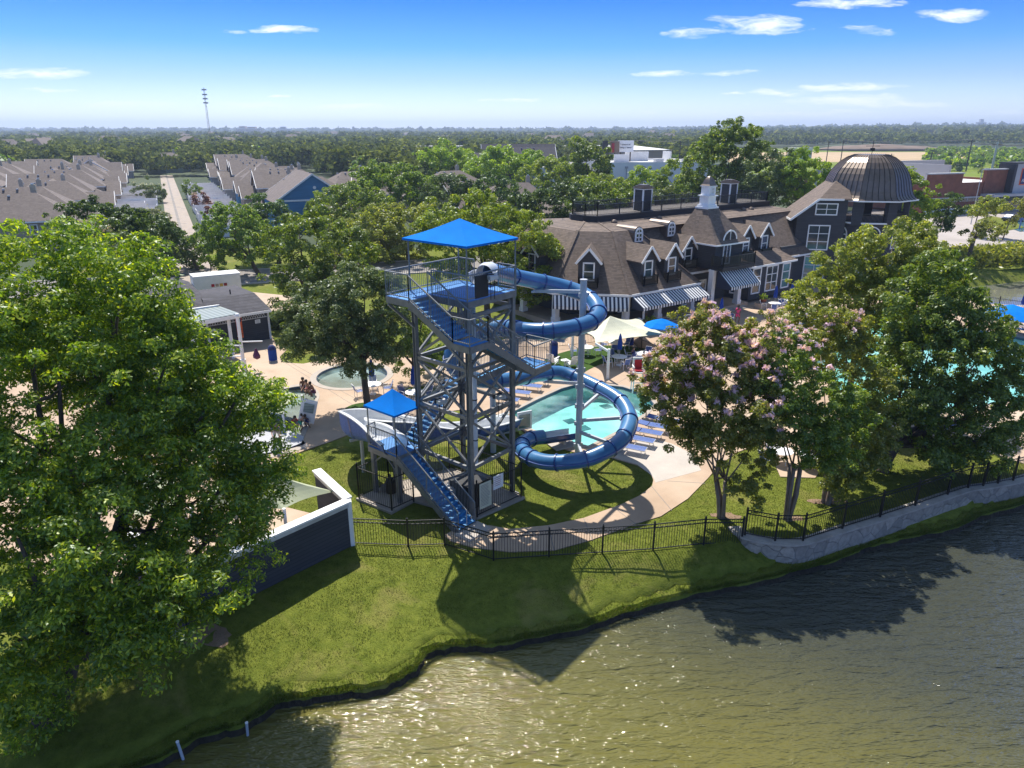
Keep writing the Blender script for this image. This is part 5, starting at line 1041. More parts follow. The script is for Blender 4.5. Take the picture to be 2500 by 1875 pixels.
sbox(1.0,17,-.42,-.36,2.35,3.1,'glass','window_band'); sbox(.6,17.4,-.5,-.3,3.1,3.4,'store_grey','lintel_band'); sbox(.4,18,-.5,-.3,0,1.1,'warm_white','stone_base'); sbox(17,32.5,-3.6,-.4,3.4,3.9,'store_grey','canopy'); sbox(19,31,-1.85,-1.65,.4,3.2,'glass','shopfront')
for k in range(1, 8): sbox(1+k*2,1.12+k*2,-.46,-.4,2.35,3.1,'store_grey','mullion')
for (e0, e1, m0, m1, z) in ((-16,2,14,15,9.2), (14,30,20,21,10.2), (14,14.6,6,20,9.8), (2,2.6,4,14,7.2)): sbox(e0, e1, m0, m1, 4, z, 'far_grey', 'parapet')
sg = sbox(27.0,30.0,-1.72,-1.62,5.6,9.2,'orange','sign_frame',); sbox(27.2,29.8,-1.8,-1.7,5.8,9.0,'navy_cloth','sign_panel')
mb = MB()
for k in range(3):
    for x0, x1, z0 in ((27.9-.0, 29.3-.25*k, 8.3-.42*k),): mb.hexa([sp_(27.65+.12*k,-1.86,z0-.3), sp_(29.3,-1.86,z0-.12), sp_(29.3,-1.8,z0-.12), sp_(27.65+.12*k,-1.8,z0-.3), sp_(27.75+.12*k,-1.86,z0-.02), sp_(29.35,-1.86,z0+.14), sp_(29.35,-1.8,z0+.14), sp_(27.75+.12*k,-1.8,z0-.02)])
mb.build('sign_emblem', M['strap_blue'], store)
def text(s, loc, d, size, mat, parent, name='lettering'):
    cu = bpy.data.curves.new(name, 'FONT'); cu.body = s; cu.size = size; cu.align_x = 'CENTER'; cu.align_y = 'CENTER'; cu.extrude = .02; cu.materials.append(M[mat]); o = bpy.data.objects.new(name, cu); C.objects.link(o); o.parent = parent
    o.location = Vector(loc)-WL[parent.name]; o.rotation_euler = (math.pi/2, 0, math.atan2(d[1], d[0])); bpy.context.view_layer.update()
    me = bpy.data.meshes.new_from_object(o.evaluated_get(bpy.context.evaluated_depsgraph_get())); m2 = bpy.data.objects.new(name, me); C.objects.link(m2); m2.parent = parent; m2.location = o.location; m2.rotation_euler = o.rotation_euler; bpy.data.objects.remove(o); return m2
text('ALDI', sp_(28.5,-1.84,6.55), SD_, 1.05, 'white', store)
# white flat-roofed block, beige shop row, hangar with billboard
def gz(px, Y): return AT(px, 400, Y)[:2]
wb_, WA, WD, WN = bldg('white_building', 'long white flat-roofed commercial building behind the clubhouse', 'building', (gz(1487,222)[0], 222), (gz(1728,228)[0], 228), 30, 8.2, 'warm_white')
for e, dn in ((5.5, 0), (11, 0)):
    p = WA+WD*e-WN*.2; MB().beam(p+Vector((0,0,.1)), p+Vector((0,0,6.6)), .3, .25, up=(1,0,0)).build('downpipe', M['far_grey'], wb_); MB().box(p+Vector((0,0,6.7)), (.8, .5, .6), .6).build('rain_head', M['far_grey'], wb_)
p = WA+WD*8-WN*.2; MB().beam(p, p+Vector((0,0,2.6)), 1.1, .1, up=WN).build('door', M['store_grey'], wb_)
for (e, m0, s) in ((8,12,(5,.4,2.4)), (16,20,(8,.5,3.0)), (24,14,(.5,6,3.2)), (18,6,(2.6,2,1.2)), (28,8,(2.2,2,1.1)), (12,26,(1.6,1.6,1.2))): q = WA+WD*e+WN*m0; MB().box((q.x, q.y, 7.7+s[2]/2), s, math.atan2(WD.y, WD.x)).build('roof_unit', M['roof_white' if s[2] > 2 else 'store_grey'], wb_)
sh_, HA, HD, HN = bldg('shop_row', 'beige flat-roofed shop row with dark red window panels', 'shops', (gz(1322,222)[0], 222), (gz(1425,224)[0], 224), 18, 7.6, 'off_white')
for e in (4.5, 8.8, 11.6): p = HA+HD*e-HN*.2+Vector((0,0,3.9)); MB().beam(p-HD*1.1, p+HD*1.1, .12, 2.6).build('red_panel', M['red_sign'], sh_)
hg_, XA, XD, XN = bldg('metal_hangar', 'tan metal hangar with a shallow pale roof and two dark doors', 'hangar', (gz(1546,310)[0], 310), (gz(1637,318)[0], 318), 30, 9.5, 'far_tan')
for e in (7, 12): p = XA+XD*e*1.0-XN*.2; MB().beam(p+Vector((0,0,0)), p+Vector((0,0,4.4)), 3, .1, up=XN).build('door', M['dark_wall'], hg_)
MB().slab([XA-XN+Vector((0,0,9.6)), XA+XD*17.5-XN+Vector((0,0,9.6)), XA+XD*17.5+XN*30+Vector((0,0,11)), XA+XN*30+Vector((0,0,11))], .2).build('roof_sheet', M['roof_white'], hg_)
bb = AT(1528, 357, 240); bil = thing('billboard', 'white roadside billboard with dark lettering in front of the hangar', 'billboard', (bb[0], 240, 0)); MB().box((bb[0], 240, bb[2]), (5.0, .4, 3.5)).build('board', M['white'], bil)
for dx in (-1.6, 1.6): MB().beam((bb[0]+dx, 240.4, 0), (bb[0]+dx, 240.4, bb[2]-1.6), .35, .35, up=(1,0,0)).build('post', M['timber_pole'], bil)
text('"I dream of', (bb[0]-.3, 239.7, bb[2]+.5), (1,0,0), .72, 'dark_trim', bil); text('being a donor"', (bb[0]+.1, 239.7, bb[2]-.4), (1,0,0), .68, 'dark_trim', bil)
b2_ = AT(1477, 359, 236); bi2 = thing('billboard', 'back of a dark billboard beside the white one', 'billboard', (b2_[0], 236, 0)); MB().box((b2_[0], 236, b2_[2]), (1.7, .4, 3.8), .3).build('board', M['dark_wall'], bi2); MB().beam((b2_[0], 236, 0), (b2_[0], 236, b2_[2]-1.8), .35, .35, up=(1,0,0)).build('post', M['timber_pole'], bi2)
b3_ = AT(1501, 359, 238); bi3 = thing('billboard', 'faded brown and red billboard left of the white one', 'billboard', (b3_[0], 238, 0)); MB().box((b3_[0], 238, b3_[2]), (2.9, .4, 3.5), -.2).build('board', M['earth_pile'], bi3); MB().box((b3_[0]-.6, 237.7, b3_[2]-.2), (.9, .1, 2.8), -.2).build('red_picture', M['red_sign'], bi3); MB().beam((b3_[0], 238, 0), (b3_[0], 238, b3_[2]-1.6), .35, .35, up=(1,0,0)).build('post', M['timber_pole'], bi3)
# ================================================================ FURNITURE
def pt(px, py, z=.05): return G(px, py, z)
def mk_table():
    r = thing('patio_table', 'x', 'table'); MB().lathe((0,0,0), [(.02,.70),(.58,.70),(.6,.715),(.6,.73),(.02,.735)], 24).build('tabletop', M['white'], r)
    for a in range(4): c, s = math.cos(a*1.571+.4), math.sin(a*1.571+.4); MB().tube([(.42*c,.42*s,.7), (.36*c,.36*s,.35), (.4*c,.4*s,0)], .022, 6).build('leg', M['white'], r)
    MB().tube([(.37*math.cos(a), .37*math.sin(a), .3) for a in np.linspace(0, 6.283, 13)], .012, 5).build('brace_ring', M['white'], r); return r
def mk_chair(frame='white'):
    r = thing('patio_chair', 'x', 'chair'); mb = MB()
    for s in (-.27, .27):
        mb = MB(); mb.tube([(s,-.28,0), (s,-.24,.62), (s,.2,.64), (s,.24,0)], .02, 6); mb.build('leg_frame', M[frame], r)
    MB().tube([(-.24,-.25,.42), (-.24,.22,.40), (-.24,.42,.92), (.24,.42,.92), (.24,.22,.40), (.24,-.25,.42)], .02, 6).build('back_frame', M[frame], r)
    q = MB()
    for k in range(7): y = -.22+.07*k; q.box((0, y, .415), (.48, .05, .012))
    q.build('seat', M['strap_blue'], r); q = MB()
    for k in range(7): t = (k+.5)/7.2; q.box((0, .22+.2*t, .42+.5*t), (.48, .022, .055))
    q.build('backrest', M['strap_blue'], r); return r
def mk_umb(h=2.5):
    r = thing('closed_umbrella', 'x', 'umbrella'); MB().cyl((0,0,0), .02, h, 8).build('pole', M['galv'], r)
    n = 16; mb = MB()
    for i, (r0, z) in enumerate(((.14,h-1.25),(.2,h-1.0),(.17,h-.6),(.11,h-.2),(.02,h+.04))):
        for j in range(n): a = 2*math.pi*j/n; rr = r0*(1.0 if j % 2 else .62); mb.v.append((rr*math.cos(a), rr*math.sin(a), z+(0 if j % 2 else .06)*(i == 0)))
    for i in range(4):
        for j in range(n): a = i*n+j; b = i*n+(j+1) % n; mb.f.append((a, b, b+n, a+n))
    mb.build('folded_canopy', M['umbrella_blue'], r); MB().lathe((0,0,0), [(.22,0),(.22,.06),(.05,.12)], 14).build('base', M['white'], r); return r
def mk_lounger(up=True):
    r = thing('sun_lounger', 'x', 'sun lounger'); mb = MB(); mb.tube([(-.31,-.95,.36), (-.31,.35,.36)], .02, 6).tube([(.31,-.95,.36), (.31,.35,.36)], .02, 6).tube([(-.31,-.95,.36), (.31,-.95,.36)], .02, 6); mb.build('frame', M['off_white'], r)
    for y in (-.75, .3):
        MB().tube([(-.31,y,.36), (-.31,y-.08,.02), (.31,y-.08,.02), (.31,y,.36)], .018, 6).build('leg', M['off_white'], r)
    q = MB(); n = 15
    for k in range(n): q.box((0, -.9+k*.085, .375), (.6, .072, .014))
    q.build('seat', M['strap_blue'], r); q = MB(); dz = .42 if up else .05
    for k in range(8): t = (k+.5)/8; q.box((0, .38+.62*t, .38+dz*t), (.6, .075, .014))
    q.tube([(-.31,.35,.36), (-.31,1.0,.36+dz), (.31,1.0,.36+dz), (.31,.35,.36)], .016, 6); q.build('backrest', M['strap_blue'], r); return r
def mk_adir():
    r = thing('adirondack_chair', 'x', 'chair'); q = MB()
    for k in range(6): q.beam((0,-.35+k*.1,.38-.02*k), (0,-.28+k*.1,.375-.02*k), .55, .025)
    q.build('seat', M['white'], r); q = MB()
    for k in range(6): x = -.24+k*.096; q.beam((x,.25,.25), (x*1.15,.55,1.02-.9*abs(x)**2), .085, .022, up=(0,-1,0))
    q.build('backrest', M['white'], r)
    for s in (-.32, .32): MB().beam((s,-.4,.6), (s,.4,.6), .13, .03).beam((s,-.32,0), (s,-.32,.58), .09, .03, up=(1,0,0)).beam((s,-.35,.35), (s,.5,.05), .03, .12).build('arm', M['white'], r)
    return r
protos = dict(table=mk_table(), chair=mk_chair(), umb=mk_umb(), lounger=mk_lounger(), flatl=mk_lounger(False), adir=mk_adir()); used = {}
def put(kind, loc, rz=0.0, label=None, group=None, s=1.0):
    p = protos[kind]
    if kind not in used: used[kind] = p; p.location = loc; p.rotation_euler = (0, 0, rz); p['label'] = label; p['group'] = group; p.scale = (s, s, s); WL[p.name] = Vector(loc); return p
    return dup(p, loc, rz, label, group, s)
GT, GC, GU, GL = 'round white patio tables', 'patio chairs round the tables', 'closed blue umbrellas', 'blue strap sun loungers'
sets = [  # px, py, chair angles, umbrella, place
 (1511,892,[20,110,200,290],1,'nearest the tube slide'), (1430,868,[10,180,95],0,'on the turf left of the tall pole umbrella'), (1502,856,[30,150,260],0,'at the back of the turf patch'),
 (1568,884,[60,170,250],0,'where the bathers sit'), (1740,808,[0,90,200,280],1,'on the terrace by the porch steps'), (1757,792,[20,300],1,'close behind the terrace table'), (1889,757,[40,160,250],1,'left of the bay window umbrella'),
 (1928,750,[90,200,330],1,'under the right bay window'), (2490,775,[40,150,270],1,'by the lake fence at the right edge'), (911,962,[10,100,210],1,'beside the live oak trunk'), (1012,982,[40,140,300],1,'behind the blue platform canopy'), (1640,868,[60,170,300],0,'behind the pink crape myrtle'), (1905,1130,[100,200],0,'on the small slab under the crape myrtles'), (1975,1140,[10,80],0,'beside the second crape myrtle trunk')]
for px, py, ch, um, where in sets:
    p = pt(px, py); put('table', p, 0, f'round white patio table {where}', GT)
    if um: put('umb', (p[0], p[1], p[2]), 0, f'closed blue umbrella {where}', GU)
    side = {0:'right',1:'back right',2:'back',3:'back left',4:'left',5:'front left',6:'front',7:'front right'}
    for a in ch:
        r_ = R(a); put('chair', (p[0]+.98*math.cos(r_), p[1]+.98*math.sin(r_), p[2]), r_-math.pi/2, f'chair {side[int(((a+22) % 360)//45)]} of the table {where}', GC)
for i, (px, py) in enumerate(((1662,872),(1672,850),(1657,880))): put('umb', pt(px, py), 0, f"closed blue umbrella, {['middle','rearmost','front'][i]} of the tight cluster by the shirtless man", GU)
def lrow(pts, rz, where, k='lounger'):
    n = ['first', 'second', 'third', 'fourth', 'fifth', 'sixth', 'seventh']
    for i, (px, py) in enumerate(pts): put(k, pt(px, py), rz, f'blue strap sun lounger, {n[i]} {where}', GL)
hd = math.atan2(*(np.array(G(1656,1040)[:2])-np.array(G(1583,1027)[:2]))[::-1]); 
lrow([(1536,1104),(1557,1084),(1577,1066),(1597,1051),(1619,1036)], hd+math.pi/2-R(0), 'from the front in the row right of the slide pool', 'flatl')
lrow([(1233,985),(1262,968),(1290,952),(1308,938)], hd+math.pi/2+.15, 'from the front in the row behind the tower', 'flatl')
lrow([(1960,800),(1985,790),(1935,812)], .6, 'in the trio beyond the crape myrtle blossoms'); lrow([(2430,800),(2458,806),(2487,812),(2515,818)], .5, 'from the left in the row by the lake'); lrow([(2265,1052),(2300,1048)], 1.2, 'in the pair at the foot of the big dark tree')
put('adir', pt(1350,890), 2.6, 'white adirondack chair left of the small side table', 'white adirondack chairs'); put('adir', pt(1395,896), 3.6, 'white adirondack chair right of the small side table', 'white adirondack chairs')
st = thing('side_table', 'small round white side table between the adirondack chairs', 'table', pt(1378,893)); c = pt(1378,893); MB().lathe(c, [(.02,.44),(.3,.44),(.3,.47),(.02,.47)], 16).build('tabletop', M['white'], st); MB().cyl(c, .04, .44, 8).build('leg', M['white'], st)
# lifeguard chair with red cushion
c = pt(1556,955); lg = thing('lifeguard_chair', 'tall white lifeguard chair with red cushions at the pool edge', 'lifeguard chair', c)
for sx, sy in ((-.4,-.4),(.4,-.4),(-.4,.4),(.4,.4)): MB().beam((c[0]+sx, c[1]+sy, c[2]), (c[0]+sx*.8, c[1]+sy*.8, 1.5), .08, .08, up=(1,0,0)).build('leg', M['white'], lg)
MB().box((c[0], c[1], 1.5), (.8, .8, .08)).build('platform', M['white'], lg); MB().box((c[0], c[1]+.35, 1.95), (.75, .08, .9)).build('backrest', M['white'], lg); MB().box((c[0], c[1]+.28, 1.95), (.5, .1, .6)).box((c[0], c[1], 1.6), (.55, .55, .1)).build('cushion', M['red_cloth'], lg)
q = MB()
for z in (.4, .8, 1.2): q.beam((c[0]-.36, c[1]-.4, z), (c[0]+.36, c[1]-.4, z), .06, .04)
q.build('ladder', M['white'], lg); MB().beam((c[0]-.38, c[1]-.35, 1.85), (c[0]-.38, c[1]+.35, 1.85), .07).beam((c[0]+.38, c[1]-.35, 1.85), (c[0]+.38, c[1]+.35, 1.85), .07).build('armrest', M['white'], lg)
# bins
def bin_(px, py, label):
    c = pt(px, py); r = thing('litter_bin', label, 'bin', c, 'blue slatted litter bins'); q = MB()
    for k in range(16): a = k*math.pi/8; q.box((c[0]+.3*math.cos(a), c[1]+.3*math.sin(a), c[2]+.48), (.04, .09, .85), a)
    q.cyl((c[0], c[1], c[2]+.05), .27, .85, 12); q.build('slats', M['umbrella_blue'], r); MB().lathe(c, [(.33,.92),(.33,1.0),(.24,1.15),(.14,1.25),(.02,1.28)], 14).build('bin_lid', M['navy_cloth'], r); MB().lathe(c, [(.32,0),(.32,.05)], 14).build('base', M['galv'], r)
bin_(667,880,'blue slatted litter bin standing near the bath house corner'); bin_(1352,868,'blue slatted litter bin at the left of the turf patch'); bin_(1537,842,'blue slatted litter bin in the shade by the porch fence')
# planters with flowers on stone blocks by the steps
def planter(e, m0, label):
    p = K(e, m0, .04); r = thing('planter', label, 'planter', p, 'clay pots by the porch steps'); MB().box((p.x, p.y, .3), (1.2, 1.0, .55), CA).build('stone_block', M['stone'], r); MB().lathe((p.x, p.y, .57), [(.2,0),(.32,.25),(.38,.45),(.34,.47)], 14).build('pot', M['terracotta'], r)
    rs = np.random.RandomState(int(e*10)); d = rs.normal(0, .2, (160, 3)); d[:, 2] = abs(d[:, 2])+1.02; q = d+np.array([p.x, p.y, 0]); a = rs.normal(0, .06, (160, 3)); b_ = rs.normal(0, .06, (160, 3)); npmesh('foliage', np.stack([q-a, q+b_, q+a, q-b_], 1).reshape(-1, 3), 4, M['leaf_mid'], r)
planter(1.0,-2.1,'clay pot of plants at the left end of the porch steps'); planter(8.4,-2.3,'clay pot of flowers on a stone block between the two awnings'); planter(16.9,-2.4,'clay pot of plants on a stone block by the bay window')
# shade sails
def px4(l, z): return [G(a, b, z)[:2] for a, b in l]
big = [AT(1419,808,53.5), AT(1454,837,49.5), AT(1627,816,56.5), AT(1560,776,61.5)]
root = thing('shade_sail', 'large cream four-sided shade sail over the turf patch tables', 'shade sail', (big[0][0], big[0][1], 0)); mb = MB(); ap = Vector(AT(1490,771,55.5)); B4 = [Vector(p) for p in big]; n = 8
for i in range(4):
    a, b = B4[i], B4[(i+1) % 4]
    for r0 in range(n):
        for s0 in range(n):
            def q(r_, s_): e = a.lerp(b, s_/n); ce = (B4[0]+B4[1]+B4[2]+B4[3])/4; e = e.lerp(ce, .13*math.sin(math.pi*s_/n)); v = e.lerp(ap, r_/n); v.z -= .5*math.sin(math.pi*r_/n)*.5; return v
            mb.quad(q(r0,s0), q(r0,s0+1), q(r0+1,s0+1), q(r0+1,s0))
mb.build('sail_cloth', M['cream_canvas'], root)
for p, o_ in zip(B4, ((-.6,.6),(.9,-.7),(.7,-.6),(.5,.6))): MB().cyl((p.x+o_[0], p.y+o_[1], 0), .1, max(2.2, p.z-.25), 12).beam((p.x+o_[0], p.y+o_[1], p.z-.45), (p.x, p.y, p.z-.05), .14).build('post', M['white'], root)
def sail(corners, apex, label, mat='sage_canvas', posts=True):
    B4 = [Vector(p) for p in corners]; ap = Vector(apex); root = thing('shade_sail', label, 'shade sail', (ap.x, ap.y, 0)); mb = MB(); ce = sum(B4, Vector())/len(B4); k = len(B4)
    for i in range(k):
        a, b = B4[i], B4[(i+1) % k]
        for r0 in range(n):
            for s0 in range(n):
                def q(r_, s_): e = a.lerp(b, s_/n); e = e.lerp(ce, .1*math.sin(math.pi*s_/n)); v = e.lerp(ap, r_/n); v.z -= .2*math.sin(math.pi*r_/n); return v
                mb.quad(q(r0,s0), q(r0,s0+1), q(r0+1,s0+1), q(r0+1,s0))
    mb.build('sail_cloth', M[mat], root)
    for p in B4:
        d = (p-ap); d.z = 0; d.normalize(); MB().cyl((p.x+d.x*.06, p.y+d.y*.06, 0), .07, p.z+.05, 10).build('post', M['white'], root)
sail([AT(735,966,42.6), AT(690,1010,39.2), AT(500,1000,40.5), AT(540,925,47)], AT(606,906,43.5), 'sage green shade sail over the splash pool')
sail([AT(817,1200,28.0), AT(691,1243,25.6), AT(470,1240,24.8), AT(560,1120,30)], AT(618,1132,26.6), 'sage green shade sail inside the dark walled yard', 'sage_canvas')
sail([AT(330,1270,25.5), AT(440,1240,26.0), AT(430,1130,29), AT(300,1140,30)], AT(370,1170,27.5), 'sage green shade sail half hidden under the big near tree', 'sage_canvas')
# open blue umbrella
c = pt(1610,858); ou = thing('open_umbrella', 'open bright blue umbrella beyond the cream shade sail', 'umbrella', c); MB().cyl(c, .025, 2.4, 8).build('pole', M['galv'], ou); MB().lathe(c, [(1.45,2.15),(1.4,2.22),(.8,2.5),(.05,2.75)], 8).build('open_canopy', M['canvas_blue'], ou)
c = AT(2450,840,60); ou = thing('open_umbrella', 'large bright blue umbrella standing in the big pool', 'umbrella', (c[0], c[1], -.9)); MB().cyl((c[0], c[1], -1.1), .05, 3.4, 8).build('pole', M['galv'], ou); MB().lathe((c[0], c[1], 0), [(2.6,1.9),(2.5,2.0),(1.4,2.5),(.05,2.9)], 8).build('open_canopy', M['canvas_blue'], ou)
# splash pole with hanging buckets; white splash feature
c = G(597,905,.05); sp = thing('splash_pole', 'white splash pole with crossbars and a purple hanging bucket', 'water feature', c); MB().cyl(c, .2, .9, 12).tube([(c[0], c[1], .9), (c[0], c[1], 4.2)], .13, 12).build('pole_shaft', M['white'], sp); MB().lathe((c[0], c[1], 4.15), [(.17,0),(.2,.12),(.12,.28),(.02,.33)], 12).build('pole_cap', M['white'], sp)
for z, a, l in ((2.3,.15,1.6),(2.0,2.9,1.6),(1.2,3.4,1.5),(2.6,1.9,.9)): MB().tube([(c[0], c[1], z), (c[0]+l*math.cos(a), c[1]+l*.5*math.sin(a), z+.02)], .05, 8).build('arm', M['white'], sp)
MB().lathe((c[0]+1.05, c[1], 1.05), [(.05,.75),(.28,.2),(.26,.0),(.02,-.12)], 4).build('bucket', M['purple'], sp)
c = G(748,1040,.05); sf = thing('pool_notice', 'tilted green and white notice board at the splash pool edge', 'sign', c); mb = MB(); mb.beam((c[0], c[1], .3), (c[0]+.35, c[1]+.1, 1.7), .95, .1, up=(0,-1,0)); mb.build('sign_board', M['white'], sf); MB().beam((c[0]+.2, c[1]-.05, .95), (c[0]+.33, c[1]-.01, 1.5), .6, .03, up=(0,-1,0)).build('green_panel', M['siding_sage'] if 0 else SID['sage'], sf); MB().beam((c[0]-.05, c[1]+.1, 0), (c[0]+.1, c[1]+.1, 1.0), .06).build('post', M['galv'], sf)
c = Vector(G(655,1075,.06)); ms = thing('shaded_entry', 'shallow end slope of the splash pool with its shade painted in pale lavender', 'mat', c); m_ = [G(x, y, .075) for x, y in ((575,1062),(640,1052),(715,1052),(742,1066),(735,1082),(690,1098),(640,1108),(590,1106))]; MB().slab(m_, .05).build('entry_sheet', M['store_grey'], ms)  # sheet over the shallow entry; its grey colour stands for the shade there
# fences on the terrace, lake side, hedge by the street
iron_fence([G(x, y)[:2] for x, y in ((1255,850),(1330,852),(1400,845),(1455,838),(1530,820),(1565,862),(1620,885))], [.04]*7, 1.2, 'black picket fence behind the turf patch and shade sail', rings=False, gap=.14)
iron_fence([G(x, y)[:2] for x, y in ((2300,742),(2360,748),(2435,760),(2520,772),(2600,782))], [.04]*5, 1.35, 'black iron fence between the pool terrace and the lake', rings=False, gap=.14)
def oneself(name, label, cat, px, py, build): c = pt(px, py); r = thing(name, label, cat, c); build(r, Vector(c)); return r
def gn(r, c): MB().tube([c+Vector((0,0,0)), c+Vector((0,0,2.3)), c+Vector((.25,0,2.6)), c+Vector((1.2,0,2.55)), c+Vector((1.7,-.3,2.2))], .045, 8).build('hoop', M['galv'], r); MB().lathe(c, [(.12,0),(.12,.05)], 10).build('foot', M['galv'], r)
oneself('shower_hoop', 'pale steel shower hoop among the closed blue umbrellas', 'shower', 1664, 842, gn)
# waterside posts and small things on the near lawn
def wp(r, c): MB().tube([c+Vector((0,0,-.6)), c+Vector((.05,0,.55))], .045, 8).build('pipe_shaft', M['siding_blue'] if 0 else M['paleblue_steel'], r); MB().cyl(c+Vector((.05,0,.55)), .05, .03, 8).build('cap', M['white'], r)
for px, py, lb in ((603,1795,'short pale pipe standing in the water by the bank'), (455,1865,'pale pipe leaning out of the pond at the bottom edge')):
    c = G(px, py, -1.3); r = thing('marker_pipe', lb, 'pipe', c); c = Vector(c); k = (.05, 0) if px > 500 else (-.35, .35); MB().tube([c+Vector((0,0,-.5)), c+Vector((k[0], k[1], .5))], .045, 8).build('pipe_shaft', M['paleblue_steel'], r); MB().cyl(c+Vector((k[0], k[1], .5)), .052, .03, 8).build('cap', M['white'], r)
c = G(432,1562,-.25); ub = thing('utility_box', 'low grey utility box on bare earth under the big near tree', 'utility box', c); MB().box((c[0], c[1], c[2]+.12), (.55, .35, .25), .3).build('box_body', M['store_grey'], ub); MB().box((c[0], c[1], c[2]+.26), (.6, .4, .04), .3).build('lid', M['galv'], ub)

# ================================================================ PEOPLE
def skinned(name, mat, joints, edges, parent, off=(0,0,0)):
    me = bpy.data.meshes.new(name); me.from_pydata([tuple(j[0]) for j in joints], edges, []); me.update(); me.materials.append(mat); o = bpy.data.objects.new(name, me); C.objects.link(o); o.parent = parent
    md = o.modifiers.new('skin', 'SKIN'); 
    for v, j in zip(me.skin_vertices[0].data if me.skin_vertices else [], joints): v.radius = (j[1], j[1])
    return o, me, md
def person(label, loc, rz, pose, skin='skin', top=None, shorts=None, hair='hair_dark', s=1.0, skirt=False, legs=None):
    """pose: dict of joint overrides; figure faces -y, origin at the feet"""
    root = thing('person', label, 'person', loc, rz=rz); root.scale = (s, s, s)
    J = dict(pelvis=(0,0,.95,.125), belly=(0,.0,1.1,.12), chest=(0,.01,1.32,.145), neck=(0,.01,1.5,.055), chin=(0,-.02,1.56,.07), head=(0,0,1.66,.098), crown=(0,.01,1.72,.085), nose=(0,-.105,1.64,.017),
      lsh=(-.17,.01,1.43,.06), lel=(-.25,.04,1.16,.042), lwr=(-.26,-.05,.93,.028), lpa=(-.26,-.08,.86,.03), rsh=(.17,.01,1.43,.06), rel=(.25,.04,1.16,.042), rwr=(.26,-.05,.93,.028), rpa=(.26,-.08,.86,.03),
      lhip=(-.1,0,.9,.095), lkn=(-.11,-.02,.5,.06), lan=(-.11,.02,.09,.042), lto=(-.12,-.16,.035,.035), rhip=(.1,0,.9,.095), rkn=(.11,-.02,.5,.06), ran=(.11,.02,.09,.042), rto=(.12,-.16,.035,.035))
    for k, v in pose.items(): J[k] = tuple(v)+(J[k][3],)
    E_ = [('pelvis','belly'),('belly','chest'),('chest','neck'),('neck','chin'),('chin','head'),('head','crown'),('head','nose'),('chest','lsh'),('lsh','lel'),('lel','lwr'),('lwr','lpa'),('chest','rsh'),('rsh','rel'),('rel','rwr'),('rwr','rpa'),('pelvis','lhip'),('lhip','lkn'),('lkn','lan'),('lan','lto'),('pelvis','rhip'),('rhip','rkn'),('rkn','ran'),('ran','rto')]
    # five fingers on each palm
    for sd in 'lr':
        pa = Vector(J[sd+'pa'][:3]); wr = Vector(J[sd+'wr'][:3]); d = (pa-wr).normalized() if (pa-wr).length > 1e-4 else Vector((0,0,-1)); sx = d.cross(Vector((0,1,0))) if abs(d.y) < .9 else Vector((1,0,0)); sx.normalize()
        for k, (o_, l_) in enumerate(((-.03,.07),(-.011,.08),(.009,.075),(.028,.06),(-.05,.03))):
            J[f'{sd}f{k}'] = tuple(pa+sx*o_+d*l_)+(.009,); E_.append((sd+'pa', f'{sd}f{k}'))
    def grow(name, keys, edges, mat, inflate=0.0):
        ix = {k: i for i, k in enumerate(keys)}; me = bpy.data.meshes.new(name); me.from_pydata([J[k][:3] for k in keys], [(ix[a], ix[b]) for a, b in edges], []); me.materials.append(mat)
        o = bpy.data.objects.new(name, me); C.objects.link(o); o.parent = root; md = o.modifiers.new('skin', 'SKIN')
        sv = me.skin_vertices[0].data if len(me.skin_vertices) else None
        if sv:
            for k, i in ix.items(): r_ = J[k][3]+inflate; sv[i].radius = (r_, r_*.8 if k in ('chest','belly','pelvis') else r_)
            sv[0].use_root = True
        md.use_smooth_shade = True; ss = o.modifiers.new('sub', 'SUBSURF'); ss.levels = 1; ss.render_levels = 1; return o
    b = grow('body', list(J), E_, M[skin])
    if top:
        ks = ['pelvis','belly','chest','lsh','rsh','lel','rel']; J2 = dict(J)
        for sd in 'lr': a, c_ = Vector(J[sd+'sh'][:3]), Vector(J[sd+'el'][:3]); J[sd+'el'] = tuple(a.lerp(c_, .6))+(.05,)
        grow('shirt', ks, [('pelvis','belly'),('belly','chest'),('chest','lsh'),('chest','rsh'),('lsh','lel'),('rsh','rel')], M[top], .018); J.update({k: J2[k] for k in ('lel','rel')})
    if shorts:
        J2 = dict(J); f_ = 1.0 if legs else .75
        for sd in 'lr': a, c_ = Vector(J[sd+'hip'][:3]), Vector(J[sd+'kn'][:3]); J[sd+'kn'] = tuple(a.lerp(c_, f_))+(.07,)
        grow('shorts', ['pelvis','lhip','rhip','lkn','rkn'], [('pelvis','lhip'),('pelvis','rhip'),('lhip','lkn'),('rhip','rkn')], M[shorts], .018); J.update({k: J2[k] for k in ('lkn','rkn')})
    h = Vector(J['head'][:3]); mb = MB(); prof = [(.02,.125),(.07,.115),(.105,.07),(.117,.0),(.11,-.06),(.08,-.10)]
    mb.lathe((h.x, h.y+.018, h.z+.02), prof[::-1], 12); mb.build('hair', M[hair], root, smooth=True) if 0 else None
    me = bpy.data.meshes.new('hair'); me.from_pydata(mb.v, [], mb.f); me.materials.append(M[hair]); o = bpy.data.objects.new('hair', me); C.objects.link(o); o.parent = root
    return root
sit = dict(lkn=(-.12,-.42,.95), lan=(-.12,-.42,.5), lto=(-.12,-.58,.46), rkn=(.12,-.42,.95), ran=(.12,-.42,.5), rto=(.12,-.58,.46), lwr=(-.2,-.32,1.05), rwr=(.2,-.32,1.05), lpa=(-.18,-.4,1.04), rpa=(.18,-.4,1.04))
stand = {}
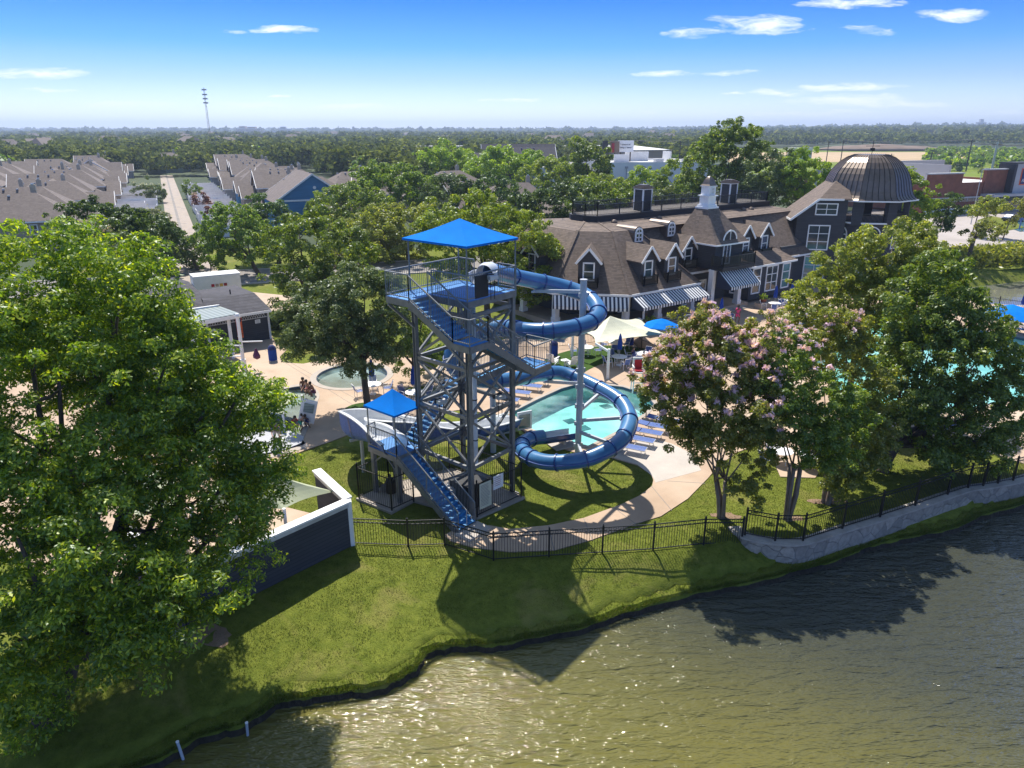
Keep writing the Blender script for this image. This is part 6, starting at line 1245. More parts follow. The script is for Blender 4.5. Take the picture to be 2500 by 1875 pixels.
walk = dict(lkn=(-.1,-.2,.55), lan=(-.1,-.12,.12), lto=(-.1,-.3,.05), rkn=(.1,.08,.5), ran=(.1,.3,.14), rto=(.1,.2,.03), lwr=(-.24,.16,.95), lpa=(-.24,.16,.88), rwr=(.24,-.22,1.0), rpa=(.24,-.26,.94))
crouch = dict(pelvis=(0,.15,.42), belly=(0,.1,.56), chest=(0,-.02,.78), neck=(0,-.09,.94), chin=(0,-.13,.99), head=(0,-.14,1.08), crown=(0,-.13,1.14), nose=(0,-.25,1.06), lsh=(-.17,-.03,.88), rsh=(.17,-.03,.88), lel=(-.22,-.2,.64), rel=(.22,-.2,.64), lwr=(-.18,-.42,.52), rwr=(.18,-.42,.52), lpa=(-.16,-.5,.5), rpa=(.16,-.5,.5), lhip=(-.1,.12,.38), rhip=(.1,.12,.38), lkn=(-.15,-.28,.5), rkn=(.15,-.28,.5), lan=(-.14,-.02,.09), ran=(.14,-.02,.09), lto=(-.15,-.2,.035), rto=(.15,-.2,.035))
bend = dict(chest=(0,-.22,1.18), belly=(0,-.08,1.05), neck=(0,-.34,1.3), chin=(0,-.4,1.33), head=(0,-.44,1.4), crown=(0,-.45,1.46), nose=(0,-.55,1.38), lsh=(-.17,-.26,1.24), rsh=(.17,-.26,1.24), lel=(-.24,-.4,1.02), rel=(.24,-.4,1.02), lwr=(-.22,-.6,.92), rwr=(.22,-.6,.92), lpa=(-.2,-.67,.9), rpa=(.2,-.67,.9), lkn=(-.14,-.2,.52), rkn=(.14,.05,.5), ran=(.14,.24,.1), rto=(.14,.1,.035))
def sl(px, py, z): return G(px, py, z)
person('shirtless man in red swim shorts standing by the fence beyond the turf', sl(1612,898,.05), 1.2, walk, 'skin', None, 'red_cloth')
person('person in navy swimwear seated at the turf table', (*pt(1545,884)[:2], -.43), 1.9, sit, 'skin', 'navy_cloth', None)
person('child with bare back standing by the turf table', sl(1570,897,.05), 2.6, stand, 'skin', None, 'grey_cloth', s=.72)
person('person in a pink shirt and shorts walking on the terrace', sl(1799,790,.05), 2.4, walk, 'skin_dark', 'pink_cloth', 'pink_cloth')
person('person in a red top standing at the porch steps', sl(1722,790,.05), .4, stand, 'skin_dark', 'pink_cloth', 'navy_cloth', s=.9)
person('person in grey clothes standing in the porch shade', (*K(3.0,.4,0)[:2], .5), 1.3, stand, 'skin', 'grey_cloth', 'grey_cloth', legs=True)
person('person in brown shorts seated at the terrace table', (*pt(1772,792)[:2], -.43), 3.0, sit, 'skin', 'far_tan', 'grey_cloth')
person('attendant in a purple shirt and cap raking at the shallow end', sl(679,1088,.09), .3, bend, 'skin', 'purple_cloth', 'off_white', hair='grey_cloth')
person('child in a red swim shirt wading beside the notice board', sl(721,1052,-.2), .8, crouch, 'skin', 'red_cloth', 'navy_cloth', s=.85)
person('child in teal shorts wading with hands low', sl(736,1055,-.2), 1.4, bend, 'skin', None, 'teal_cloth', s=.78)
person('child reaching down at the splash pool edge holding a pink toy', sl(752,1048,-.1), -1.2, bend, 'skin_dark', None, 'navy_cloth', s=.7)
person('bather sitting on the rim of the splash pool, leftmost of the group', sl(742,958,.02), .3, crouch, 'skin_dark', None, 'navy_cloth', s=.95)
person('bather crouching in the middle of the group on the pool rim', sl(753,964,.02), -.4, crouch, 'skin', None, 'red_sign', s=.95)
person('bather bent forward at the right of the group on the pool rim', sl(764,968,.02), -1.3, crouch, 'skin_dark', None, 'purple', s=.9)
person('lifeguard in red seated under the second crape myrtle', (*pt(1968,1128)[:2], -.43), -.5, sit, 'skin', 'red_cloth', 'red_cloth')
# ================================================================ TREES
def leaves(rs, blobs, n, ll, lw, clr, per=55, flat_=.75, low=.35, outer=.62, irr=.10, lobe=0, lden=1.0):
    """leaf-sized faces gathered in uneven clumps through the crown; blobs = (x,y,z,rx,ry,rz)"""
    Bb = np.array(blobs, float)
    if lobe:
        out = []
        for j, q in enumerate(Bb):
            rm = (q[3]*q[4]*q[5])**(1/3); lr = max(lobe, rm*.24); K_ = max(5, int(4.2*rm*rm/lr**2*lden)); d0 = rs.normal(0, 1, (K_*2, 3)); d0 /= np.linalg.norm(d0, axis=1)[:, None]; d0 = d0[(d0[:, 2] > -.35) | (rs.rand(len(d0)) < low)][:K_]
            c0 = q[:3]+d0*q[3:6]*(.86+.12*rs.normal(0, 1, (len(d0), 1))); inn = np.full(len(c0), 9.0)
            for i2, q2 in enumerate(Bb):
                if i2 != j: inn = np.minimum(inn, np.linalg.norm((c0-q2[:3])/q2[3:6], axis=1))
            for c1, k1 in zip(c0, inn):
                if k1 > .66: rr1 = lr*rs.uniform(.6, 1.35); out.append((*c1, rr1, rr1, rr1*.8))
        Bb = np.array(out)
    wt = (Bb[:, 3]*Bb[:, 4]+Bb[:, 3]*Bb[:, 5]+Bb[:, 4]*Bb[:, 5]); wt /= wt.sum(); nc = max(6, n//per); bi = rs.choice(len(Bb), nc*3, p=wt)
    d = rs.normal(0, 1, (nc*3, 3)); d /= np.linalg.norm(d, axis=1)[:, None]; keep = (d[:, 2] > -.45) | (rs.rand(nc*3) < low); bi = bi[keep]; d = d[keep]
    fr = np.clip(1.0-np.abs(rs.normal(0, .17, len(d)))-.0, .35, 1.0)*(1+irr*rs.normal(0, 1, len(d))); c = Bb[bi, :3]+d*Bb[bi, 3:6]*fr[:, None]
    ins = np.zeros(len(c))
    for j in range(0 if lobe else len(Bb)): q = np.linalg.norm((c-Bb[j, :3])/Bb[j, 3:6], axis=1); ins = np.maximum(ins, np.where(bi != j, outer-q, -1))
    ok = (ins < 0) | (rs.rand(len(c)) < .12); c = c[ok][:nc]; d = d[ok][:nc]; nc = len(c); cr = clr*rs.uniform(.55, 1.5, nc)
    cnt = rs.poisson(per*(cr/clr)**1.3); cnt = np.maximum(cnt, 4); idx = np.repeat(np.arange(nc), cnt); m_ = len(idx)
    g = rs.normal(0, 1, (m_, 3)); g /= np.linalg.norm(g, axis=1)[:, None]; rad = rs.rand(m_)**.36; off = g*rad[:, None]*cr[idx, None]; off[:, 2] *= flat_
    p = c[idx]+off+np.array([0, 0, 1])*(-.35*(rad**2)*cr[idx])[:, None]
    nr = d[idx]*.35+g*.55+rs.normal(0, .45, (m_, 3))+np.array([0, 0, .45]); nr /= np.linalg.norm(nr, axis=1)[:, None]
    ax = np.cross(nr, rs.normal(0, 1, (m_, 3)))+g*.3+np.array([0, 0, -.25]); ax -= nr*(ax*nr).sum(1)[:, None]; ax /= np.linalg.norm(ax, axis=1)[:, None]+1e-9; bx = np.cross(nr, ax)
    l = ll*rs.uniform(.6, 1.35, m_)[:, None]*.5; w_ = lw*rs.uniform(.6, 1.3, m_)[:, None]*.5
    return np.stack([p-ax*l, p+bx*w_-nr*w_*.25, p+ax*l, p-bx*w_-nr*w_*.25], 1).reshape(-1, 3), c
def trunk(root, base, blobs, r, rs, mat='bark', stems=1, depth=1.0):
    b = Vector(base); mb = MB(); cen = [Vector(x[:3]) for x in blobs]; top = max(c.z for c in cen); ax = sum(cen, Vector())/len(cen)
    for s in range(stems):
        a = 6.28*s/stems+.4; o_ = Vector((math.cos(a), math.sin(a), 0))*(r*.7 if stems > 1 else 0); fork = b+o_*2.5+(Vector((ax.x, ax.y, b.z))-b)*.25; fork.z = b.z+(min(c.z for c in cen)-b.z)*.75+.4; rr = r if stems == 1 else r*.55
        mid = (b+o_+fork)/2+Vector((rs.normal(0, .06), rs.normal(0, .06), 0)); mb.tube([b+o_-Vector((0,0,.3)), b+o_+Vector((0,0,.15)), mid, fork], [rr*1.5, rr*1.12, rr*.95, rr*.8], 9)
        for i, c in enumerate(cen):
            if i % stems != s: continue
            e = c+Vector((rs.normal(0, .2), rs.normal(0, .2), .25)); m1 = fork.lerp(e, .45)+Vector((0, 0, -.12*(e-fork).length*.5)); br = rr*.55; mb.tube([fork-Vector((0,0,.15)), m1, e], [br, br*.6, br*.22], 7)
            for k in range(3):
                q = Vector(rs.normal(0, 1, 3)); q.normalize(); sp = m1.lerp(e, rs.rand()*.8); q = Vector((q.x*blobs[i][3], q.y*blobs[i][4], abs(q.z)*blobs[i][5]))*.75; mb.tube([sp, sp+q*.5+Vector((0,0,-.1)), sp+q], [br*.4, br*.25, br*.08], 5, cap=False)
    mb.build('trunk', M[mat], root, smooth=True)
TREES = {}
def tree(name, label, base, blobs, leaf, n, ll=.2, lw=.1, clr=.55, r=.18, seed=1, group=None, mat='bark', stems=1, flowers=None, flat_=.75, per=85, cat='tree', low=.35, cov=5.4, cap=480000, lobe=.55, lden=1.6):
    rs = np.random.RandomState(seed); root = thing(name, label, cat, base, group); trunk(root, base, blobs, r, rs, mat, stems)
    S = sum(12.57*((x[3]*x[4])**1.6/3+2*(x[3]*x[5])**1.6/3)**.625 for x in blobs)
    n = int(min(cap, cov*.62*S/(.5*ll*lw)))
    V, c = leaves(rs, blobs, n, ll, lw, clr, per, flat_, low, lobe=lobe, lden=lden); npmesh('crown', V, 4, M[leaf], root)
    if flowers:
        fm, frac, fr_, nf = flowers; cz = np.argsort(-(c[:, 2]+rs.normal(0, .5, len(c)))); sel = c[cz[:int(len(c)*frac)]]; sel = sel[rs.rand(len(sel)) < .5]; k = nf; idx = np.repeat(np.arange(len(sel)), k); g = rs.normal(0, 1, (len(idx), 3))*np.array([1, 1, .8])*fr_; p = sel[idx]+g+np.array([0, 0, clr*.62]); a = rs.normal(0, .045, p.shape); b_ = rs.normal(0, .045, p.shape)
        npmesh('blossom', np.stack([p-a, p+b_, p+a, p-b_], 1).reshape(-1, 3), 4, M[fm], root)
    TREES[label] = root; return root
def ptree(name, label, bpx, bz, blobs, leaf, n, **k):
    """crown given as it is seen from the survey point: (px, py, half width, half height, depth offset)"""
    b = G(*bpx, bz) if len(bpx) == 2 else AT(*bpx); b = (b[0], b[1], bz); B = []
    for q in blobs:
        px, py, rx, ry = q[:4]; dy = q[4] if len(q) > 4 else 0; Y = b[1]+dy; c = AT(px, py, Y); dep = Y*math.cos(TH)+(H-c[2])*math.sin(TH); rX = rx/FPX*dep; B.append((c[0], c[1], max(c[2], bz+.6), rX, min(rX*1.05, rX), max(.4, ry/FPX*dep*.97)))
    return tree(name, label, b, B, leaf, n, **k)
# the big near tree on the left
ptree('broadleaf_tree', 'very large bright green tree filling the left foreground beside the walled yard', (118,1745), -.35,
 [(90,720,230,190,5),(290,760,150,160,5),(400,900,130,140,4.5),(110,960,230,230,2.5),(350,1080,190,190,3.5),(560,985,115,85,4.5),(610,1100,85,105,4.5),(600,1240,80,100,3.5),(530,1320,110,90,2.5),(440,1450,125,105,0),(230,1340,180,190,0),(50,1330,170,220,-.5),(150,1120,200,150,1.5),(300,1230,150,120,2),(330,1550,110,75,-1),(80,1560,150,110,-1.5),(480,1160,120,120,3.5),(30,1700,90,110,-1),(505,1010,60,60,4),(200,860,150,140,7),(420,1000,120,120,7)],
 'leaf_bright', 150000, ll=.165, lw=.068, clr=.36, r=.36, seed=11, per=90, flat_=.6, low=.8, cov=9.0, cap=760000, lobe=.72, lden=2.2)
# crape myrtles on the right lawn
CR = 'crape myrtles on the lawn above the stone wall'
ptree('crape_myrtle', 'wide pink-flowering crape myrtle with pale forked trunk, nearest the slide', (1760,1262), 0,
 [(1700,860,100,70,1),(1625,905,60,55,0),(1760,900,110,85,1),(1850,830,75,55,2),(1690,985,85,75,0),(1800,1000,110,85,0),(1735,1075,75,55,-.5),(1850,1090,60,60,0),(1650,1045,35,45,0),(1832,1190,38,32,-1),(1720,790,60,40,1.5)],
 'leaf_olive', 42000, ll=.14, lw=.08, clr=.24, r=.17, cov=8.5, lobe=.48, lden=2.6, seed=21, group=CR, mat='bark_pale', stems=4, flowers=('flower_pink',.62,.08,34), low=.5)
ptree('crape_myrtle', 'middle crape myrtle with several smooth pale stems just behind the fence', (1922,1269), 0,
 [(1905,880,80,75,1),(1975,960,95,75,1),(1915,1025,85,70,0),(2050,1010,75,65,1),(1985,1080,85,50,0),(2030,1120,45,40,0),(1880,960,50,60,0)],
 'leaf_mid', 26000, ll=.14, lw=.08, clr=.24, cov=8.5, lobe=.45, lden=2.6, r=.15, seed=22, group=CR, mat='bark_pale', stems=5, flowers=('flower_pink',.12,.07,20), low=.5)
ptree('crape_myrtle', 'rear crape myrtle with thick forked trunk and few pink flowers', (2018,1228), 0,
 [(2080,1075,80,65,1),(2050,1150,60,42,0),(2010,870,75,70,3),(2110,945,75,70,2),(2075,1180,50,30,-.5),(2130,1030,60,60,1),(2060,800,55,50,3)],
 'leaf_olive', 26000, ll=.14, lw=.08, clr=.24, cov=8.5, lobe=.45, lden=2.6, r=.2, seed=23, group=CR, mat='bark_pale', stems=3, flowers=('flower_pink',.12,.07,20), low=.5)
ptree('broadleaf_tree', 'tall olive-green tree standing in front of the dome tower', (2070,985), 0,
 [(2110,640,75,65,0),(2190,600,95,55,1),(2010,730,80,80,-1),(2110,760,105,90,-1),(1985,800,55,55,-2),(2230,700,95,90,0),(2040,640,45,45,0),(2170,820,90,80,-1),(2060,860,70,60,-1)],
 'leaf_olive', 52000, ll=.2, lw=.1, clr=.34, r=.22, cov=9, lobe=.66, lden=2.8, seed=31, low=.4)
ptree('broadleaf_tree', 'large dark tree at the right edge with long hanging limbs', (2155,1150), 0,
 [(2290,690,80,70,3),(2350,780,95,85,2),(2390,880,100,95,1),(2270,880,110,95,1),(2410,1000,85,80,0),(2300,1010,90,70,0),(2190,980,80,60,0),(2450,930,50,80,0),(2120,1095,55,45,-.5),(2285,1105,45,48,-1),(2390,1085,70,45,-1),(2200,880,70,70,1),(2240,770,70,70,2)],
 'leaf_mid', 70000, ll=.19, lw=.10, clr=.32, r=.26, cov=10, lobe=.62, lden=3.0, seed=32, low=.6)
ptree('young_tree', 'thin young tree growing in the paving by the slide pool', (1577,1020), .04, [(1572,975,20,28),(1585,965,22,26),(1567,990,14,14)], 'leaf_dark', 1500, ll=.14, lw=.08, clr=.18, r=.03, seed=33, lobe=0)
ptree('live_oak', 'dense grey-green live oak leaning over the paving left of the tower', (898,995), .05,
 [(790,770,100,75,0),(880,735,100,80,0),(745,830,60,55,-1),(930,800,75,65,0),(840,835,95,55,0),(955,730,50,60,1),(900,870,60,35,-1),(850,700,60,45,1)],
 'leaf_grey', 34000, ll=.17, lw=.085, clr=.3, cov=8, lobe=.6, lden=2.6, r=.22, seed=41, low=.5)
ptree('broadleaf_tree', 'leafy green tree hidden behind the left legs of the slide tower', (1010,935), .05, [(985,770,50,75,1),(1015,860,60,60,0),(965,850,45,50,0),(1060,880,45,45,1),(1040,780,40,60,1)], 'leaf_mid', 17000, ll=.2, lw=.1, clr=.32, lobe=.65, r=.18, seed=42)
ptree('broadleaf_tree', 'round bright tree between the bath house and the slide tower', (745,790), 0, [(705,610,60,65,0),(780,590,95,60,1),(840,640,70,70,0),(745,690,85,50,-1),(800,700,75,45,-1),(730,560,60,40,2),(690,680,45,45,-1),(860,610,40,40,1)], 'leaf_mid', 26000, ll=.28, lw=.15, clr=.5, lobe=.95, r=.28, seed=43)
ptree('broadleaf_tree', 'tall yellow-green tree behind the top canopy of the slide tower', (1190,775), 0, [(1100,580,70,70,0),(1175,550,90,75,1),(1260,590,85,75,0),(1325,640,45,50,0),(1190,650,100,55,-1),(1290,690,60,45,-1),(1120,650,60,60,-1),(1060,560,50,50,1),(1150,500,50,35,2)], 'leaf_lime', 38000, ll=.28, lw=.15, clr=.5, lobe=.95, r=.3, seed=44)
def mtree(lab, b, Y, blobs, leaf, n, seed, name='broadleaf_tree', **k):
    kw = dict(ll=.40, lw=.26, clr=1.0, r=.28, per=70, cov=7.5, lden=2.1); kw.update(k); pr = (b, 400, Y); blobs = [(q[0], q[1], q[2]*1.12, q[3]*1.12) for q in blobs]
    return ptree(name, lab, pr, 0, blobs, leaf, n, seed=seed, **kw)
mt = [
 ('spreading tree beside the white box truck', 600, 88, [(560,560,60,50),(605,590,60,45),(545,625,45,35),(520,590,35,35)], 'leaf_mid', 8000),
 ('dark rounded tree below the blue gabled house', 655, 97, [(640,525,50,42),(672,560,45,40),(625,560,40,40)], 'leaf_dark', 8000),
 ('small grey-green tree at the mouth of the alley', 445, 92, [(440,605,50,32),(400,620,35,30),(470,625,30,28)], 'leaf_grey', 6000),
 ('dark bushy tree behind the near crown on the left', 240, 72, [(230,535,75,38),(330,560,80,45),(285,600,90,50),(390,590,50,45)], 'leaf_dark', 14000),
 ('grey-green tree left of the alley mouth', 350, 88, [(350,600,60,50),(310,640,60,40),(390,640,40,35)], 'leaf_grey', 8000),
 ('olive tree over the street, left of a pair', 905, 97, [(900,560,75,45),(860,600,50,40),(940,590,50,45)], 'leaf_olive', 9000),
 ('olive tree over the street, right of a pair', 985, 100, [(1000,545,75,45),(1030,590,50,40),(960,600,50,40)], 'leaf_olive', 9000),
 ('flat-crowned dark green tree beside the blue gabled house', 850, 112, [(850,500,85,38),(810,520,50,30),(905,530,60,30)], 'leaf_mid', 9000),
 ('bushy upright green tree right of the blue gabled house', 955, 128, [(950,450,80,42),(1010,470,60,42),(900,455,45,35)], 'leaf_mid', 10000),
 ('dark tree in front of the small brown roofs', 1100, 122, [(1090,470,55,40),(1130,490,45,35)], 'leaf_dark', 6000),
 ('narrow dark green tree above the top canopy', 1215, 116, [(1215,480,50,50),(1180,500,35,35),(1250,505,35,35)], 'leaf_dark', 7000),
 ('broad dark olive tree left of the clubhouse chimney', 1345, 98, [(1320,520,75,55),(1400,510,75,55),(1280,560,50,45),(1450,530,50,40),(1360,570,70,40)], 'leaf_dark', 15000),
 ('dark tree close behind the clubhouse roof deck', 1480, 112, [(1480,490,60,40),(1530,500,50,30),(1430,480,45,35)], 'leaf_mid', 8000),
 ('tall dark green tree in front of the white building', 1440, 165, [(1445,400,38,48),(1425,380,30,30),(1460,430,30,35)], 'leaf_mid', 7000),
 ('tallest bright green tree behind the clubhouse, right of centre', 1770, 128, [(1745,400,65,65),(1800,365,55,50),(1825,430,50,55),(1710,450,45,45),(1770,460,60,50),(1790,330,30,28)], 'leaf_mid', 20000),
 ('grey-green bushy tree behind the far clubhouse chimney', 1880, 120, [(1880,430,55,60),(1915,470,40,50),(1850,480,45,45)], 'leaf_grey', 11000),
 ('yellow-green tree left of the bronze dome', 1960, 118, [(1960,415,45,40),(1990,440,40,45),(1935,450,35,40)], 'leaf_lime', 8000),
 ('lime tree to the right of the bronze dome', 2215, 98, [(2205,470,45,45),(2240,510,40,55),(2215,560,55,50)], 'leaf_lime', 9000),
 ('lime green tree in front of the beige shops', 1365, 170, [(1350,425,60,32),(1400,440,50,30),(1310,440,50,28)], 'leaf_lime', 8000),
 ('long lime green crown over the small brown roofs', 1250, 185, [(1230,400,70,30),(1180,410,45,26),(1285,405,45,28)], 'leaf_lime', 8000),
 ('lime green tree left of the dark blue roofs', 1085, 205, [(1085,385,55,30),(1120,400,40,25)], 'leaf_lime', 6000),
 ('low lime green tree in front of the white building', 1465, 150, [(1455,465,60,32),(1520,470,40,26)], 'leaf_lime', 7000),
 ('lime green tree against the white wall', 1570, 150, [(1570,455,45,35),(1610,470,35,30)], 'leaf_lime', 6000),
 ('tall lime tree between the white wall and the tallest tree', 1650, 140, [(1640,440,40,45),(1670,470,40,40),(1620,480,35,30)], 'leaf_lime', 8000),
 ('grey-green tree beside the white downpipes', 1600, 125, [(1590,490,45,35),(1640,500,40,30)], 'leaf_grey', 6000),
 ('young street tree in front of the store wall', 2307, 96, [(2305,520,22,26),(2322,505,20,24),(2318,535,20,18)], 'leaf_dark', 3500),
 ('young lime tree on the kerbed island by the store', 2408, 122, [(2413,500,25,18),(2420,515,28,18),(2395,510,20,15)], 'leaf_olive', 3000),
 ('young tree cut by the right edge of the parking lot', 2490, 118, [(2495,515,22,22),(2510,500,20,20)], 'leaf_olive', 2500),
 ('low round bush on the grass by the parking lot', 2410, 93, [(2405,560,32,22),(2425,555,22,18),(2388,565,20,16)], 'leaf_olive', 4000)]
for i, (lab, b, Y, bl, lf, n) in enumerate(mt):
    far_ = max(.26, Y*.0028); mtree(lab, b, Y, bl, lf, n, 50+i, name='round_bush' if 'bush on' in lab else 'broadleaf_tree', ll=far_*1.05, lw=far_*.68, clr=max(.4, Y*.0052), lobe=max(.8, Y*.0105), r=.1 if 'young' in lab else .28)
# flowering bushes along the alley
def bush(lab, s, t, rx, rz, leaf, fl, seed, n=5000):
    x, y = al(s, t); ptb = [(x, y, rz*.9, rx, rx, rz), (x+rx*.4, y, rz*.75, rx*.7, rx*.7, rz*.7)]; tree('flowering_bush', lab, (x, y, 0), ptb, leaf, n, ll=.3, lw=.2, clr=.55, r=.12, seed=seed, group='bushes beside the alley', flowers=(fl, .85, .3, 26) if fl else None, cat='bush', low=.6)
bush('white-flowering round bush on the left edge of the alley, nearest the street', -2, -4.8, 3.2, 2.4, 'leaf_grey', 'flower_white', 91, 7000)
bush('grey round bush just beyond the nearest white-flowering one', 8, -4.5, 2.4, 1.9, 'leaf_grey', None, 92)
bush('far round bush covered in white flowers on the left of the alley', 62, -5.5, 3.6, 2.9, 'leaf_grey', 'flower_white', 93, 6000)
bush('small green bush on the right side of the alley far end', 70, 5, 2.2, 2.6, 'leaf_mid', None, 94)
bush('dark pink-leaved bush on the right of the alley', 35, 5.5, 1.9, 2.2, 'leaf_red', 'flower_pink', 95)
bush('rust red bush on the right of the alley among white fences', 12, 6, 1.7, 1.5, 'leaf_red', None, 96)
ptree('crape_myrtle', 'pink crape myrtle between the big near tree and the houses', (300,400,66), 0, [(235,580,45,35),(290,600,50,40),(200,570,35,25)], 'leaf_grey', 7000, ll=.25, lw=.14, clr=.6, r=.15, seed=97, flowers=('flower_pink',.5,.2,20))
# hedges and reeds
def mass(name, label, pts, r, h, leaf, n, ll, seed, cat='hedge', kind=None):
    rs = np.random.RandomState(seed); P = np.array(pts, float); k = rs.rand(n)*(len(P)-1); i = k.astype(int); f = (k-i)[:, None]; p = P[i]*(1-f)+P[np.minimum(i+1, len(P)-1)]*f; q = np.column_stack([p+rs.normal(0, r, p.shape), np.abs(rs.rand(n))*h]); a = rs.normal(0, ll, q.shape); b_ = rs.normal(0, ll*.6, q.shape)
    o = npmesh(name, np.stack([q-a, q+b_, q+a, q-b_], 1).reshape(-1, 3), 4, M[leaf], loc=(P[0][0], P[0][1], 0)); return tag(o, label, cat, kind=kind)
mass('reeds', 'band of tall green reeds along the far lake bank', [(50,92.5),(62,96),(78,101),(100,108)], 1.5, 2.2, 'leaf_olive', 30000, .16, 5, 'reeds', 'stuff')
mass('clipped_hedge', 'dark clipped hedge between the bath house and the street', [G(655,795)[:2], G(720,800)[:2]], .5, 1.2, 'leaf_dark', 5000, .14, 6)
# ================================================================ NEIGHBOURHOOD
def house(label, c, rz, Lx, Wy, he, hr, col, wing=None, kind='gable', ch=True, nw=2, group=None, roofm='shingle_house', win=True):
    """ridge along local x; c = ground centre"""
    root = thing('house', label, 'house', (c[0], c[1], 0), group); co, si = math.cos(rz), math.sin(rz)
    def Lc(x, y, z): return Vector((c[0]+x*co-y*si, c[1]+x*si+y*co, z))
    wm = SID[col]; mbw = MB(); mbr = MB(); mbt = MB()
    def block(x0, x1, y0, y1, e, r, axis='x', hip=(False, False), ov=.45):
        for a, b in (((x0,y0),(x1,y0)),((x1,y0),(x1,y1)),((x1,y1),(x0,y1)),((x0,y1),(x0,y0))): mbw.quad(Lc(*a,0), Lc(*b,0), Lc(*b,e), Lc(*a,e))
        if axis == 'x':
            ym = (y0+y1)/2; sl = (r-e)/((y1-y0)/2); ez = e-ov*sl; i0 = (y1-y0)/2 if hip[0] else 0; i1 = (y1-y0)/2 if hip[1] else 0
            R0, R1 = Lc(x0-ov+i0, ym, r), Lc(x1+ov-i1, ym, r); a, b, c_, d = Lc(x0-ov,y0-ov,ez), Lc(x1+ov,y0-ov,ez), Lc(x1+ov,y1+ov,ez), Lc(x0-ov,y1+ov,ez)
        else:
            xm = (x0+x1)/2; sl = (r-e)/((x1-x0)/2); ez = e-ov*sl; i0 = (x1-x0)/2 if hip[0] else 0; i1 = (x1-x0)/2 if hip[1] else 0
            R0, R1 = Lc(xm, y0-ov+i0, r), Lc(xm, y1+ov-i1, r); a, b, c_, d = Lc(x1+ov,y0-ov,ez), Lc(x1+ov,y1+ov,ez), Lc(x0-ov,y1+ov,ez), Lc(x0-ov,y0-ov,ez)
        mbr.slab([a, b, R1, R0], .14); mbr.slab([c_, d, R0, R1], .14)
        if hip[0]: mbr.slab([d, a, R0], .14)
        else:
            q0 = (Lc(x0,y0,e), Lc(x0,y1,e), Lc(x0,(y0+y1)/2,r-.12)) if axis == 'x' else (Lc(x0,y0,e), Lc(x1,y0,e), Lc((x0+x1)/2,y0,r-.12)); mbw.poly(q0); mbt.beam(a-Vector((0,0,.12)), R0-Vector((0,0,.12)), .08, .26).beam(d-Vector((0,0,.12)), R0-Vector((0,0,.12)), .08, .26)
        if hip[1]: mbr.slab([b, c_, R1], .14)
        else:
            q0 = (Lc(x1,y0,e), Lc(x1,y1,e), Lc(x1,(y0+y1)/2,r-.12)) if axis == 'x' else (Lc(x0,y1,e), Lc(x1,y1,e), Lc((x0+x1)/2,y1,r-.12)); mbw.poly(q0); mbt.beam(b-Vector((0,0,.12)), R1-Vector((0,0,.12)), .08, .26).beam(c_-Vector((0,0,.12)), R1-Vector((0,0,.12)), .08, .26)
        mbt.beam(a-Vector((0,0,.12)), b-Vector((0,0,.12)), .06, .2)
    hx, hy = Lx/2, Wy/2; block(-hx, hx, -hy, hy, he, hr, 'x', (kind == 'hip', kind in ('hip', 'half')))
    for wg in (wing or []): block(*wg)
    w_ = mbw.build('wall', wm, root); r_ = mbr.build('roof', M[roofm], root); mbt.build('fascia_trim', M['white'], w_)
    if win:
        for k in range(nw):
            x = -hx+Lx*(k+1)/(nw+1); window(root, Lc(x, -hy-.02, he-1.5), (si, -co), .9, 1.35, 1, 2, fr=.14)
        window(root, Lc(hx+.02, 0, he-1.5), (co, si), .9, 1.35, 1, 2, fr=.14)
    if ch:
        p = Lc(hx*.35, hy*.25, hr+.2); mb = MB(); mb.box(p, (.75, .65, 1.7), rz); q = mb.build('chimney', SID['cream'], r_); MB().box((p.x, p.y, hr+1.15), (.4, .4, .25), rz).build('chimney_pot', M['car_silver'], q)
    for k in range(3): p = Lc(-hx*.55+k*1.9, -.7, hr-.32); MB().box(p, (.34, .34, .26), rz).build('roof_vent', M['galv'], r_)
    return root
ang = math.atan2(ALR.y, ALR.x); cols = ['tan','grey','sage','cream','slate','tan','blue','grey','cream','sage','tan','grey']; ordn = ['nearest','second','third','fourth','fifth','sixth','seventh','eighth','ninth','tenth','eleventh','twelfth','thirteenth','fourteenth','fifteenth','sixteenth','seventeenth','eighteenth','nineteenth','twentieth']
GRP = 'brown-roofed houses along the alley'
for k in range(14):
    s = -14+k*14.8; c = al(s, -22-(k*7 % 5)*.5); v = (k*3+k//3) % 4
    wing = [[(3,10.5,-4.2,4.4,3.0,5.6,'x',(False,v == 1))], [(-3,4,-8.5,0,4.9,7.4,'y',(False,False)),(7,11,-3,4,3.0,5.0,'x',(False,True))], [(5,11,-5,2,3.2,5.4,'x',(False,False))], [(-6,0,-8,0,4.9,7.9,'y',(False,False)),(6,11,-3.5,3,3.0,5.2,'x',(False,False))]][v]
    house(f'brown-roofed house, {ordn[k]} from the street in the row left of the alley', c, ang+(math.pi/2 if k % 4 == 2 else 0), 15 if k % 4 != 2 else 12, 9.8, 5.1 if v != 2 else 4.4, 8.4 if v != 2 else 7.6, cols[k % 12], wing, 'hip' if v in (0, 2) else 'half', v != 1, group=GRP)
    if k < 12:
        c = al(s+3, -45); house(f'brown-roofed house, {ordn[k]} in the outer row at the far left', c, ang, 15, 11, 4.6, 8.0 if v else 7.4, cols[(k+5) % 12], [(-4,3,-8.5,0,4.2,6.8,'y',(False,False))] if v in (0, 3) else [(4,10,-4,4,3.1,5.3,'x',(False,True))], 'hip' if v != 1 else 'gable', v == 2, group=GRP)
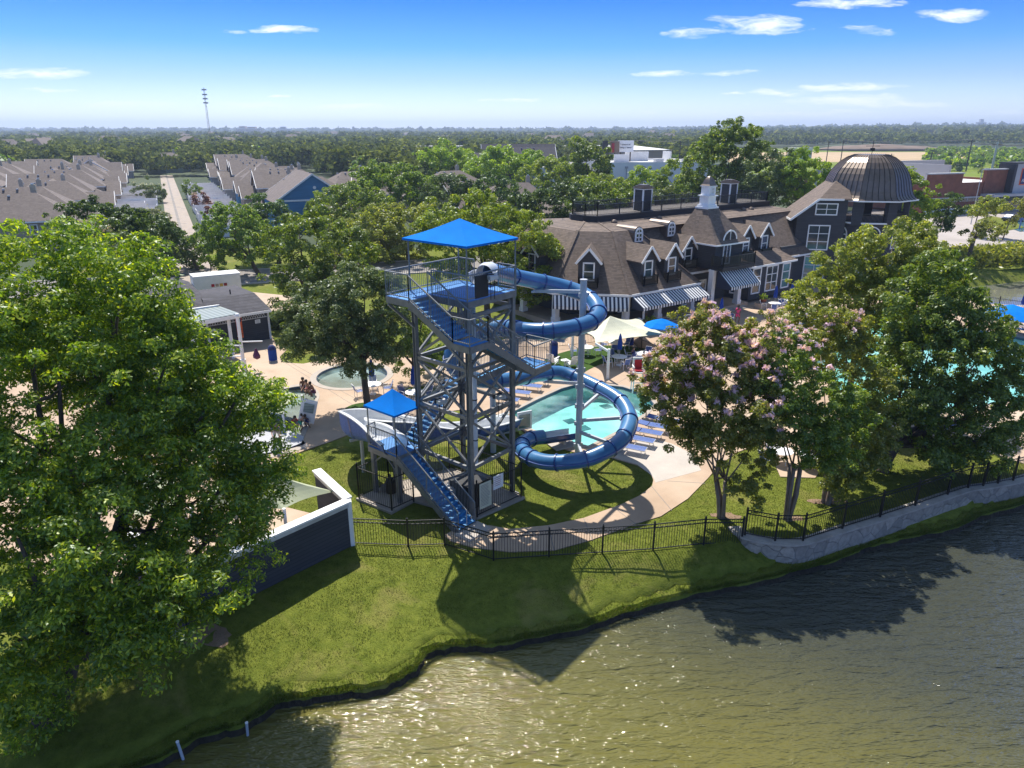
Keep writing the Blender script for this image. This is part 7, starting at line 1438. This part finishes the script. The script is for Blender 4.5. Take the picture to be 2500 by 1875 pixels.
for k in range(12):
    s = 7+k*14.6; c = al(s, 24+(k*5 % 4)*.6); v = (k*3+1+k//4) % 4
    wing = [[(-11,-3,-4.2,4.4,3.0,5.4,'x',(v == 1,False))], [(-2,5,-8.5,0,4.9,7.4,'y',(False,False)),(-11,-6,-3,4,3.0,5.0,'x',(True,False))], [(-11.5,-5,-5,2,3.2,5.6,'x',(False,False))], [(0,7,-8.2,0,4.9,7.9,'y',(False,False)),(-11,-6,-3.5,3,3.0,5.2,'x',(False,False))]][v]
    house(f'brown-roofed house, {ordn[k+1]} from the street in the row right of the alley', c, ang+(math.pi/2 if k % 4 == 1 else 0), 15.5 if k % 4 != 1 else 12, 10, 5.2 if v != 2 else 4.6, 8.5 if v != 2 else 7.8, cols[(k+3) % 12], wing, 'hip' if v in (1, 2) else 'half', v != 1, group=GRP)
# the blue gabled house
b0, b1 = (-40.6, 128.4), (-30.2, 133.3); cx_, cy_ = al(2, 21.9)
g0 = Vector((-35.6, 131.2, 0))+ALD*8; house('bright blue house with a large white-trimmed gable facing the trees', (g0.x, g0.y), ang+math.pi/2, 16, 13.4, 5.4, 9.9, 'blue', None, 'gable', False, 0, group=GRP, win=False)
bh = [o for o in bpy.data.objects if o.get('label', '').startswith('bright blue house')][0]
fc = Vector((-35.6, 131.2, 0)); nf = -ALD; window(bh, fc+nf*.05+Vector((0,0,4.0))-ALR*.8, (nf.x, nf.y), 1.0, 1.7, 1, 2, fr=.16); MB().beam(fc+nf*.06-ALR*6.7+Vector((0,0,5.35)), fc+nf*.06+ALR*6.7+Vector((0,0,5.35)), .08, .3).build('belly_band', M['white'], bh)
q = fc+nf*.08+Vector((0,0,7.5))+ALR*.3; MB().tube([q, q+nf*.06], .28, 14).build('gable_vent', M['white'], bh)
c = al(-13.5, 27.5); house('low brown-roofed wing house in front of the blue gable', c, ang, 9, 8, 3.0, 5.4, 'tan', None, 'half', False, 1, group=GRP, win=False); 
ex = [(560,-12,370,'slate','pale gabled house above the far end of the alley'),(330,0,355,'tan','pinkish gabled house left of the alley end'),(265,0,350,'tan','lone brown-roofed house beyond the left row'),(410,6,325,'sage','green-gabled house closing the end of the alley'),(130,-4,250,'grey','wide brown roof at the far left among trees'),
 (860,0,172,'grey','brown-roofed house with a blue chimney beyond the green trees'),(950,0,158,'tan','brown-roofed house right of the blue chimney house'),(1075,0,150,'tan','brown-roofed house left of the pair with chimneys'),(1165,0,138,'cream','left brown roof of the pair with chimneys'),(1255,0,134,'grey','right brown roof of the pair with chimneys'),(1310,0,118,'tan','brown roof nearest the dark olive tree'),(1100,4,175,'cream','small brown roof behind the lime trees'),(700,0,190,'cream','brown-roofed house behind the blue gable'),(640,0,215,'grey','far brown-roofed house behind the right row'),(1540,0,118,'cream','low brown roof between the clubhouse trees')]
for i, (px, _, Y, col, lab) in enumerate(ex):
    p = AT(px, 400, Y); house(lab, p, .25+.3*(i % 3)-.2, 15, 10.5, 4.9 if Y > 140 else 4.4, 8.2 if Y != 118 else 6.6, col, [(-5,2,-8,0,4.5,7,'y',(False,False))] if i % 2 else None, 'hip' if i % 2 else 'half', i % 3 != 1, group='brown-roofed houses among the trees', win=Y < 200)
# dark blue-grey roofed building
for px, Y, lx, he, hr, lab in ((1225,222,22,6,11,'long dark slate-roofed building, lower left block'),(1300,230,13,7,12.5,'dark slate-roofed building, taller right block'),(1265,250,24,6.5,13,'dark slate-roofed building, rear block')):
    p = AT(px, 400, Y); house(lab, p, .12, lx, 14, he, hr, 'slate', None, 'gable', False, 3, group='dark slate-roofed buildings', roofm='shingle_dark', win=False)
for px, Y in ((1215,238),(1305,236)):
    p = AT(px, 400, Y)
# white vinyl fences and cars in the yards
for k in range(19):
    for sd_, nm in ((-1, 'left'), (1, 'right')):
        s = -22+k*6.8 if sd_ < 0 else -18+k*6.8; t0, t1 = sd_*3.6, sd_*12.5
        if sd_ > 0 and k == 0: continue
        r_ = thing('vinyl_fence', f'white vinyl yard fence, {ordn[k]} from the street on the {nm} of the alley', 'fence', (*al(s, t0), 0), 'white yard fences along the alley')
        a, b, c_ = Vector((*al(s, t1), 0)), Vector((*al(s, t0+sd_*(2.5 if k % 3 == 0 else 0)), 0)), Vector((*al(s+(5.6 if k % 2 else 4), t0+sd_*(2.5 if k % 3 == 0 else 0)), 0)); z = Vector((0,0,.95))
        MB().beam(a+z, b+z, .07, 1.9).build('fence_panel', M['white'], r_); MB().beam(b+z, c_+z, .07, 1.9).build('fence_panel', M['white'], r_)
        for q in (a, b, c_): MB().box(q+Vector((0,0,1)), (.16, .16, 2.05), ang).build('post', M['white'], r_)
        struct(flat('yard_paving', [[al(s+.3, t0+sd_*.3), al(s+6.4, t0+sd_*.3), al(s+6.4, t1), al(s+.3, t1)]], .028, .02, M['alley']))
def car(label, x, y, rz, mat, s=1.0, group=None):
    r = thing('parked_car', label, 'car', (x, y, 0), group, rz); 
    o = WL[r.name]; WL[r.name] = Vector((0, 0, 0)); mb = MB()
    pr = [(-2.2,.35),(-2.25,.75),(-1.5,.92),(-.9,1.38),(.75,1.42),(1.5,.98),(2.15,.88),(2.25,.4)]
    for ys in ((-.88,.88),):
        n0 = len(mb.v); mb.v += [(a, ys[0], b) for a, b in pr]+[(a, ys[1], b) for a, b in pr]; k = len(pr); mb.f += [tuple(range(n0, n0+k)), tuple(range(n0+2*k-1, n0+k-1, -1))]+[(n0+i, n0+k+i, n0+k+(i+1) % k, n0+(i+1) % k) for i in range(k)]
    mb.build('body', M[mat], r); g = MB()
    g.hexa([(-1.4,-.9,.95),(1.4,-.9,.98),(1.4,.9,.98),(-1.4,.9,.95),(-.9,-.8,1.36),(.7,-.8,1.39),(.7,.8,1.39),(-.9,.8,1.36)]); g.build('windows', M['glass'], r)
    for a in (-1.35, 1.4):
        for b in (-.8, .8): w = MB(); w.tube([(a, b-.1, .33), (a, b+.1, .33)], .33, 14); w.build('wheel', M['tyre'], r)
    for b in (-.6, .6): MB().box((2.22, b, .68), (.08, .35, .14)).build('headlight', M['white'], r)
    WL[r.name] = o; return r
for s, t, m_, lb in ((48,-9,'car_silver','silver car in the far yard left of the alley'),(52,-8,'car_silver','pale car behind the silver one left of the alley'),(50,9,'car_silver','silver pickup-like car in a yard right of the alley'),(24,9.5,'car_dark','dark blue car parked behind a white fence right of the alley'),(4,10,'car_dark','dark car nearest the street among the right yards'),(22,-9,'red_sign','dark red car in a yard left of the alley')):
    x, y = al(s, t); car(lb, x, y, ang, m_, group='cars parked in the yards')
p = G(920,678); car('pale grey car half hidden behind the tower railing on the street', p[0], p[1]-1.5, .35, 'car_silver'); p = G(2497,545); car('blue car at the right edge of the store', p[0], p[1]+3, .4, 'car_dark')
# lamp post by the alley, parking lights, hydrant, bollards
def lamp(label, x, y, h=4.6, mat='timber_pole', kind=0):
    r = thing('street_lamp', label, 'street lamp', (x, y, 0)); MB().tube([(x, y, 0), (x, y, h)], [.09, .06], 8).build('pole', M[mat], r)
    if kind == 0: MB().lathe((x, y, h), [(.1,0),(.3,.05),(.26,.4),(.05,.75)], 10).build('lantern', M['black_iron'], r)
    else: MB().tube([(x, y, h), (x+.6, y, h+.15)], .05, 6).build('arm', M[mat], r); MB().box((x+.9, y, h+.15), (.8, .35, .14)).build('lamp_head', M['white_dirty'], r)
p = AT(513,640,92); lamp('dark green street lamp beside the white fence at the alley mouth', p[0], 92, 5.0); p = G(2370,548); lamp('tall pale parking lot light in front of the store', p[0], p[1], 10.2, 'galv', 1)
p = G(2296,562); r = thing('fire_hydrant', 'small blue fire hydrant by the parking lot drive', 'hydrant', p); MB().lathe(p, [(.2,0),(.16,.1),(.15,.6),(.19,.62),(.17,.75),(.05,.85)], 10).build('hydrant_body', M['umbrella_blue'], r); MB().beam((p[0]-.25, p[1], .45), (p[0]+.25, p[1], .45), .13).build('outlet', M['umbrella_blue'], r)
# accessible parking sign post
p = G(2488,560); r = thing('parking_sign', 'blue post at the painted parking bay', 'sign', p); MB().beam(p, (p[0], p[1], 2.2), .16, .16, up=(1,0,0)).build('post', M['strap_blue'], r); MB().beam((p[0]-.35, p[1]-.02, 2.0), (p[0]+.35, p[1]-.02, 2.0), .05, .7).build('sign_plate', M['strap_blue'], r)
# radio mast and far landmarks
p = AT(515,345,560); r = thing('radio_mast', 'tall thin radio mast standing over the trees beyond the houses', 'mast', (p[0], 560, 0)); zt = AT(498,214,560)[2]; mb = MB()
for sx, sy in ((-.7,-.7),(.7,-.7),(0,.7)): mb.beam((p[0]+sx, 560+sy, 0), (p[0]+sx*.5, 560+sy*.5, zt), .14)
z = 2
while z < zt-2: f = 1-.5*z/zt; mb.beam((p[0]-.7*f, 560-.7*f, z), (p[0]+.7*f, 560-.7*f, z+1.5), .08).beam((p[0]+.7*f, 560-.7*f, z+1.5), (p[0]-.7*f, 560-.7*f, z+3), .08); z += 3
mb.build('lattice', M['timber_pole'], r)
for f in (.78, .84, .9, .97): MB().beam((p[0]-1.6, 560, zt*f), (p[0]+1.6, 560, zt*f), 1.2, .9).build('antenna', M['far_grey'], r)
def far_block(lab, px, Y, wd, z1, mat='far_grey', tiers=()):
    p = AT(px, 330, Y); r = thing('far_building', lab, 'building', (p[0], Y, 0)); MB().box((p[0], Y, z1/2), (wd, wd*.4, z1)).build('wall', M[mat], r); MB().box((p[0], Y, z1+.6), (wd*1.02, wd*.42, 1.2)).build('roof', M['roof_white'], r)
    for dx, w2, z2 in tiers: MB().box((p[0]+dx, Y, (z1+z2)/2), (w2, wd*.3, z2-z1)).build('upper_block', M[mat], r)
    mb = MB(); nwn = 14
    for k in range(nwn): mb.box((p[0]-wd*.45+wd*.9*k/(nwn-1), Y-wd*.2-.1, z1*.72), (wd*.035, .3, z1*.1))
    mb.build('window_band', M['dark_wall'], r)
far_block('grey hospital block on the horizon left of centre', 608, 2600, 75, 24, 'far_tan', ((-18,20,33),(14,24,31)))
far_block('long low grey hospital wing on the horizon', 648, 2650, 110, 17, 'far_grey'); far_block('square pale block at the right end of the horizon hospital', 697, 2600, 40, 22, 'far_grey', ((-5,18,31),)); far_block('tower block on the wooded ridge at the far right', 2389, 3300, 38, 52, 'far_grey', ((0,14,66),))
far_block('white roofed sheds on the far left horizon', 160, 2300, 60, 8, 'white'); far_block('bright white roofs near the horizon left of the mast', 455, 2200, 70, 9, 'white'); far_block('blue and white shed among the middle distance trees', 1052, 420, 34, 8, 'siding_x' if 0 else 'paleblue_steel'); far_block('small pale shed in the far field behind the clubhouse', 1958, 420, 12, 7, 'off_white'); far_block('low tan houses right of the hangar', 1700, 520, 30, 8, 'far_tan'); far_block('pale houses among trees beyond the billboards', 1425, 420, 24, 8, 'far_grey'); far_block('white tent roofs behind the lime trees', 1305, 216, 14, 6.0, 'white')
# utility poles and lines
UP = [(1399,400,347),(1439,380,342),(1560,360,343),(1662,330,343),(1700,420,352),(2024,430,345),(2060,420,341),(2374,330,340),(2177,430,375),(2276,300,370),(2436,250,346)]
tops = []
for i, (px, Y, py) in enumerate(UP):
    t = AT(px, py, Y); pale = px == 2436; nm = ['first','second','third','fourth','fifth','sixth','seventh','eighth','ninth','tenth','eleventh'][i]
    r = thing('utility_pole', 'thick pale grey utility pole behind the store' if pale else f'dark wooden utility pole, {nm} from the left along the far road', 'utility pole', (t[0], Y, 0), 'utility poles across the fields'); MB().tube([(t[0], Y, 0), (t[0], Y, t[2])], [.45, .3] if pale else [.3, .2], 8).build('pole_shaft', M['galv' if pale else 'timber_pole'], r); MB().beam((t[0]-1.6, Y, t[2]-.8), (t[0]+1.6, Y, t[2]-.8), .22).build('crossarm', M['timber_pole'], r); tops.append(Vector((t[0], Y, t[2])))
far_r = [Vector(AT(2620,345,300))]
for i, (a, b) in enumerate(((0,1),(1,2),(2,3),(3,6),(6,7),(7,-1),(5,6))):
    A_, B_ = tops[a], (tops[b] if b >= 0 else far_r[0]); 
    for j, dz in enumerate((0, -1.6)):
        pts = []
        for k in range(15): t = k/14; v = A_.lerp(B_, t)+Vector((0,0,dz)); v.z -= 4*t*(1-t)*min(4.0, (B_-A_).length*.014); pts.append(v)
        o = MB().tube(pts, .075, 4).build('power_line', M['wire'], loc=A_); tag(o, f'slack power line, {ordn[i]} span from the left, {"upper" if j == 0 else "lower"} of its pair', 'cable', 'power lines between the utility poles')
# ================================================================ FAR WOODS
def lumps(name, label, x0, x1, y0, y1, n, q, size, leaf, seed, hmin, hmax, zfun=None, avoid=None, wedge=True, kind='stuff'):
    rs = np.random.RandomState(seed); Y = np.sqrt(rs.uniform(y0**2, y1**2, n)); X = Y*rs.uniform(x0, x1, n)
    if avoid is not None: k = ~avoid(X, Y); X, Y = X[k], Y[k]
    n = len(X); h = rs.uniform(hmin, hmax, n); rr = h*rs.uniform(.42, .75, n); zb = zfun(X, Y) if zfun else np.zeros(n); i = np.repeat(np.arange(n), q); g = rs.normal(0, 1, (len(i), 3)); g /= np.linalg.norm(g, axis=1)[:, None]; g[:, 2] = np.abs(g[:, 2])*1.05-.15
    f = rs.uniform(.75, 1.04, len(i))[:, None]; ln_ = 1+.2*np.sin(g[:, 0]*5+i)*np.cos(g[:, 1]*6+i*2); p = np.column_stack([X[i], Y[i], zb[i]+h[i]*.45])+g*np.column_stack([rr[i], rr[i], h[i]*.55])*f*ln_[:, None]
    nr = g*.8+rs.normal(0, .5, g.shape)+np.array([0,0,.2]); nr /= np.linalg.norm(nr, axis=1)[:, None]; ax = np.cross(nr, rs.normal(0, 1, g.shape)); ax /= np.linalg.norm(ax, axis=1)[:, None]; bx = np.cross(nr, ax); s = size*rs.uniform(.6, 1.3, len(i))[:, None]*.5*(h[i]/hmax)[:, None]
    o = npmesh(name, np.stack([p-ax*s, p+bx*s*.8, p+ax*s, p-bx*s*.8], 1).reshape(-1, 3), 4, M[leaf], loc=(float(X.mean()), float(Y.mean()), 0)); return tag(o, label, 'woods', kind=kind)
def ridge(X, Y): return np.clip((X/np.maximum(Y, 1)-.05)/.5, 0, 1)*np.clip((Y-700)/1500, 0, 1)*18+np.clip((Y-1200)/3500, 0, 1)*8
def av1(X, Y):
    u = X/Y; S = (X+59.5)*ALD.x+(Y-129.5)*ALD.y; T_ = (X+59.5)*ALR.x+(Y-129.5)*ALR.y
    return ((S > -60) & (S < 178) & (np.abs(T_) < 54)) | ((u > .04) & (Y < 330)) | ((u > .27) & (Y < 640)) | ((u > -.13) & (Y < 200) & (u < .3)) 
lumps('near_woods', 'dark green woods behind the rows of brown roofs', -.85, .3, 175, 420, 900, 300, 2.0, 'leaf_far', 71, 7, 12, None, av1)
lumps('lime_woods', 'brighter green trees scattered among the middle distance woods', -.85, .3, 175, 420, 190, 300, 1.9, 'leaf_mid', 72, 6, 10, None, av1)
def av2(X, Y): u = X/Y; return ((u > .27) & (Y < 800)) | ((u > .13) & (u < .27) & (Y < 470))
lumps('middle_woods', 'rolling dark woods beyond the neighbourhood', -.9, .9, 420, 1000, 3600, 75, 4.2, 'leaf_far', 73, 8, 13, ridge, av2)
def av3(X, Y): return np.sin(X*.004+Y*.002)*np.sin(Y*.0031-X*.001) > .55
lumps('distant_woods', 'hazy woods running to the horizon', -.95, .95, 1000, 3000, 7000, 26, 11, 'leaf_far', 74, 9, 15, ridge, av3)
lumps('horizon_woods', 'last pale band of trees on the horizon', -1, 1, 3000, 7500, 5200, 16, 30, 'leaf_far', 75, 14, 24, ridge)
# tiny far houses among the woods
fh = thing('distant_house', 'tiny pale house among the distant woods', 'house', (0,0,0), 'houses scattered through the distant woods'); MB().box((0,0,2.6), (12,9,5.2)).build('wall', M['cream_x'] if 0 else M['off_white'], fh); mb = MB(); mb.slab([(-6.6,-5.2,4.9),(6.6,-5.2,4.9),(4,0,8.2),(-4,0,8.2)], .2).slab([(6.6,5.2,4.9),(-6.6,5.2,4.9),(-4,0,8.2),(4,0,8.2)], .2).slab([(6.6,-5.2,4.9),(6.6,5.2,4.9),(4,0,8.2)], .2).slab([(-6.6,5.2,4.9),(-6.6,-5.2,4.9),(-4,0,8.2)], .2); mb.build('roof', M['shingle_house'], fh)
rs = np.random.RandomState(31); first = True
for k in range(60):
    Y = float(rs.uniform(430, 1700)); X = Y*float(rs.uniform(-.75, .24)); Z = 1.5+float(ridge(np.array([X]), np.array([Y]))[0])+(Y-430)*.0022; s_ = float(rs.uniform(.9, 1.5))
    if first: fh.location = (X, Y, Z); first = False
    else: dup(fh, (X, Y, Z), float(rs.uniform(0, 3)), s=s_)
# ridge land under the far right woods
xs_ = np.linspace(-6500, 7500, 90); ys_ = np.linspace(650, 7600, 60); X_, Y_ = np.meshgrid(xs_, ys_); Z_ = ridge(X_, Y_)-.5; mb = MB(); mb.v = list(zip(X_.ravel().tolist(), Y_.ravel().tolist(), Z_.ravel().tolist())); nX = len(xs_)
mb.f = [(j*nX+i, j*nX+i+1, (j+1)*nX+i+1, (j+1)*nX+i) for j in range(len(ys_)-1) for i in range(nX-1)]; struct(mb.build('hills', M['hill'], smooth=True))
MB_ = MB(); 
for px, Y, sx, sy, h in ((2150,680,45,22,6),(2080,700,34,18,4.5),(2210,720,40,18,4)):
    p = AT(px, 360, Y); MB_ = MB(); MB_.lathe((0,0,0), [(1,0),(.8,.45),(.5,.8),(.15,.97),(.02,1)], 18); o = MB_.build('earth_mound', M['earth_pile'], smooth=True); o.location = (p[0], Y, 0); o.scale = (sx, sy, h); tag(o, {2150:'largest bare earth mound in the far field behind the dome',2080:'left bare earth mound in the far field',2210:'right bare earth mound in the far field'}[px], 'earth mound')
# scattered bushes in the right fields
for i, (px, Y, s, lb) in enumerate(((2283,215,4.5,'dark round bush behind the store roof'),(2320,330,5,'dark bush at the edge of the sandy field'),(2420,300,5,'low olive bush beside the pale utility pole'),(2470,240,4,'green bush near the right edge beyond the store'))):
    p = AT(px, 400, Y); tree('round_bush', lb, (p[0], Y, 0), [(p[0], Y, s*.4, s*.8, s*.6, s*.5), (p[0]+s*.5, Y, s*.3, s*.5, s*.5, s*.35)], 'leaf_dark' if i < 2 else 'leaf_olive', 1800, ll=.7, lw=.5, clr=1.0, r=.2, seed=120+i, cat='bush')
lumps('scrub', 'green scrub at the far right edge of the fields', .55, .8, 330, 640, 260, 80, 2.6, 'leaf_mid', 77, 3, 6)
# air
hzm, b = newmat('haze'); N.remove(b); o_ = N.get('Material Output'); pv = nd('ShaderNodeVolumePrincipled'); pv.inputs['Color'].default_value = (.62,.76,1,1); pv.inputs['Density'].default_value = .00021; pv.inputs['Anisotropy'].default_value = .3; L.new(pv.outputs[0], o_.inputs['Volume'])
HAZE = True
if HAZE:
    mb = MB(); mb.box((0, 4300, 57), (18000, 9000, 124)); o = mb.build('haze', hzm); o['kind'] = 'stuff'; o['label'] = 'thin bluish summer haze over the far woods'; o['category'] = 'haze'
